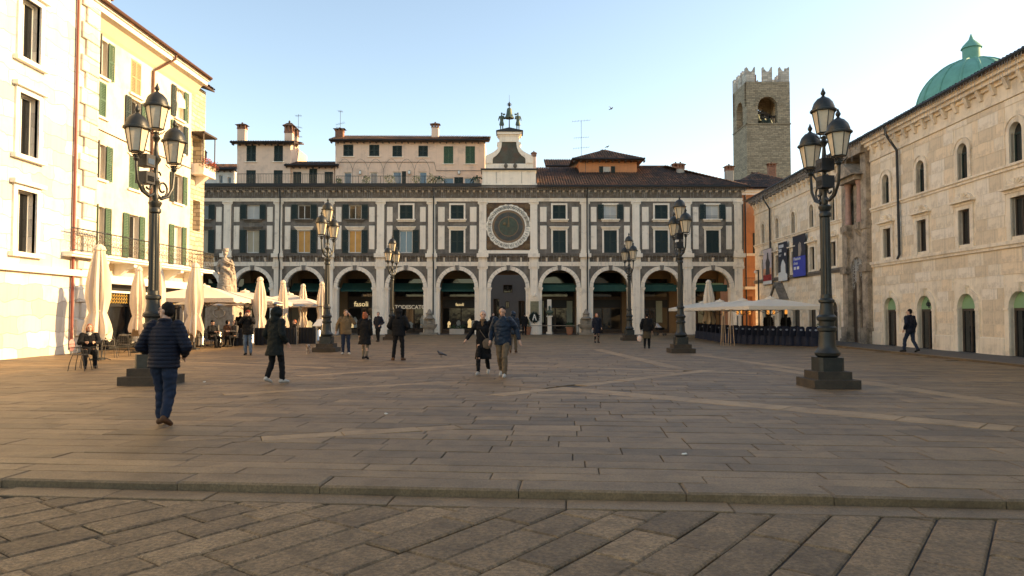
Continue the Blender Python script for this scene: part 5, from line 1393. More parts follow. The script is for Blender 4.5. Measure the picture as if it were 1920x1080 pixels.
# three printed banners
def banner(label, pxa, pxb, za, zb, kind):
    xa, xb = rpx(pxa), rpx(pxb)
    o = thing('hanging_banner', label, 'banner', rp.location, RAn, 'printed banners on the pale palace')
    cl = {'sun': (.50, .42, .42), 'moon': (.015, .018, .03), 'blue': (.02, .02, .03)}[kind]
    q = MB(); q.box(xa, xb, -.22, -.20, za, zb); q.build('banner_cloth', mat('banner_' + kind, cl, .7, .25, 1.2), o)
    q = MB(); q.tube([(xa - .03, -.21, zb), (xb + .03, -.21, zb)], .025, 6); q.tube([(xa - .03, -.21, za), (xb + .03, -.21, za)], .025, 6); q.build('banner_rod', m_black, o)
    c = (xa + xb) / 2; w_ = xb - xa; h = zb - za
    def print_(name, poly, m): q = MB(); q.prism([(c + a * w_, za + b_ * h) for a, b_ in poly], -.226 - (.004 if name in ('printed_logo', 'printed_figure', 'printed_line') else 0), -.222); q.build(name, m, o)
    wh = mat('print_white', (.62, .62, .60), .7, .06, 3)
    if kind == 'sun':
        print_('printed_band', [(-.5, 0), (.5, 0), (.5, .10), (-.5, .10)], wh); print_('printed_band', [(-.5, .10), (.5, .10), (.5, .27), (-.5, .27)], mat('print_red', (.30, .02, .02), .7, .1, 3))
        print_('printed_sky', [(-.5, .271), (.5, .271), (.5, .45), (-.5, .45)], mat('print_dusk', (.62, .30, .17), .7, .15, 1))
        print_('printed_figure', [(-.22, .272), (.32, .272), (.28, .45), (.34, .6), (.18, .72), (.14, .88), (.02, .9), (-.02, .74), (-.18, .62), (-.14, .45)], mat('print_dark', (.05, .045, .045), .7, .2, 4))
    elif kind == 'moon':
        print_('printed_building', [(-.5, 0), (.5, 0), (.5, .16), (.32, .2), (.3, .42), (.18, .5), (.05, .56), (-.1, .5), (-.2, .4), (-.22, .24), (-.5, .22)], wh)
        print_('printed_moon', [(.28 + .09 * math.cos(t), .68 + .045 * math.sin(t)) for t in [k * .63 for k in range(10)]], wh)
        for a0, a1, b0, b1 in ((-.42, .12, .87, .95), (-.42, -.1, .76, .84), (-.42, -.12, .68, .695), (-.42, -.18, .65, .665)): print_('printed_line', [(a0, b0), (a1, b0), (a1, b1), (a0, b1)], mat('print_grey', (.45, .46, .47), .7, .45, 14))
    else:
        print_('printed_field', [(-.5, 0), (.5, 0), (.5, .49), (-.5, .49)], mat('print_blue', (.035, .05, .33), .7, .1, 2))
        print_('printed_figure', [(-.05, .5), (.12, .5), (.2, .62), (.16, .8), (.06, .84), (-.04, .78)], mat('print_skin', (.30, .24, .19), .7, .3, 4))
        text(o, 'Il Rinascimento\na Brescia', (c - w_ * .44, -.23, za + h * .41), .30, wh, 'lettering', .004, align='LEFT', xs=.72)
        for a0, a1 in ((-.42, -.26), (-.18, .0)): print_('printed_logo', [(a0, .18), (a1, .18), (a1, .25), (a0, .25)], wh)
banner('banner with a dark statue on dusk sky and red foot', 1437, 1453, 3.9, 6.6, 'sun')
banner('black banner with white building and moon', 1466, 1483, 4.0, 6.75, 'moon')
banner('black banner with bright blue lower half and white lettering', 1494, 1518, 4.15, 6.9, 'blue')

# the palace goes on towards the viewer as a plainer wing, out of the picture but shading the square
wg = thing('palace_wing', 'plain continuation of the pale stone palace along the square', 'building', rp.location, RAn)
q = MB(); q.wall(RLEN + .01, rl(-24), 0, EV, [(rl(y_) - .5, rl(y_) + .5, z_, z_ + 1.6) for y_ in (15, 11, 7, 3, -1, -5, -9, -13, -17) for z_ in (1, 4.5, 7.5)], 0, .4); q.box(RLEN + .01, rl(-24), .42, 9, 0, EV); q.build('wall', m_botticino, wg)
slope_roof(wg, RLEN + .01, rl(-24), -.66, EV + .03, 6, EV + 2.3)
# ================================================================ street lamps
def make_lamp(label, loc, rz, spots=True):
    o = thing('street_lamp', label, 'street lamp', loc, rz, 'cast iron street lamps of the square')
    m_step = mat('lamp_step_stone', (.055, .040, .025), .8, .3, 3, .5, 30, dirt=((.03, .022, .015), .5, 5))
    q = MB(); q.prismz([(-.5, -.5), (.5, -.5), (.5, .5), (-.5, .5)], 0, .19); q.build('step', m_step, o, rz=-rz)
    q = MB(); q.prismz([(-.37, -.37), (.37, -.37), (.37, .37), (-.37, .37)], .19, .36); q.build('step', m_step, o, rz=-rz)
    q = MB(); a = .27; c_ = .06
    q.prismz([(-a + c_, -a), (a - c_, -a), (a, -a + c_), (a, a - c_), (a - c_, a), (-a + c_, a), (-a, a - c_), (-a, -a + c_)], .36, .66); q.build('plinth', m_lampiron, o, rz=-rz)
    prof = [(.20, .66), (.255, .70), (.27, .76), (.21, .84), (.185, .90), (.175, 1.1), (.165, 1.22), (.20, 1.25), (.205, 1.31), (.165, 1.35), (.17, 1.45), (.21, 1.49), (.215, 1.55), (.16, 1.60), (.135, 1.75), (.13, 1.85), (.165, 1.88), (.165, 1.93), (.125, 1.96), (.118, 2.05)]
    fl = len(prof); prof += [(.113, 2.06), (.108, 2.9), (.098, 3.72), (.09, 3.76), (.125, 3.79), (.13, 3.85), (.10, 3.9), (.14, 3.98), (.14, 4.02), (.07, 4.06)]
    q = MB(); q.lathe(prof, 24, (0, 0, 0), (fl, fl + 2, .14)); q.build('post', m_lampiron, o, True)
    q = MB(); q.lathe([(.06, 4.05), (.085, 4.15), (.05, 4.25), (.06, 4.4), (.095, 4.48), (.05, 4.56), (.045, 4.85), (.10, 4.95), (.11, 5.0), (.06, 5.06), (.035, 5.35), (.06, 5.40), (.09, 5.46), (.05, 5.52), (.03, 5.6)], 14); q.build('stem', m_lampiron, o, True)
    for s_ in (-1, 1):      # scrolled arms
        q = MB()
        q.tube([(s_ * .04, 0, 4.2), (s_ * .2, 0, 4.12), (s_ * .42, 0, 4.2), (s_ * .58, 0, 4.42), (s_ * .62, 0, 4.7), (s_ * .62, 0, 4.86)], .034, 8)
        q.tube([(s_ * (.24 + .16 * (1 - t * .1) * math.cos(t)), 0, 4.36 + .16 * (1 - t * .1) * math.sin(t)) for t in [-1.6 + j * .6 for j in range(13)]], .024, 6)
        q.tube([(s_ * (.10 + .07 * math.cos(t)), 0, 4.64 + .07 * math.sin(t)) for t in [j * .6 for j in range(9)]], .02, 6)
        q.lathe([(.03, 4.8), (.07, 4.86), (.04, 4.92), (.09, 4.95)], 10, (s_ * .62, 0, 0))
        q.build('arm', m_lampiron, o, True)
    for x, zb in ((0, 5.58), (-.62, 4.93), (.62, 4.93)):
        ln = MB(); n = 6; rb, rt, hb, ht = .145, .235, .08, .56
        for k in range(n):
            a0 = math.pi / 3 * k; ln.tube([(x + rb * math.cos(a0), rb * math.sin(a0), zb + hb), (x + rt * math.cos(a0), rt * math.sin(a0), zb + ht)], .012, 4)
            a1 = a0 + math.pi / 3
            ln.tube([(x + rb * math.cos(a0), rb * math.sin(a0), zb + hb), (x + rb * math.cos(a1), rb * math.sin(a1), zb + hb)], .014, 4)
            ln.tube([(x + .03 * math.cos(a0), .03 * math.sin(a0), zb - .02), (x + .10 * math.cos(a0), .10 * math.sin(a0), zb - .03), (x + (rb + .03) * math.cos(a0), (rb + .03) * math.sin(a0), zb + .05)], .010, 4)
        ln.lathe([(.05, zb - .06), (.06, zb), (.02, zb + .03)], 8, (x, 0, 0))
        lo_ = ln.build('lantern', m_lampiron, o)
        g_ = MB(); g_.loft([[(x + r_ * math.cos(math.pi / 3 * k), r_ * math.sin(math.pi / 3 * k), zb + z_) for k in range(6)] for r_, z_ in ((rb - .008, hb), (rt - .008, ht))]); g_.build('glass', m_lantern, lo_)
        r_ = MB(); r_.lathe([(.25, ht), (.285, ht + .01), (.285, ht + .045), (.24, ht + .06), (.235, ht + .12), (.20, ht + .22), (.13, ht + .30), (.06, ht + .335), (.05, ht + .35), (.025, ht + .37), (.05, ht + .41), (.055, ht + .44), (.03, ht + .49), (.008, ht + .55)], 6 if False else 12, (x, 0, zb)); r_.build('lantern_roof', m_lampiron, lo_, True)
    if spots:
        for k, (x, y, z) in enumerate(((.26 * math.sin(-rz) - .1 * math.cos(-rz), -.26 * math.cos(-rz) - .1 * math.sin(-rz), 4.5), (.26 * math.sin(-rz) - .1 * math.cos(-rz), -.26 * math.cos(-rz) - .1 * math.sin(-rz), 4.88))):
            q = MB(); q.box(x - .14, x + .14, y - .14, y + .14, z - .12, z + .14); q.tube([(x, y, z), (0, 0, z - .1)], .03, 6); f_ = q.build('floodlight', m_black, o)
            q = MB(); q.box(x - .10, x + .10, y - .148, y - .142, z - .07, z + .05); q.build('lens', m_glass, f_)
    return o
def lamp_at(label, px, Y, rz, spots=True, k=1.0):
    a = P(px, 590, Y); o = make_lamp(label, (a.x, Y, 0), rz, spots); o.scale = (k, k, k); return o
lamp_at('three-lantern street lamp beside the pale palace, standing alone on the open square', 1550, 16.0, R(-86))
lamp_at('three-lantern street lamp between the white parasols and the arcade', 1276, 30.4, R(-81))
lamp_at('three-lantern street lamp by the arcade right of the central archway', 1180, 44.6, R(-75), False)
lamp_at('three-lantern street lamp beside the closed parasols, behind the man in the quilted jacket', 287, 16.7, R(79), True, 1.05)
lamp_at('three-lantern street lamp beside the man on the phone', 613, 31.2, R(80), False)
lamp_at('three-lantern street lamp in front of the tailor shop archway', 735, 46.0, R(74), False)

# ================================================================ parasols
def closed_parasol(label, px, Y, ztop, zbot, r=.34, group='closed cream parasols of the cafe terrace', m=None, zpole=0.0):
    x = P(px, 590, Y).x
    o = thing('closed_parasol', label, 'parasol', (x, Y, 0), random.uniform(0, 3), group)
    q = MB(); q.lathe([(.03, 0), (.028, ztop - .1)], 8); q.build('pole', m_steel, o)
    n = 36; rings = []; h = ztop - zbot
    ph = [random.uniform(0, 6) for _ in range(4)]
    for t, rr, dp in ((0, .98, .22), (.05, 1.04, .26), (.12, .96, .24), (.20, .80, .2), (.25, .70, .12), (.29, .76, .18), (.42, .90, .24), (.58, .88, .24), (.72, .76, .2), (.86, .56, .14), (.925, .46, .10), (.935, .56, .12), (.975, .44, .08), (1.0, .16, 0)):
        ring = []
        for k in range(n):
            a = 2 * math.pi * k / n
            f_ = 1 + dp * math.sin(9 * a + ph[0] + 1.4 * t) + dp * .5 * math.sin(5 * a + ph[1] - 2 * t) + dp * .35 * math.sin(14 * a + ph[2])
            zz = zbot + h * t
            if t == 0: zz += .16 * math.sin(4 * a + ph[3]) + .10 * math.sin(9 * a)
            ring.append((r * rr * f_ * math.cos(a), r * rr * f_ * math.sin(a), zz))
        rings.append(ring)
    q = MB(); q.loft(rings); q.build('folded_canopy', m or m_canvas, o, True)
    q = MB(); q.tube([(r * .66 * math.cos(a) , r * .66 * math.sin(a), zbot + h * .27) for a in [2 * math.pi * k / 16 for k in range(17)]], .022, 5); q.build('tie_strap', m or m_canvas, o)
    q = MB(); q.lathe([(.26, 0), (.26, .05), (.06, .09), (.05, .35), (.03, .36)], 14); q.build('base', m_black, o)
    return o
closed_parasol('large closed cream parasol beside the woman with the scarf', 184, 25.5, 4.1, .85, .37)
closed_parasol('closed cream parasol just left of the nearest cafe lamp post', 259, 30.5, 3.65, .85, .27)
closed_parasol('closed cream parasol hidden behind the cafe lamp post', 293, 29.5, 3.95, .9, .30)
closed_parasol('closed cream parasol with bare steel pole foot near the wire chairs', 365, 33.2, 4.0, .75, .34)
closed_parasol('closed cream parasol behind the man holding a camera', 487, 38.0, 3.6, .75, .29)
closed_parasol('closed cream parasol behind the hooded walker', 530, 42.5, 3.65, .8, .27)
closed_parasol('closed cream parasol in front of the lit shop sign', 568, 46.5, 3.6, .8, .27)
closed_parasol('closed cream parasol against the lamp by the man on the phone', 603, 43.5, 3.6, .8, .27)
closed_parasol('single closed parasol rising behind the open white parasols', 1329, 49.5, 4.0, 1.0, .34, None)
def open_parasol(label, c, sx, sy, zr, zp, rz=0.0, m=None, group=None, val=.22):
    o = thing('open_parasol', label, 'parasol', (c[0], c[1], 0), rz, group)
    q = MB(); q.lathe([(.035, 0), (.03, zp - .02)], 10); q.build('pole', m_black, o)
    q = MB(); q.box(-.4, .4, -.4, .4, 0, .08); q.build('base', m_black, o)
    q = MB(); n = 6
    corners = [(-sx, -sy), (sx, -sy), (sx, sy), (-sx, sy)]
    for k in range(4):
        a, b_ = corners[k], corners[(k + 1) % 4]
        v = []
        for i in range(n + 1):
            t = i / n
            for j in range(9):
                s_ = j / 8; ex = a[0] + (b_[0] - a[0]) * s_; ey = a[1] + (b_[1] - a[1]) * s_
                sag = -.07 * math.sin(math.pi * s_) * math.sin(math.pi * t * .9) ; z = zp + (zr - zp) * t ** 1.15 + sag
                v.append((ex * t * .98 + ex * .02, ey * t * .98 + ey * .02, z))
        for j in range(9):      # valance
            s_ = j / 8; ex = a[0] + (b_[0] - a[0]) * s_; ey = a[1] + (b_[1] - a[1]) * s_
            v.append((ex * 1.005, ey * 1.005, zr - val + .03 * math.sin(s_ * 25 + k)))
        q.add(v, [(i * 9 + j, i * 9 + j + 1, (i + 1) * 9 + j + 1, (i + 1) * 9 + j) for i in range(n + 1) for j in range(8)])
    q.build('canopy', m or m_canvas, o, True)
    q = MB(); q.lathe([(.30, zp - .06), (.28, zp + .03), (.05, zp + .1), (.03, zp + .16)], 12); q.build('top_cap', m or m_canvas, o, True)
    for k in range(4):
        q = MB(); q.tube([(corners[k][0] * .97, corners[k][1] * .97, zr - .03), (0, 0, zp - .12)], .02, 5); q.tube([(corners[k][0] * .5, corners[k][1] * .5, (zr + zp) / 2 - .1), (0, 0, zr - .5)], .014, 5); q.build('rib', m_wood, o)
    return o
open_parasol('open cream parasol over the wire chairs beside the cream palazzo', (-15.6, 37.0), 2.2, 2.2, 2.42, 3.05, .05, m_canvas, 'open cream parasols of the cafe terrace')
open_parasol('open cream parasol in front of the statue pedestal', (-15.4, 42.2), 2.2, 2.2, 2.35, 2.95, .05, m_canvas, 'open cream parasols of the cafe terrace')
open_parasol('open cream parasol nearest the lit shop sign', (-14.4, 47.4), 2.2, 2.2, 2.3, 2.95, .05, m_canvas, 'open cream parasols of the cafe terrace')
WP = [(14.0, 38.4), (13.8, 42.3), (13.6, 46.2), (13.6, 50.0)]
for k, (x, y_) in enumerate(WP):
    open_parasol(('open white parasol of the terrace, the one closest to the palace portal', 'open white parasol of the terrace, second from the palace portal', 'open white parasol of the terrace, third from the palace portal', 'open white parasol of the terrace next to the arcade')[k], (x, y_), 1.92, 1.94, 2.05, 2.46, R(3), m_canvasw, 'open white parasols of the terrace', .2)
# ================================================================ patio heaters
def heater(label, px, Y, ztop, group, m=None, lit=False):
    x = P(px, 590, Y).x; o = thing('patio_heater', label, 'heater', (x, Y, 0), 0, group)
    q = MB(); q.lathe([(.22, 0), (.24, .04), (.2, .1), (.2, .62), (.16, .7), (.04, .72)], 14); q.build('gas_base', m or m_steel, o, True)
    q = MB(); q.lathe([(.03, .7), (.03, ztop - .42)], 8); q.build('stand', m or m_steel, o)
    q = MB(); q.lathe([(.05, ztop - .34), (.075, ztop - .30), (.07, ztop - .12), (.04, ztop - .1)], 12); q.build('burner', mat('hot_burner', (.3, .12, .04), .5, .2, 6, emit=((1, .42, .1), .35)) if lit else m_steel, o, True)
    q = MB(); q.lathe([(.44, ztop - .10), (.45, ztop - .085), (.30, ztop - .02), (.08, ztop + .03), (.01, ztop + .04)], 20); q.build('reflector', m or m_steel, o, True)
    return o
for px, Y, zt_ in ((343, 33.5, 2.15), (377, 36.5, 2.2), (410, 40, 2.2), (330, 38, 2.3), (470, 39.5, 2.25), (516, 40.5, 2.3), (563, 42.5, 2.2), (596, 43.5, 2.2)):
    heater('steel mushroom patio heater among the cream parasols', px, Y, zt_, 'patio heaters of the cream parasol terrace')
for px, Y, zt_ in ((1383, 45, 1.95), (1391, 43, 1.95), (1406, 47, 1.95), (1440, 40.5, 1.95), (1451, 42, 1.95), (1474, 39, 1.97), (1356, 47, 1.95)):
    heater('black patio heater with glowing burner under the white parasols', px, Y, zt_, 'patio heaters of the white parasol terrace', m_black, True)
# ================================================================ tables and chairs
def bistro_chair(label, loc, rz, group, m=None, seat_m=None):
    o = thing('wire_chair', label, 'chair', loc, rz, group); m = m or m_chair
    q = MB(); q.lathe([(.19, .445), (.21, .45), (.21, .465), (.19, .47)], 16); q.build('seat', seat_m or m, o, True)
    for sx, sy in ((-1, -1), (1, -1), (-1, 1), (1, 1)):
        q = MB(); q.tube([(sx * .15, sy * .14, .45), (sx * .19, sy * .20, .22), (sx * .21, sy * .23, 0)], .011, 5); q.build('leg', m, o)
    q = MB(); q.tube([(-.19, .16, .45), (-.20, .22, .68), (-.14, .25, .84), (0, .26, .88), (.14, .25, .84), (.20, .22, .68), (.19, .16, .45)], .012, 6)
    for k in range(5): x = -.13 + .065 * k; q.tube([(x, .19, .47), (x * 1.05, .235, .70), (x * .9, .255, .86 - abs(x) * .25)], .006, 4)
    for z in (.56, .66, .76): q.tube([(-.195, .2, z), (0, .235, z), (.195, .2, z)], .006, 4)
    q.build('backrest', m, o)
    q = MB(); q.tube([(-.2, .2, .66), (-.24, .0, .66), (-.22, -.16, .64), (-.17, -.17, .45)], .010, 5); q.tube([(.2, .2, .66), (.24, .0, .66), (.22, -.16, .64), (.17, -.17, .45)], .010, 5); q.build('armrest', m, o)
    return o
m_chair = mat('dark_wire', (.055, .05, .045), .5, .2, 6, metal=.4)
def bistro_table(label, loc, group, m=None, r=.35, cloth=None):
    o = thing('cafe_table', label, 'table', loc, random.uniform(0, 1), group)
    q = MB(); q.lathe([(r - .02, .715), (r, .72), (r, .74), (r - .02, .745)], 22); q.build('tabletop', m or m_steel, o, True)
    q = MB(); q.lathe([(.025, .03), (.025, .715)], 8); q.build('column', m_black, o)
    q = MB()
    for k in range(3):
        a = 2.1 * k; q.tube([(0, 0, .1), (.16 * math.cos(a), .16 * math.sin(a), .07), (.3 * math.cos(a), .3 * math.sin(a), .012)], .016, 5)
    q.build('foot', m_black, o)
    if cloth:
        q = MB(); n = 24; q.loft([[((r + .02 + d_ * (1 + .4 * math.sin(6 * 2 * math.pi * k / n))) * math.cos(2 * math.pi * k / n), (r + .02 + d_ * (1 + .4 * math.sin(6 * 2 * math.pi * k / n))) * math.sin(2 * math.pi * k / n), z_) for k in range(n)] for d_, z_ in ((.06, .38), (.03, .6), (.0, .748), (-.05, .752))])
        c_ = tag(q.build('tablecloth', cloth, None, True), 'white cloth hanging over a small cafe table', 'tablecloth', 'tablecloths of the cafe'); c_.location = o.location
    return o
gl = 'wire chairs of the cafe by the palazzo'
gt = 'small round tables of the cafe'
spots = [(205, 672, 40), (232, 668, 200), (222, 652, 300), (262, 652, 120), (282, 660, 30), (372, 651, 10), (392, 650, 170), (408, 650, 60), (424, 648, 220), (330, 652, 80), (345, 650, 200), (250, 646, 75)]
for px, py, a in spots:
    g_ = G(px, py); bistro_chair('dark wire bistro chair on the cafe terrace between the closed parasols', (g_.x, g_.y, 0), R(a), gl)
for px, py, cl in ((190, 676, 0), (240, 660, 0), (268, 655, 1), (383, 650, 0), (415, 648, 0), (338, 650, 0)):
    g_ = G(px, py); bistro_table('small round metal cafe table on the terrace between the closed parasols', (g_.x, g_.y, 0), gt, None, .36, m_white if cl else None)
# a pink backed chair at the edge of the terrace
g_ = G(150, 695); pk = bistro_chair('dark wire chair with pink oval back panel at the terrace edge', (g_.x, g_.y, 0), R(95), None, m_black)
q = MB(); q.loft([[(.18 * s_ * math.cos(t), .245 + .012 * d_, .72 + .18 * s_ * math.sin(t)) for t in [2 * math.pi * k / 20 for k in range(20)]] for s_, d_ in ((.9, -1), (1, 0), (.9, 1))]); q.build('back_panel', mat('pink_cushion', (.50, .22, .20), .7, .1, 4), pk)
# dark planter boxes and cloth barriers closing the cafe terrace
m_drape = mat('black_cloth', (.012, .011, .012), .85, .2, 4, wave=(6, .7, 'X'))
for k, (pa, pb_, py) in enumerate(((432, 470, 650), (478, 520, 648), (524, 556, 647), (560, 592, 646))):
    a, b_ = G(pa, py), G(pb_, py)
    o = thing('terrace_barrier', ('black cloth barrier behind the man with the camera', 'black cloth barrier left of the hooded walker', 'black cloth barrier right of the hooded walker', 'black cloth barrier beside the menu stand')[k], 'barrier', ((a.x + b_.x) / 2, a.y, 0), 0, 'black barriers of the cafe terrace')
    L_ = (b_.x - a.x) / 2; q = MB(); n = 20
    q.loft([[(-L_ + 2 * L_ * j / n, .03 * math.sin(j * 1.7) - .04, z_) for j in range(n + 1)] + [(L_ - 2 * L_ * j / n, .03 * math.sin(j * 1.7) + .04, z_) for j in range(n + 1)] for z_ in (.04, .45, .92)]); q.build('cloth', m_drape, o)
    for s_ in (-1, 1): q = MB(); q.tube([(s_ * L_, 0, 0), (s_ * L_, 0, 1.0)], .022, 6); q.build('post', m_steel, o)
# menu stand
g_ = G(598, 650); o = thing('menu_stand', 'steel menu stand with sloping white board beside the lamp', 'menu stand', (g_.x, g_.y, 0), R(-25))
q = MB(); q.tube([(-.14, 0, 0), (-.14, 0, 1.15)], .02, 6); q.tube([(.14, 0, 0), (.14, 0, 1.15)], .02, 6); q.box(-.22, .22, -.14, .14, 0, .03); q.build('stand', m_steel, o)
q = MB(); q.add([(-.26, -.2, 1.05), (.26, -.2, 1.05), (.26, .22, 1.38), (-.26, .22, 1.38), (-.26, -.2, 1.02), (.26, -.2, 1.02), (.26, .22, 1.35), (-.26, .22, 1.35)], [(0, 1, 2, 3), (7, 6, 5, 4), (0, 4, 5, 1), (1, 5, 6, 2), (2, 6, 7, 3), (3, 7, 4, 0)]); q.build('board', m_white, o)
# right terrace: chairs in dark blue covers, in rows round the tables
m_navy = mat('navy_cover', (.006, .008, .020), .8, .25, 5, .3, 30)
def covered_chair(loc, rz):
    o = thing('covered_chair', 'chair in a dark blue cloth cover under the white parasols', 'chair', loc, rz, 'blue covered chairs of the white parasol terrace')
    q = MB(); n = 20
    def ring(hx, hy0, hy1, z): return [(hx * (1 if i < 1 else 1) * math.copysign(abs(math.cos(t)) ** .5, math.cos(t)), (hy0 + hy1) / 2 + (hy1 - hy0) / 2 * math.copysign(abs(math.sin(t)) ** .5, math.sin(t)), z) for i, t in enumerate([2 * math.pi * k / n for k in range(n)])]
    w1 = random.uniform(-.01, .02)
    q.loft([ring(.26 + w1, -.27, .29, .01), ring(.245, -.25, .27, .25), ring(.235, -.235, .255, .47), ring(.22, -.21, .25, .50)]); q.build('seat_cover', m_navy, o, True)
    q = MB(); q.loft([ring(.225, .17, .26, .48), ring(.22, .18, .275, .7), ring(.20, .20, .29, .92), ring(.13, .22, .28, 1.0)]); q.build('back_cover', m_navy, o, True)
    q = MB(); q.ball((0, .30, .82), .07, .03, .05, 8, 6); q.build('bow', mat('pale_ribbon', (.25, .28, .34), .7, .1, 4), o)
    return o
ga, gb, gc = G(1309, 634), G(1372, 644), G(1532, 650)
for a, b_, n, rz in ((ga, gb, 8, R(205)), (gb, gc, 13, R(185))):
    for k in range(n):
        p_ = a.lerp(b_, (k + .5) / n); covered_chair((p_.x + random.uniform(-.05, .05), p_.y + random.uniform(-.06, .06), 0), rz + random.uniform(-.12, .12))
        if k % 2: covered_chair((p_.x + .25 + random.uniform(-.05, .05), p_.y + 1.5, 0), rz + math.pi + random.uniform(-.15, .15))
for k in range(7):
    p_ = gb.lerp(gc, (k + .5) / 7); o = thing('draped_table', 'table under a dark blue cloth between the covered chairs', 'table', (p_.x + .15, p_.y + .78, 0), 0, 'draped tables of the white parasol terrace')
    q = MB(); q.box(-.36, .36, -.36, .36, .70, .75); q.build('tabletop', m_navy, o)
    q = MB(); q.loft([[(x_ * s_, y_ * s_, z_) for x_, y_ in ((-.36, -.36), (0, -.34), (.36, -.36), (.34, 0), (.36, .36), (0, .34), (-.36, .36), (-.34, 0))] for z_, s_ in ((.2, 1.1), (.5, 1.03), (.699, 1.0))]); q.build('cloth_skirt', m_navy, o)
    g2 = MB(); g2.lathe([(.035, 0), (.04, .10), (.02, .11), (.02, .16)], 8); g3 = tag(g2.build('table_jar', m_white), 'small white jar on a draped blue table', 'jar', 'jars on the draped tables'); g3.location = (p_.x + .15, p_.y + .7, .75)
# tall folded trestles of pale wood at the terrace edge
for k, px in enumerate((1356, 1371)):
    g_ = G(px, 648); o = thing('wooden_trestle', ('tall pale wooden tripod leaning at the white parasol terrace, next to the closed parasol', 'tall pale wooden tripod at the white parasol terrace, nearer the long row of chairs')[k], 'trestle', (g_.x, g_.y, 0), 0, 'wooden tripods')
    mw = mat('pale_wood', (.50, .33, .19), .6, .15, 5)
    for dx, tx in ((-.14, -.02), (.0, .0), (.16, .05)):
        q = MB(); q.tube([(dx, random.uniform(-.1, .1), 0), (tx, 0, 1.85)], .018, 6); q.build('leg', mw, o)
    q = MB(); q.box(-.1, .12, -.04, .04, 1.83, 1.88); q.build('head', mw, o)
# ================================================================ figures
def blend(mb, name, m, parent, voxel=.012, smooth=4, wrinkle=0.0, wfreq=9.0, quilt=None, loc=None):
    """fuse overlapping closed volumes into one continuous surface"""
    me = bpy.data.meshes.new('tmp'); me.from_pydata(mb.v, [], mb.f); ob = bpy.data.objects.new('tmp', me)
    r_ = ob.modifiers.new('r', 'REMESH'); r_.mode = 'VOXEL'; r_.voxel_size = voxel
    s_ = ob.modifiers.new('s', 'SMOOTH'); s_.factor = .5; s_.iterations = smooth
    out = evaluated_mesh(ob)
    bpy.data.objects.remove(ob); bpy.data.meshes.remove(me)
    if wrinkle or quilt:
        ns = [v.normal.copy() for v in out.vertices]
        off = Vector((random.uniform(0, 50), random.uniform(0, 50), 0))
        for v, n_ in zip(out.vertices, ns):
            p_ = v.co; d_ = 0.0
            if wrinkle:
                d_ += wrinkle * (noise.noise(Vector((p_.x * wfreq, p_.y * wfreq, p_.z * wfreq * 1.6)) + off) + .5 * noise.noise(p_ * wfreq * 2.4 + off))
            if quilt:
                d_ += quilt[1] * (abs(math.sin(p_.z * math.pi / quilt[0])) ** .6 - .6)
            v.co = p_ + n_ * d_
    out.name = name; out.materials.clear(); out.materials.append(m)
    out.polygons.foreach_set('use_smooth', [True] * len(out.polygons))
    return link(name, out, parent, loc)
def cone(mb, a, ra, b_, rb, n=12):
    a, b_ = Vector(a), Vector(b_); mb.ball(a, ra, ra, ra, 12, 8); mb.ball(b_, rb, rb, rb, 12, 8)
    d = (b_ - a)
    if d.length > 1e-4: mb.tube([a, b_], ra, n, rb)
def chain(mb, pts):
    for (a, ra), (b_, rb) in zip(pts, pts[1:]): cone(mb, a, ra, b_, rb)
def torso(mb, rings, lean, zoff=0.0, n=20, tw=0.0):
    mb.loft([[(rx * math.cos(t), cy + ry * math.sin(t) - lean * (z - .9), z + zoff) for t in [2 * math.pi * k / n for k in range(n)]] for z, rx, ry, cy in rings])
m_skin = mat('skin', (.50, .29, .20), .55, .08, 8, .1, 60)
m_eye = mat('eye_dark', (.02, .015, .012), .3, .1, 5)
def cloth(name, c, rough=.85, **k): return mat('cloth_' + name, tuple(v * .72 for v in c), rough, .22, 6, .35, 70, spec=.2, **k)
BASE = dict(sh=(.185, .0, 1.42), el=(.235, .03, 1.14), wr=(.245, -.05, .90), hip=(.09, 0, .92), kn=(.10, -.02, .50), an=(.10, .02, .085), toe=(.115, -.13, .04))
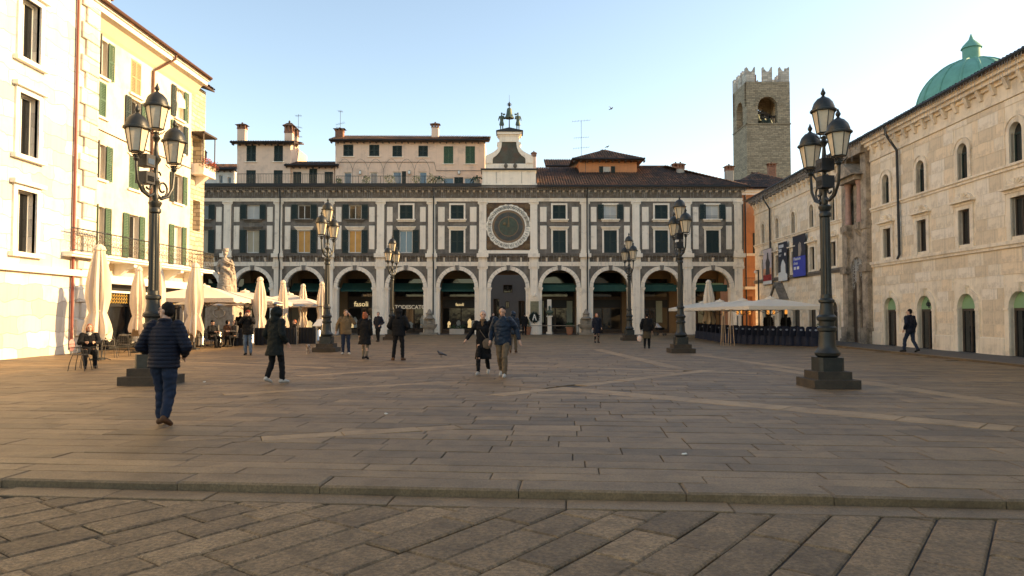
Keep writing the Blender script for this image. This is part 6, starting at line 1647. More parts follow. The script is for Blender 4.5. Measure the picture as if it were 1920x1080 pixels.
def person(label, loc, rz, H=1.75, pose=None, top='jacket', top_m=None, leg_m=None, shoe_m=None, hair_m=None, hair='short', lean=.0, head_turn=0.0, head_tilt=0.0, hem=.80, wide=1.0, vox=.012,
           quilt=None, extras=(), face=True, zoff=0.0, group='people on the square', leg_r=1.0, hood=False, bare_hands=True, hat_m=None, skirt=None):
    o = thing('person', label, 'person', loc, rz, group); o.scale = (H / 1.75,) * 3
    J = {}
    for s_, sd_ in ((1, 'L'), (-1, 'R')):
        for k, v in BASE.items(): J[k + sd_] = Vector((s_ * v[0], v[1], v[2]))
    for k in list(J):
        if k[:2] in ('sh', 'el', 'wr'): J[k].y -= lean * (J[k].z - .9)
    for k, v in (pose or {}).items(): J[k] = Vector(v)
    if zoff:
        for k in J:
            if k[:2] in ('sh', 'el', 'wr', 'hi') and k not in (pose or {}): J[k].z += zoff
    hc = Vector((0, -.015 - lean * .73, 1.635 + zoff)); HM = Matrix.Translation(hc) @ Matrix.Rotation(head_turn, 4, 'Z') @ Matrix.Rotation(head_tilt, 4, 'X')
    hp = lambda x, y, z: HM @ Vector((x, y, z))
    # body: one continuous skin
    b_ = MB()
    def hball(c, rx, ry, rz_):
        t_ = MB(); t_.ball(c, rx, ry, rz_, 16, 12); b_.add([HM @ Vector(v) for v in t_.v], t_.f)
    hball((0, .012, .022), .076, .095, .098); hball((0, -.022, -.045), .058, .066, .072); hball((0, -.05, -.088), .03, .03, .025)
    chain(b_, [(hp(0, -.088, .018), .010), (hp(0, -.112, -.022), .016)]); hball((0, -.087, -.06), .022, .012, .008)
    for s_ in (-1, 1): hball((s_ * .078, .008, -.008), .010, .022, .032); hball((s_ * .034, -.078, .034), .022, .014, .009)
    cone(b_, (0, .005 - lean * .58, 1.47 + zoff), .058, hp(0, .01, -.08), .054)
    torso(b_, [(.86, .155, .11, 0), (.98, .15, .105, 0), (1.1, .135, .095, 0), (1.28, .16, .11, 0), (1.40, .155, .085, 0), (1.47, .08, .06, 0)], lean, zoff)
    for sd_, s_ in (('L', 1), ('R', -1)):
        chain(b_, [(J['sh' + sd_], .052), (J['el' + sd_], .040), (J['wr' + sd_], .028)])
        chain(b_, [(J['hip' + sd_], .085), (J['kn' + sd_], .055), (J['an' + sd_], .04)])
        # hand: palm, four fingers and a thumb
        f_ = (J['wr' + sd_] - J['el' + sd_]).normalized(); up = Vector((0, -1, 0)) if abs(f_.z) > .6 else Vector((0, 0, 1))
        sidev = f_.cross(up).normalized(); nn = sidev.cross(f_).normalized()
        pc_ = J['wr' + sd_] + f_ * .06
        chain(b_, [(J['wr' + sd_], .026), (pc_, .034), (pc_ + f_ * .02, .034)])
        for k, (off, l) in enumerate(((-.027, .062), (-.009, .074), (.009, .07), (.027, .055))):
            r0 = pc_ + f_ * .035 + nn * off * .9; chain(b_, [(r0, .0095), (r0 + f_ * l * .5 - sidev * s_ * .006, .009), (r0 + f_ * l * .85 - sidev * s_ * .026, .008)])
        chain(b_, [(pc_ - f_ * .01 - nn * .026, .012), (pc_ + f_ * .03 - nn * .052 - sidev * s_ * .012, .010), (pc_ + f_ * .058 - nn * .05 - sidev * s_ * .02, .009)])
    blend(b_, 'body', m_skin, o, vox * .8, 2)
    # trousers
    t_ = MB()
    torso(t_, [(.84, .17 * wide, .125, 0), (.92, .168 * wide, .12, 0), (1.0, .155 * wide, .112, 0)], lean, zoff)
    for sd_ in 'LR':
        an = J['an' + sd_]; kn_ = J['kn' + sd_]; lo_ = an + (kn_ - an) * .05
        chain(t_, [(J['hip' + sd_] + Vector((0, 0, -.03)), .10 * leg_r), (kn_, .072 * leg_r), (lo_ + (kn_ - an) * .25, .064 * leg_r), (lo_, .056 * leg_r)])
    blend(t_, 'trousers', leg_m or cloth('denim', (.035, .05, .085)), o, vox, 3, .014, 10)
    # shoes
    for sd_ in 'LR':
        q = MB(); an, toe = J['an' + sd_], J['toe' + sd_]; d = (toe - an); d.z = 0; d.normalize()
        heel = an - d * .055; heel.z = an.z - .035
        chain(q, [(an, .046), (heel, .042), (heel + (toe - heel) * .5 + Vector((0, 0, .012)), .046), (toe, .036)]); 
        so_ = blend(q, 'shoe', shoe_m or cloth('shoe_black', (.02, .018, .016), .5), o, .010, 3)
    # upper garment
    w = MB()
    h = hem
    rr = [(h, .195 * wide, .145, 0), ((h + 1.05) / 2, .195 * wide, .142, 0), (1.08, .188 * wide, .135, 0), (1.28, .20 * wide, .14, 0), (1.39, .185 * wide, .115, 0), (1.46, .11, .088, 0), (1.515, .088, .085, .005), (1.53, .075, .07, .005)]
    if top == 'coat': rr[0] = (h, .225 * wide, .17, 0.02)
    torso(w, rr, lean, zoff)
    for sd_ in 'LR':
        wr, el = J['wr' + sd_], J['el' + sd_]
        chain(w, [(J['sh' + sd_], .078 * wide), (el, .066 * wide), (wr + (el - wr) * .12, .052)])
    if hood:
        q = MB(); q.ball((0, 0, 0), .128, .14, .15, 16, 12); w.add([HM @ Vector((v[0], v[1] + .02, v[2] + .0)) for v in q.v], q.f); cone(w, (0, .03 - lean * .58, 1.46 + zoff), .12, hp(0, .03, -.08), .10)
    blend(w, 'coat' if top == 'coat' else 'jacket', top_m, o, vox, 3, .017 if not quilt else .006, 8, quilt)
    if skirt:
        q = MB(); torso(q, [(skirt[0], .21, .16, 0), (.9, .18, .13, 0), (1.0, .16, .12, 0)], lean, zoff); blend(q, 'skirt', skirt[1], o, vox, 3, .008, 9)
    # hair or hat
    if not hood:
        q = MB()
        def hb(c, rx, ry, rz_): t2 = MB(); t2.ball(c, rx, ry, rz_, 16, 12); q.add([HM @ Vector(v) for v in t2.v], t2.f)
        hb((0, .03, .045), .083, .092, .090)
        if hair in ('short', 'bob', 'long', 'wild'): hb((0, .05, -.0), .08, .075, .085)
        if hair in ('bob', 'long', 'wild'):
            for s_ in (-1, 1): hb((s_ * .068, .02, -.04), .032, .06, .085)
            hb((0, .07, -.06), .075, .05, .09)
        if hair == 'long': hb((0, .075, -.14), .085, .04, .1)
        blend(q, 'hair', hair_m or mat('hair_dark', (.008, .006, .005), .7, .3, 20, .6, 90, spec=.2), o, .010, 2, .006 if hair != 'wild' else .014, 26)
        if hat_m:
            q = MB(); hb((0, .015, .075), .092, .105, .075); blend(q, 'cap', hat_m, o, .010, 3)
    if face:
        for s_ in (-1, 1):
            q = MB(); q.ball((0, 0, 0), .011, .006, .007, 8, 6); e_ = q.build('eye', m_eye, o); e_.matrix_local = HM @ Matrix.Translation((s_ * .033, -.089, .018))
        q = MB(); q.ball((0, 0, 0), .022, .005, .005, 8, 6); e_ = q.build('mouth', mat('lips', (.33, .13, .11), .5, .1, 8), o); e_.matrix_local = HM @ Matrix.Translation((0, -.097, -.062))
    for fn in extras: fn(o, J, hp)
    return o
def stride(s, lift=.0, fwd='R'):
    """walking legs: one foot ahead (-y), the other behind with its heel up"""
    a, c = (fwd, 'L' if fwd == 'R' else 'R'); sg = {'L': 1, 'R': -1}
    return {'kn' + a: (sg[a] * .095, -s * .34 - .03, .51), 'an' + a: (sg[a] * .10, -s * .5, .095), 'toe' + a: (sg[a] * .12, -s * .5 - .155, .045),
            'kn' + c: (sg[c] * .095, s * .12 - .03, .49), 'an' + c: (sg[c] * .10, s * .52, .13 + lift), 'toe' + c: (sg[c] * .11, s * .52 - .135, .042)}
def bag(name, m, pts_strap, c, sx, sy, sz):
    def f(o, J, hp):
        q = MB(); q.ball(c, sx, sy, sz, 14, 10); q.box(c[0] - sx * .8, c[0] + sx * .8, c[1] - sy * .8, c[1] + sy * .8, c[2] - sz * .7, c[2] + sz * .6)
        b_ = blend(q, name, m, None, .012, 3, .008, 10)
        b_.parent = None; b_.matrix_world = o.matrix_basis
        if pts_strap:
            q = MB(); q.tube(pts_strap, .010, 5); s_ = q.build('strap', m, b_)
        tag(b_, {'shoulder_bag': 'grey brown shoulder bag carried by the woman in the long black coat', 'hand_bag': 'small black handbag held by the woman near the arcade', 'plastic_bag': 'white and orange plastic shopping bag held by the person in brown'}[name], 'bag')
    return f
def held(name, label, cat, m, c, dims):
    def f(o, J, hp):
        q = MB(); x, y_, z = c(J, hp); q.box(x - dims[0], x + dims[0], y_ - dims[1], y_ + dims[1], z - dims[2], z + dims[2]); b_ = q.build(name, m); b_.matrix_world = o.matrix_basis; tag(b_, label, cat)
    return f
c_navy = cloth('navy', (.010, .013, .026), .6); c_black = cloth('black', (.011, .011, .012)); c_green = cloth('dark_parka', (.012, .017, .016)); c_tan = cloth('tan', (.21, .14, .075)); c_blue = cloth('blue_nylon', (.014, .028, .050), .38)
c_khaki = cloth('khaki', (.17, .125, .08)); c_jean = cloth('jean', (.022, .034, .062)); c_ljean = cloth('light_jean', (.13, .18, .24)); c_white = cloth('white_shoe', (.55, .52, .46), .6); c_brown = cloth('brown_shoe', (.12, .055, .025), .6)
c_beige = cloth('beige_legging', (.24, .19, .13)); c_brownk = cloth('brown_wool', (.085, .065, .04))
h_dark = mat('hair_dark', (.008, .006, .005), .7, .3, 20, .6, 90, spec=.2); h_grey = mat('hair_grey', (.32, .29, .26), .6, .25, 20, .6, 90); h_red = mat('hair_red', (.34, .085, .025), .6, .3, 20, .6, 90); h_brown = mat('hair_brown', (.16, .085, .045), .6, .3, 20, .6, 90)
def at(px, py): g_ = G(px, py); return (g_.x, g_.y, 0)
# man in the quilted jacket, walking away
p_ = stride(.24, .03, 'L'); p_.update({'elL': (.34, .02, 1.13), 'wrL': (.20, -.19, 1.0), 'elR': (-.34, .02, 1.13), 'wrR': (-.20, -.19, 1.0)})
person('man in navy quilted jacket and jeans walking away, hands in front', at(305, 800), R(176), 1.77, p_, 'jacket', c_navy, c_jean, c_brown, h_dark, 'short', .03, R(84), 0, .83, 1.16, .010, (.055, .012), face=True, leg_r=1.12)
# hooded walker
p_ = stride(.26, .03, 'R'); p_.update({'elL': (.29, .05, 1.14), 'wrL': (.26, -.12, .95), 'elR': (-.29, .05, 1.14), 'wrR': (-.26, -.12, .95)})
person('hooded person in dark parka and black trousers walking away', at(515, 720), R(148), 1.76, p_, 'coat', c_green, c_black, c_white, None, 'short', .04, 0, .1, .66, 1.14, .010, None, face=False, hood=True)
# photographer
p_ = {'elL': (.26, -.16, 1.28), 'wrL': (.07, -.20, 1.55), 'elR': (-.26, -.16, 1.28), 'wrR': (-.07, -.20, 1.55), 'anL': (.12, .0, .085), 'toeL': (.15, -.14, .04), 'anR': (-.08, .06, .085), 'toeR': (-.1, -.08, .04)}
person('man in black jacket and pale jeans holding a camera to his face', at(464, 666), R(8), 1.76, p_, 'jacket', c_black, c_ljean, cloth('shoe_black', (.02, .018, .016), .5), h_red, 'short', .02, 0, 0, .80, 1.08, .012, hat_m=cloth('red_cap', (.22, .05, .03)),
       extras=(held('camera', 'small dark camera held to the face of the photographer', 'camera', m_black, lambda J, hp: tuple(hp(0, -.15, .01)), (.06, .035, .04)),))
# man on the phone
p_ = {'elL': (.33, -.03, 1.24), 'wrL': (.16, -.07, 1.54), 'elR': (-.32, .05, 1.17), 'wrR': (-.36, -.03, .93), 'anL': (.12, .0, .085), 'toeL': (.16, -.14, .04), 'anR': (-.11, .03, .085), 'toeR': (-.15, -.11, .04)}
person('man in tan jacket and jeans standing with a phone at his ear', at(648, 665), R(12), 1.78, p_, 'jacket', c_tan, c_jean, c_white, h_brown, 'short', .0, R(24), .12, .80, 1.14, .012,
       extras=(held('phone', 'dark phone held at the ear of the man in tan', 'phone', m_black, lambda J, hp: tuple(hp(.10, -.02, -.01)), (.008, .035, .07)),))
# woman with red hair seen from behind
person('woman with red hair in black knee coat and beige leggings, from behind', at(684, 674), R(168), 1.68, stride(.16, .0, 'L'), 'coat', c_black, c_beige, cloth('shoe_black', (.02, .018, .016), .5), h_red, 'wild', .02, R(-20), 0, .56, 1.10, .012, face=False, leg_r=.78)
person('man in dark navy jacket standing near the arcade, hands in pockets', at(709, 641), R(-22), 1.74, dict(stride(.22, .0, 'L'), elL=(.31, .06, 1.14), wrL=(.2, -.1, 1.0), elR=(-.31, .06, 1.14), wrR=(-.2, -.1, 1.0)), 'jacket', c_navy, c_black, None, h_dark, 'short', .0, R(20), .15, .80, 1.08, .013)
person('man in black puffer jacket and slim trousers standing from behind, legs apart', at(747, 676), R(178), 1.82, {'anL': (.17, .03, .085), 'toeL': (.24, -.10, .04), 'knL': (.13, 0, .5), 'anR': (-.15, .03, .085), 'toeR': (-.2, -.10, .04), 'knR': (-.13, 0, .5), 'elL': (.33, .0, 1.15), 'wrL': (.22, -.16, 1.02), 'elR': (-.33, .0, 1.15), 'wrR': (-.22, -.16, 1.02)},
       'jacket', c_black, c_black, c_brown, h_dark, 'short', .03, 0, .25, .83, 1.2, .011, (.10, .008), face=False, leg_r=.95, hood=True)
# couple walking towards the viewer
p_ = dict(stride(.48, .02, 'R'), elR=(-.33, .0, 1.18), wrR=(-.44, -.10, .98), elL=(.25, .06, 1.15), wrL=(.22, -.04, .92))
person('grey haired woman in long black coat walking, arm swung out', at(906, 703), R(-8), 1.70, p_, 'coat', c_black, c_black, c_white, h_grey, 'short', .02, R(14), 0, .44, 1.04, .011, None, leg_r=.9,
       extras=(bag('shoulder_bag', cloth('bag_taupe', (.17, .13, .095)), [(-.16, .0, 1.42), (-.05, -.16, 1.2), (.10, -.17, 1.0), (.20, -.12, .98)], (.14, -.15, .86), .14, .06, .15),
               lambda o, J, hp: blend((lambda q: (q.ball((0, -.05, 1.49), .085, .085, .04, 14, 8), q.ball((0, -.11, 1.40), .04, .03, .09, 10, 8), q)[-1])(MB()), 'scarf', cloth('scarf', (.22, .13, .07)), o, .010, 3, .006, 20)))
p_ = dict(stride(.5, .03, 'L'), elL=(.34, .06, 1.19), wrL=(.42, .02, .92), elR=(-.31, .05, 1.15), wrR=(-.30, -.1, .92))
person('man in shiny blue jacket and khaki trousers walking with head bowed', at(943, 707), R(-14), 1.80, p_, 'jacket', c_blue, c_khaki, c_white, h_dark, 'short', .07, R(4), .34, .80, 1.14, .010, None, leg_r=1.08)
person('person in blue hooded top half hidden behind the man in the blue jacket', at(962, 662), R(170), 1.72, stride(.2), 'jacket', c_blue, c_khaki, c_brown, None, 'short', .0, 0, 0, .8, 1.0, .014, face=False, hood=True)
person('woman in dark coat and black boots standing with a handbag near the arcade', at(1119, 643), R(10), 1.66, {'wrL': (.27, -.05, .92)}, 'coat', c_navy, c_black, None, h_red, 'bob', .0, 0, 0, .58, 1.08, .013, leg_r=.8,
       extras=(bag('hand_bag', c_black, [(.25, -.05, .86), (.3, -.05, .8)], (.31, -.05, .66), .10, .05, .10),))
person('stooped person in black jacket and brown skirted coat walking away', at(1213, 654), R(165), 1.66, dict(stride(.18), wrL=(.29, -.04, .95), elL=(.28, .03, 1.15)), 'jacket', c_black, c_black, None, h_dark, 'short', .12, 0, .2, .86, 1.12, .013, face=False, skirt=(.52, c_brownk),
       extras=(bag('plastic_bag', mat('bag_plastic', (.66, .58, .50), .4, .35, 9, dirt=((.55, .12, .03), .5, 9)), [(.30, -.05, .86), (.33, -.05, .70)], (.36, -.05, .50), .13, .07, .17),))
person('man in navy jacket and jeans walking along the palace pavement', (G(1708, 661, .06).x, G(1708, 661, .06).y, .06), R(200), 1.76, dict(stride(.46, .02, 'L'), elL=(.30, .08, 1.15), wrL=(.27, -.06, .94)), 'jacket', c_navy, c_jean, cloth('shoe_black', (.02, .018, .016), .5), h_dark, 'short', .05, R(30), 0, .82, 1.14, .012)
# seated cafe guests
def seat_pose(d=0.0): 
    r_ = {}
    for sd_, s_ in (('L', 1), ('R', -1)):
        r_.update({'hip' + sd_: (s_ * .10, 0, .52), 'kn' + sd_: (s_ * .13, -.42, .52), 'an' + sd_: (s_ * .13, -.40 + d * s_, .085), 'toe' + sd_: (s_ * .14, -.55 + d * s_, .04), 'el' + sd_: (s_ * .27, -.10, .78), 'wr' + sd_: (s_ * .12, -.34, .80)})
    return r_
def sitter(label, px, py, rz, top_m, hair_m, hair='short', scarf=None, hat=None):
    ex = ()
    if scarf: ex = (lambda o, J, hp: blend((lambda q: (q.ball((0, -.03, 1.08), .095, .095, .06, 14, 8), q.ball((0, -.10, 1.0), .05, .03, .09, 10, 8), q)[-1])(MB()), 'scarf', scarf, o, .012, 3, .008, 18),)
    a = at(px, py); c_ = bistro_chair('dark wire bistro chair under a seated cafe guest', (a[0], a[1], 0), rz, gl)
    return person(label, (a[0], a[1], 0), rz, 1.70, seat_pose(.06), 'jacket', top_m, c_black, None, hair_m, hair, .04, 0, .05, .84, 1.06, .013, zoff=-.40, extras=ex, group='guests seated at the cafe', hat_m=hat)
sitter('seated woman with red hair, white scarf and black coat at the first table', 166, 690, R(35), c_black, h_red, 'bob', cloth('white_scarf', (.62, .56, .48)))
sitter('seated guest in black jacket with dark cap behind the wire chairs', 397, 652, R(60), c_black, h_dark, 'short', None, c_black)
sitter('seated guest in brown jacket with back turned beside the cloth barrier', 425, 650, R(150), cloth('rust', (.20, .10, .06)), h_dark)
sitter('seated guest in grey coat with fur collar facing the square', 441, 650, R(-40), cloth('grey_coat', (.13, .115, .10)), h_dark, 'bob')
sitter('seated guest in dark coat among the closed parasols near the hooded walker', 553, 645, R(-60), c_black, h_red, 'short')
person('dark clothed waiter standing behind the cafe tables', at(450, 641), R(20), 1.74, None, 'jacket', c_black, c_black, None, h_dark, 'short', .0, 0, 0, .8, 1.05, .014)
person('person in black standing between white parasols, back to the heaters', at(1441, 640), R(150), 1.7, None, 'coat', c_black, c_black, None, h_dark, 'bob', .0, 0, 0, .6, 1.1, .014, face=False)
person('person in black coat standing under the white parasol by the portal', at(1474, 643), R(170), 1.7, None, 'coat', c_black, c_black, None, h_dark, 'bob', .0, 0, 0, .6, 1.15, .014, face=False)
person('passer-by in black inside the central archway', at(983, 629), R(170), 1.72, stride(.3), 'coat', c_black, c_black, None, h_dark, 'short', .0, 0, 0, .7, 1.1, .015, face=False)
person('passer-by in dark jacket at the mouth of the central archway', at(925, 630), R(10), 1.7, stride(.2), 'jacket', c_navy, c_black, None, h_dark, 'short', .0, 0, 0, .8, 1.1, .015)

# ================================================================ statues
def statue_italia():
    Y = 50.0; x = P(421, 590, Y).x; zp = P(421, 556, Y).z; zt_ = P(421, 466, Y).z
    m_st = mat('weathered_marble', (.42, .34, .26), .8, .15, 3, .3, 25, dirt=((.2, .16, .12), .4, 4), streak=.4)
    pd = thing('statue_pedestal', 'pale carved stone pedestal of the draped statue', 'pedestal', (x, Y, 0))
    q = MB(); q.box(-1.5, 1.5, -1.5, 1.5, 0, .35); q.box(-1.25, 1.25, -1.25, 1.25, .35, .6); q.build('step', m_st, pd)
    q = MB(); q.cbox(-.95, .95, -.95, .95, .6, zp - .45, .05); q.build('die', m_st, pd)
    q = MB(); q.box(-1.2, 1.2, -1.2, 1.2, zp - .45, zp - .3); q.box(-1.35, 1.35, -1.35, 1.35, zp - .3, zp - .12); q.box(-.9, .9, -.9, .9, zp - .12, zp); q.build('cornice', m_st, pd)
    q = MB(); q.tube([(.4 * math.cos(t), -.97, 1.7 + .3 * math.sin(t)) for t in [k * .4 for k in range(17)]], .06, 6); q.build('carved_wreath', m_st, pd)
    o = thing('marble_statue', 'draped marble woman statue with one arm raised to her chest', 'statue', (x, Y, zp), R(15)); s_ = (zt_ - zp) / 1.9; o.scale = (s_,) * 3
    q = MB(); n = 24
    q.loft([[((rx + (.025 if k % 2 else -.01) * (1.5 - z)) * math.cos(2 * math.pi * k / n) + dx, ry * math.sin(2 * math.pi * k / n), z) for k in range(n)] for z, rx, ry, dx in ((0, .36, .30, 0), (.15, .33, .28, .01), (.6, .25, .22, .02), (.95, .21, .18, .0), (1.1, .17, .14, 0), (1.3, .2, .14, 0), (1.45, .17, .11, 0), (1.52, .07, .07, 0))])
    cone(q, (0, 0, 1.5), .06, (0, -.02, 1.62), .055); q.ball((0, -.02, 1.70), .085, .10, .12); q.ball((0, .03, 1.74), .10, .11, .10)
    q.lathe([(.10, 1.78), (.13, 1.83), (.11, 1.9)], 12)
    chain(q, [((-.19, 0, 1.42), .06), ((-.30, .0, 1.15), .05), ((-.25, -.15, .95), .04), ((-.22, -.2, .9), .045)])
    chain(q, [((.19, 0, 1.42), .06), ((.30, -.10, 1.25), .05), ((.08, -.25, 1.36), .04), ((.02, -.27, 1.38), .04)])
    chain(q, [((-.2, .05, 1.4), .07), ((-.05, -.15, 1.15), .07), ((.2, -.1, .95), .09), ((.28, .02, .5), .07)])
    chain(q, [((.22, .08, 1.35), .08), ((.3, .12, .8), .10), ((.32, .1, .1), .12)])
    blend(q, 'figure', m_st, o, .016, 2, .018, 9)
    q = MB(); q.box(-.42, .42, -.36, .36, -.001, .05); q.build('base', m_st, o)
statue_italia()
def jack(label, px, flip):
    o = thing('bronze_figure', label, 'statue', (fx(px), FY + .4, TOPZ - .02), R(0), 'bronze bell strikers'); h = (fz(208) - TOPZ) / 1.78; o.scale = (h * flip, h, h)
    q = MB(); n = 20
    for s_ in (-1, 1): chain(q, [((s_ * .09, 0, .75), .08), ((s_ * .10, -.01, .45), .062), ((s_ * .10, 0, .1), .045), ((s_ * .11, -.12, .04), .04)])
    q.loft([[((rx + (.012 if k % 2 else 0)) * math.cos(2 * math.pi * k / n), ry * math.sin(2 * math.pi * k / n), z) for k in range(n)] for z, rx, ry in ((.55, .24, .19), (.7, .22, .17), (.98, .15, .12), (1.25, .19, .13), (1.42, .17, .1), (1.5, .06, .06))])
    cone(q, (0, 0, 1.48), .055, (0, -.01, 1.56), .05); q.ball((0, -.01, 1.66), .085, .10, .115); q.ball((0, .02, 1.71), .09, .10, .085)
    chain(q, [((.2, 0, 1.4), .06), ((.27, -.05, 1.15), .05), ((.12, -.18, 1.2), .04)]); chain(q, [((-.2, 0, 1.4), .06), ((-.28, -.02, 1.18), .05), ((-.30, -.14, .98), .04)])
    blend(q, 'figure', m_bronze, o, .016, 2, .008, 10)
    q = MB(); q.tube([(.12, -.2, .95), (.20, -.18, 1.52)], .02, 6); q.box(.10, .34, -.24, -.12, 1.50, 1.62); q.build('hammer', m_bronze, o)
jack('bronze bell striker figure left of the bell above the clock', 940.5, 1); jack('bronze bell striker figure with hammer right of the bell above the clock', 971.5, -1)

# ================================================================ animals
def dog():
    a = at(578, 664); o = thing('dog', 'small white and brown dog on a leash by the lamp', 'dog', a, R(10)); q = MB()
    chain(q, [((0, .13, .21), .075), ((0, .0, .205), .07), ((0, -.12, .22), .08), ((0, -.17, .28), .055), ((0, -.20, .34), .058)]); chain(q, [((0, -.22, .335), .045), ((0, -.28, .315), .026)])
    for s_ in (-1, 1):
        chain(q, [((s_ * .045, -.13, .18), .04), ((s_ * .048, -.125, .10), .022), ((s_ * .048, -.13, .025), .02), ((s_ * .048, -.15, .018), .02)])
        chain(q, [((s_ * .045, .13, .19), .05), ((s_ * .05, .09, .13), .03), ((s_ * .05, .16, .085), .02), ((s_ * .05, .145, .022), .02), ((s_ * .05, .125, .018), .02)])
        chain(q, [((s_ * .045, -.19, .385), .02), ((s_ * .065, -.195, .36), .022), ((s_ * .07, -.20, .32), .014)])
    chain(q, [((0, .19, .25), .025), ((0, .24, .33), .02), ((0, .21, .39), .014)])
    blend(q, 'body', mat('dog_fur', (.58, .50, .41), .9, .2, 9, .6, 80, dirt=((.15, .08, .04), .75, 6)), o, .009, 2, .006, 30)
    q = MB(); chain(q, [((0, .08, .235), .078), ((0, -.08, .24), .083)]); blend(q, 'dog_coat', cloth('dog_coat', (.10, .045, .03)), o, .010, 2)
    q = MB(); q.ball((0, -.305, .32), .012); q.ball((.024, -.248, .36), .008); q.ball((-.024, -.248, .36), .008); q.build('nose_and_eyes', m_eye, o)
    l = MB(); b_ = Vector(at(640, 660)); l.tube([Vector(a) + Vector((0, -.1, .3)), Vector(a) + Vector((.6, 0, .22)), Vector((b_.x, b_.y, .9))], .006, 4); tag(l.build('leash', m_black), 'thin black leash running from the dog to the man in tan', 'leash')
dog()
def pigeon(label, loc, rz, fly=False, group='pigeons'):
    o = thing('pigeon', label, 'bird', loc, rz, group); q = MB()
    chain(q, [((0, .06, .13), .045), ((0, -.04, .145), .062), ((0, -.10, .19), .036), ((0, -.125, .235), .032)]); chain(q, [((0, -.14, .235), .016), ((0, -.175, .225), .006)]); chain(q, [((0, .08, .12), .036), ((0, .21, .075), .022)])
    if fly:
        for s_ in (-1, 1): chain(q, [((s_ * .04, 0, .17), .03), ((s_ * .2, .02, .26), .025), ((s_ * .36, .08, .22), .012)])
    else:
        for s_ in (-1, 1): chain(q, [((s_ * .05, -.02, .15), .03), ((s_ * .045, .14, .115), .02)]); chain(q, [((s_ * .025, 0, .09), .01), ((s_ * .028, 0, .01), .007), ((s_ * .03, -.035, .008), .006)])
    blend(q, 'body', mat('pigeon_feather', (.06, .06, .068), .6, .35, 12), o, .008, 2); return o
pigeon('grey pigeon walking on the open paving left of the couple', at(827, 670), R(-70))
b_ = P(1146, 207, 60); pigeon('dark bird flying in the sky between clock and tower', b_, R(60), True)
b_ = P(1139, 278, 63.5); pigeon('pigeon perched on the ridge of the orange rooftop house', b_, R(80))

# ================================================================ things along the arcade
def wall_fountain(label, px):
    x = fx(px); o = thing('wall_fountain', label, 'fountain', (x, FY - .16, 0), 0, 'wall fountains of the arcade'); m_ = mat('mossy_stone', (.30, .25, .19), .85, .3, 3, .5, 20, dirt=((.10, .09, .07), .5, 3))
    q = MB(); q.box(-.72, .72, -.8, 0, 0, .16); q.loft([[(sx * r_, -.36 + sy * r_ * .52, z) for sx, sy in [(math.cos(2 * math.pi * k / 20), math.sin(2 * math.pi * k / 20)) for k in range(20)]] for z, r_ in ((.16, .42), (.4, .40), (.6, .58), (.78, .66), (.84, .66))]); q.build('basin', m_, o)
    q = MB(); q.cbox(-.45, .45, -.30, -.0, .5, 1.25, .04); q.lathe([(.40, 1.25), (.42, 1.33), (.26, 1.42), (.24, 1.6), (.30, 1.68), (.2, 1.76), (.12, 1.95), (.05, 2.05)], 14, (0, -.2, 0)); q.build('stele', m_, o)
    q = MB(); q.ball((0, -.34, 1.0), .17, .1, .2, 12, 8); q.tube([(0, -.4, .95), (0, -.55, .9)], .02, 6); q.build('spout_mask', m_, o)
wall_fountain('carved stone wall fountain between the tailor shop and lit jeweller arches', 806); wall_fountain('carved stone wall fountain right of the bust', 1098)
x = fx(1002); o = thing('memorial_stele', 'tall pale memorial stone with inscribed panel and scrolled top on the pier', 'memorial', (x, FY - .18, 0))
q = MB(); q.cbox(-.42, .42, -.14, 0, 0, fz(562), .02); q.box(-.48, .48, -.18, 0, 0, .3); q.build('slab', m_pale, o)
q = MB(); q.box(-.34, .34, -.165, -.14, fz(592), fz(565)); q.build('inscription_panel', mat('inscribed_bronze', (.30, .26, .15), .6, .3, 9, wave=(9, 1.0, 'Z')), o)
q = MB(); q.box(-.46, .46, -.2, 0, fz(562), fz(560)); [q.tube([(s_ * (.22 + .13 * (1 - t * .08) * math.cos(t)), -.1, fz(556) + .13 * (1 - t * .08) * math.sin(t)) for t in [k * .6 for k in range(12)]], .03, 6) for s_ in (-1, 1)]; q.ball((0, -.1, fz(553.5)), .1, .07, .16); q.build('scroll_top', m_pale, o)
o = thing('wreath', 'round dark green wreath with pale ribbon hung on the memorial stone', 'wreath', (x - .02, FY - .42, fz(595))); q = MB()
for k in range(420):
    t = random.uniform(0, 6.28); rr = .34 + random.gauss(0, .055); p_ = Vector((rr * math.cos(t), random.gauss(0, .04), rr * math.sin(t))); a_ = Vector((random.uniform(-1, 1), random.uniform(-1, 1), random.uniform(-1, 1))).normalized(); c_ = a_.orthogonal().normalized(); q.add([p_ - a_ * .06, p_ + c_ * .025, p_ + a_ * .06, p_ - c_ * .025], [(0, 1, 2, 3)])
q.lathe([(.01, -.02), (.34, -.02), (.34, .02), (.01, .02)], 20); 
for vi in range(len(q.v) - 80, len(q.v)): v = q.v[vi]; q.v[vi] = (v[0], v[2] + .05, v[1])
q.build('leaves', mat('wreath_leaf', (.012, .022, .012), .6, .4, 8), o)
q = MB(); q.add([(-.03, -.08, .26), (.03, -.08, .26), (-.10, -.08, -.26), (-.17, -.08, -.24)], [(0, 1, 2, 3)]); q.add([(-.03, -.082, .26), (.03, -.082, .26), (.19, -.082, -.25), (.12, -.082, -.27)], [(0, 1, 2, 3)]); q.add([(-.07, -.085, -.04), (.07, -.085, -.04), (.07, -.085, -.0), (-.07, -.085, -.0)], [(0, 1, 2, 3)]); q.build('ribbon', m_white, o)
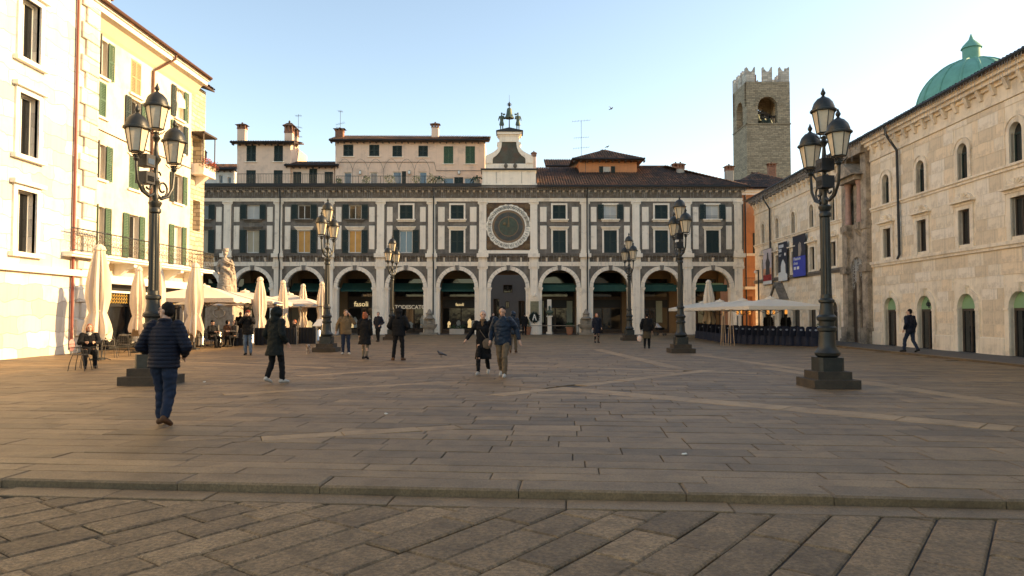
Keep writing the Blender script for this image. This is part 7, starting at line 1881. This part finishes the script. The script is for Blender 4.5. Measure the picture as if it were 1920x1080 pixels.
b_x = fx(1031); o = thing('bust_pedestal', 'narrow white marble pedestal carrying the dark bust', 'pedestal', (b_x, FY + .5, 0)); q = MB(); q.box(-.26, .26, -.22, .22, 0, .2); q.cbox(-.17, .17, -.15, .15, .2, fz(594), .02); q.box(-.24, .24, -.2, .2, fz(594), fz(592)); q.build('shaft', m_pale, o)
q = MB(); q.cbox(-.17, .17, .2, .3, fz(592), fz(561), .01); q.build('back_slab', m_pale, o)
o = thing('bust', 'dark bronze bust on the narrow white pedestal', 'bust', (b_x, FY + .5, fz(592))); q = MB(); q.loft([[(rx * math.cos(t), ry * math.sin(t), z) for t in [2 * math.pi * k / 16 for k in range(16)]] for z, rx, ry in ((0, .16, .12), (.08, .14, .1), (.2, .30, .16), (.36, .32, .16), (.46, .1, .09))]); cone(q, (0, 0, .42), .07, (0, -.02, .56), .065); q.ball((0, -.02, .68), .095, .11, .14); q.ball((0, -.11, .66), .02, .03, .03); blend(q, 'figure', m_bronze, o, .014, 2, .006, 14)
for k, (px, lab, ht) in enumerate(((989, 'clipped cone shrub in terracotta pot left of the memorial stone', 1.0), (1067, 'dark shrub in terracotta pot right of the bust', .5))): pot_plant(lab, (fx(px), FY - .55, 0), .30, .62, .30, 500, m_pot, 'cone' if k == 0 else 'bush', None, ht)
pl = thing('planter_trough', 'low dark planter trough with trailing leaves at the lit jeweller arch', 'planter', (fx(856), FY + .5, 0)); q = MB(); q.box(-.6, .6, -.2, .2, 0, .45); q.build('trough', m_stonepot, pl); q = MB(); [leafy(q, (-.5 + .2 * k, 0, .55), .24, 60, .06) for k in range(6)]; q.build('foliage', m_leaf, pl)
rb = thing('rope_barrier', 'low wooden rail barrier before the bust and memorial', 'barrier', (0, FY - .95, 0)); q = MB(); q.tube([(fx(986), 0, .72), (fx(1082), 0, .72)], .03, 6); q.build('rail', mat('pale_rail', (.25, .19, .13), .7, .2, 5), rb)
for px in (986, 1034, 1082): q = MB(); q.tube([(fx(px), 0, 0), (fx(px), 0, .78)], .03, 6); q.build('post', m_iron, rb)
# baby stroller parked under the right arches
a = at(1236, 629); o = thing('stroller', 'baby stroller with pale hood parked by the arcade pier', 'stroller', (a[0], a[1] - .3, 0), R(60)); q = MB(); q.loft([[(.22 * s_ * math.copysign(abs(math.cos(t)) ** .6, math.cos(t)), -.0 + .36 * s_ * math.sin(t), z) for t in [2 * math.pi * k / 16 for k in range(16)]] for z, s_ in ((.42, .7), (.5, .95), (.62, 1.0))]); q.build('seat', c_black, o, True)
q = MB(); q.loft([[(.225 * math.cos(t), .12 + .26 * (1 - f_) * math.sin(t) + .12 * f_, .62 + .34 * f_) for t in [2 * math.pi * k / 16 for k in range(16)]] for f_ in (0, .35, .7, .95)]); q.build('hood', mat('pale_hood', (.42, .38, .34), .8, .1, 5), o, True)
for sx in (-1, 1):
    for sy, r_ in ((-.36, .09), (.30, .13)):
        q = MB(); q.tube([(sx * .24, sy, r_), (sx * .28, sy, r_)], r_, 16); q.build('wheel', m_black, o)
q = MB(); [q.tube([(sx * .24, -.36, .09), (sx * .23, .05, .45), (sx * .22, .42, .98)], .014, 5) or q.tube([(sx * .24, .30, .13), (sx * .23, -.05, .48)], .014, 5) for sx in (-1, 1)]; q.tube([(-.22, .42, .98), (.22, .42, .98)], .018, 6); q.build('frame', m_black, o)
# camera pole by the corner house
a = P(1423, 590, 56); o = thing('camera_pole', 'black pole with white dome security camera at the palace corner', 'camera pole', (a.x, 56, 0)); q = MB(); zt_ = P(1423, 506, 56).z; q.tube([(0, 0, 0), (0, 0, zt_)], .06, 8); q.tube([(0, 0, zt_ - .05), (-.25, -.05, zt_ - .05)], .03, 6); q.build('pole', m_black, o); q = MB(); q.lathe([(.02, .0), (.09, -.03), (.11, -.12), (.09, -.2), (.02, -.24)], 12, (-.25, -.05, zt_ - .05)); q.build('dome_camera', m_white, o, True)
a = at(1538, 650); pl = pot_plant('dark shrubs in a box planter between the white parasols and the palace door', (a[0] + .5, a[1] + .4, 0), .35, .5, .5, 400, m_wood, 'bush', None, 1.1)

for k, (px, py) in enumerate(((383, 717), (724, 777), (1283, 853))):
    g_ = G(px, py); q = MB(); q.ball((0, 0, .012), .035, .025, .012, 8, 5)
    tag(blend(q, 'paper_scrap', m_white, None, .006, 1, .008, 40, None, (g_.x, g_.y, 0)), ('crumpled white paper scrap on the paving near the cafe lamp', 'tiny white paper scrap on the open paving', 'tiny white paper scrap on the paving just behind the kerb')[k], 'litter', 'scraps of paper on the paving')
bpy.data.scenes.remove(scratch)
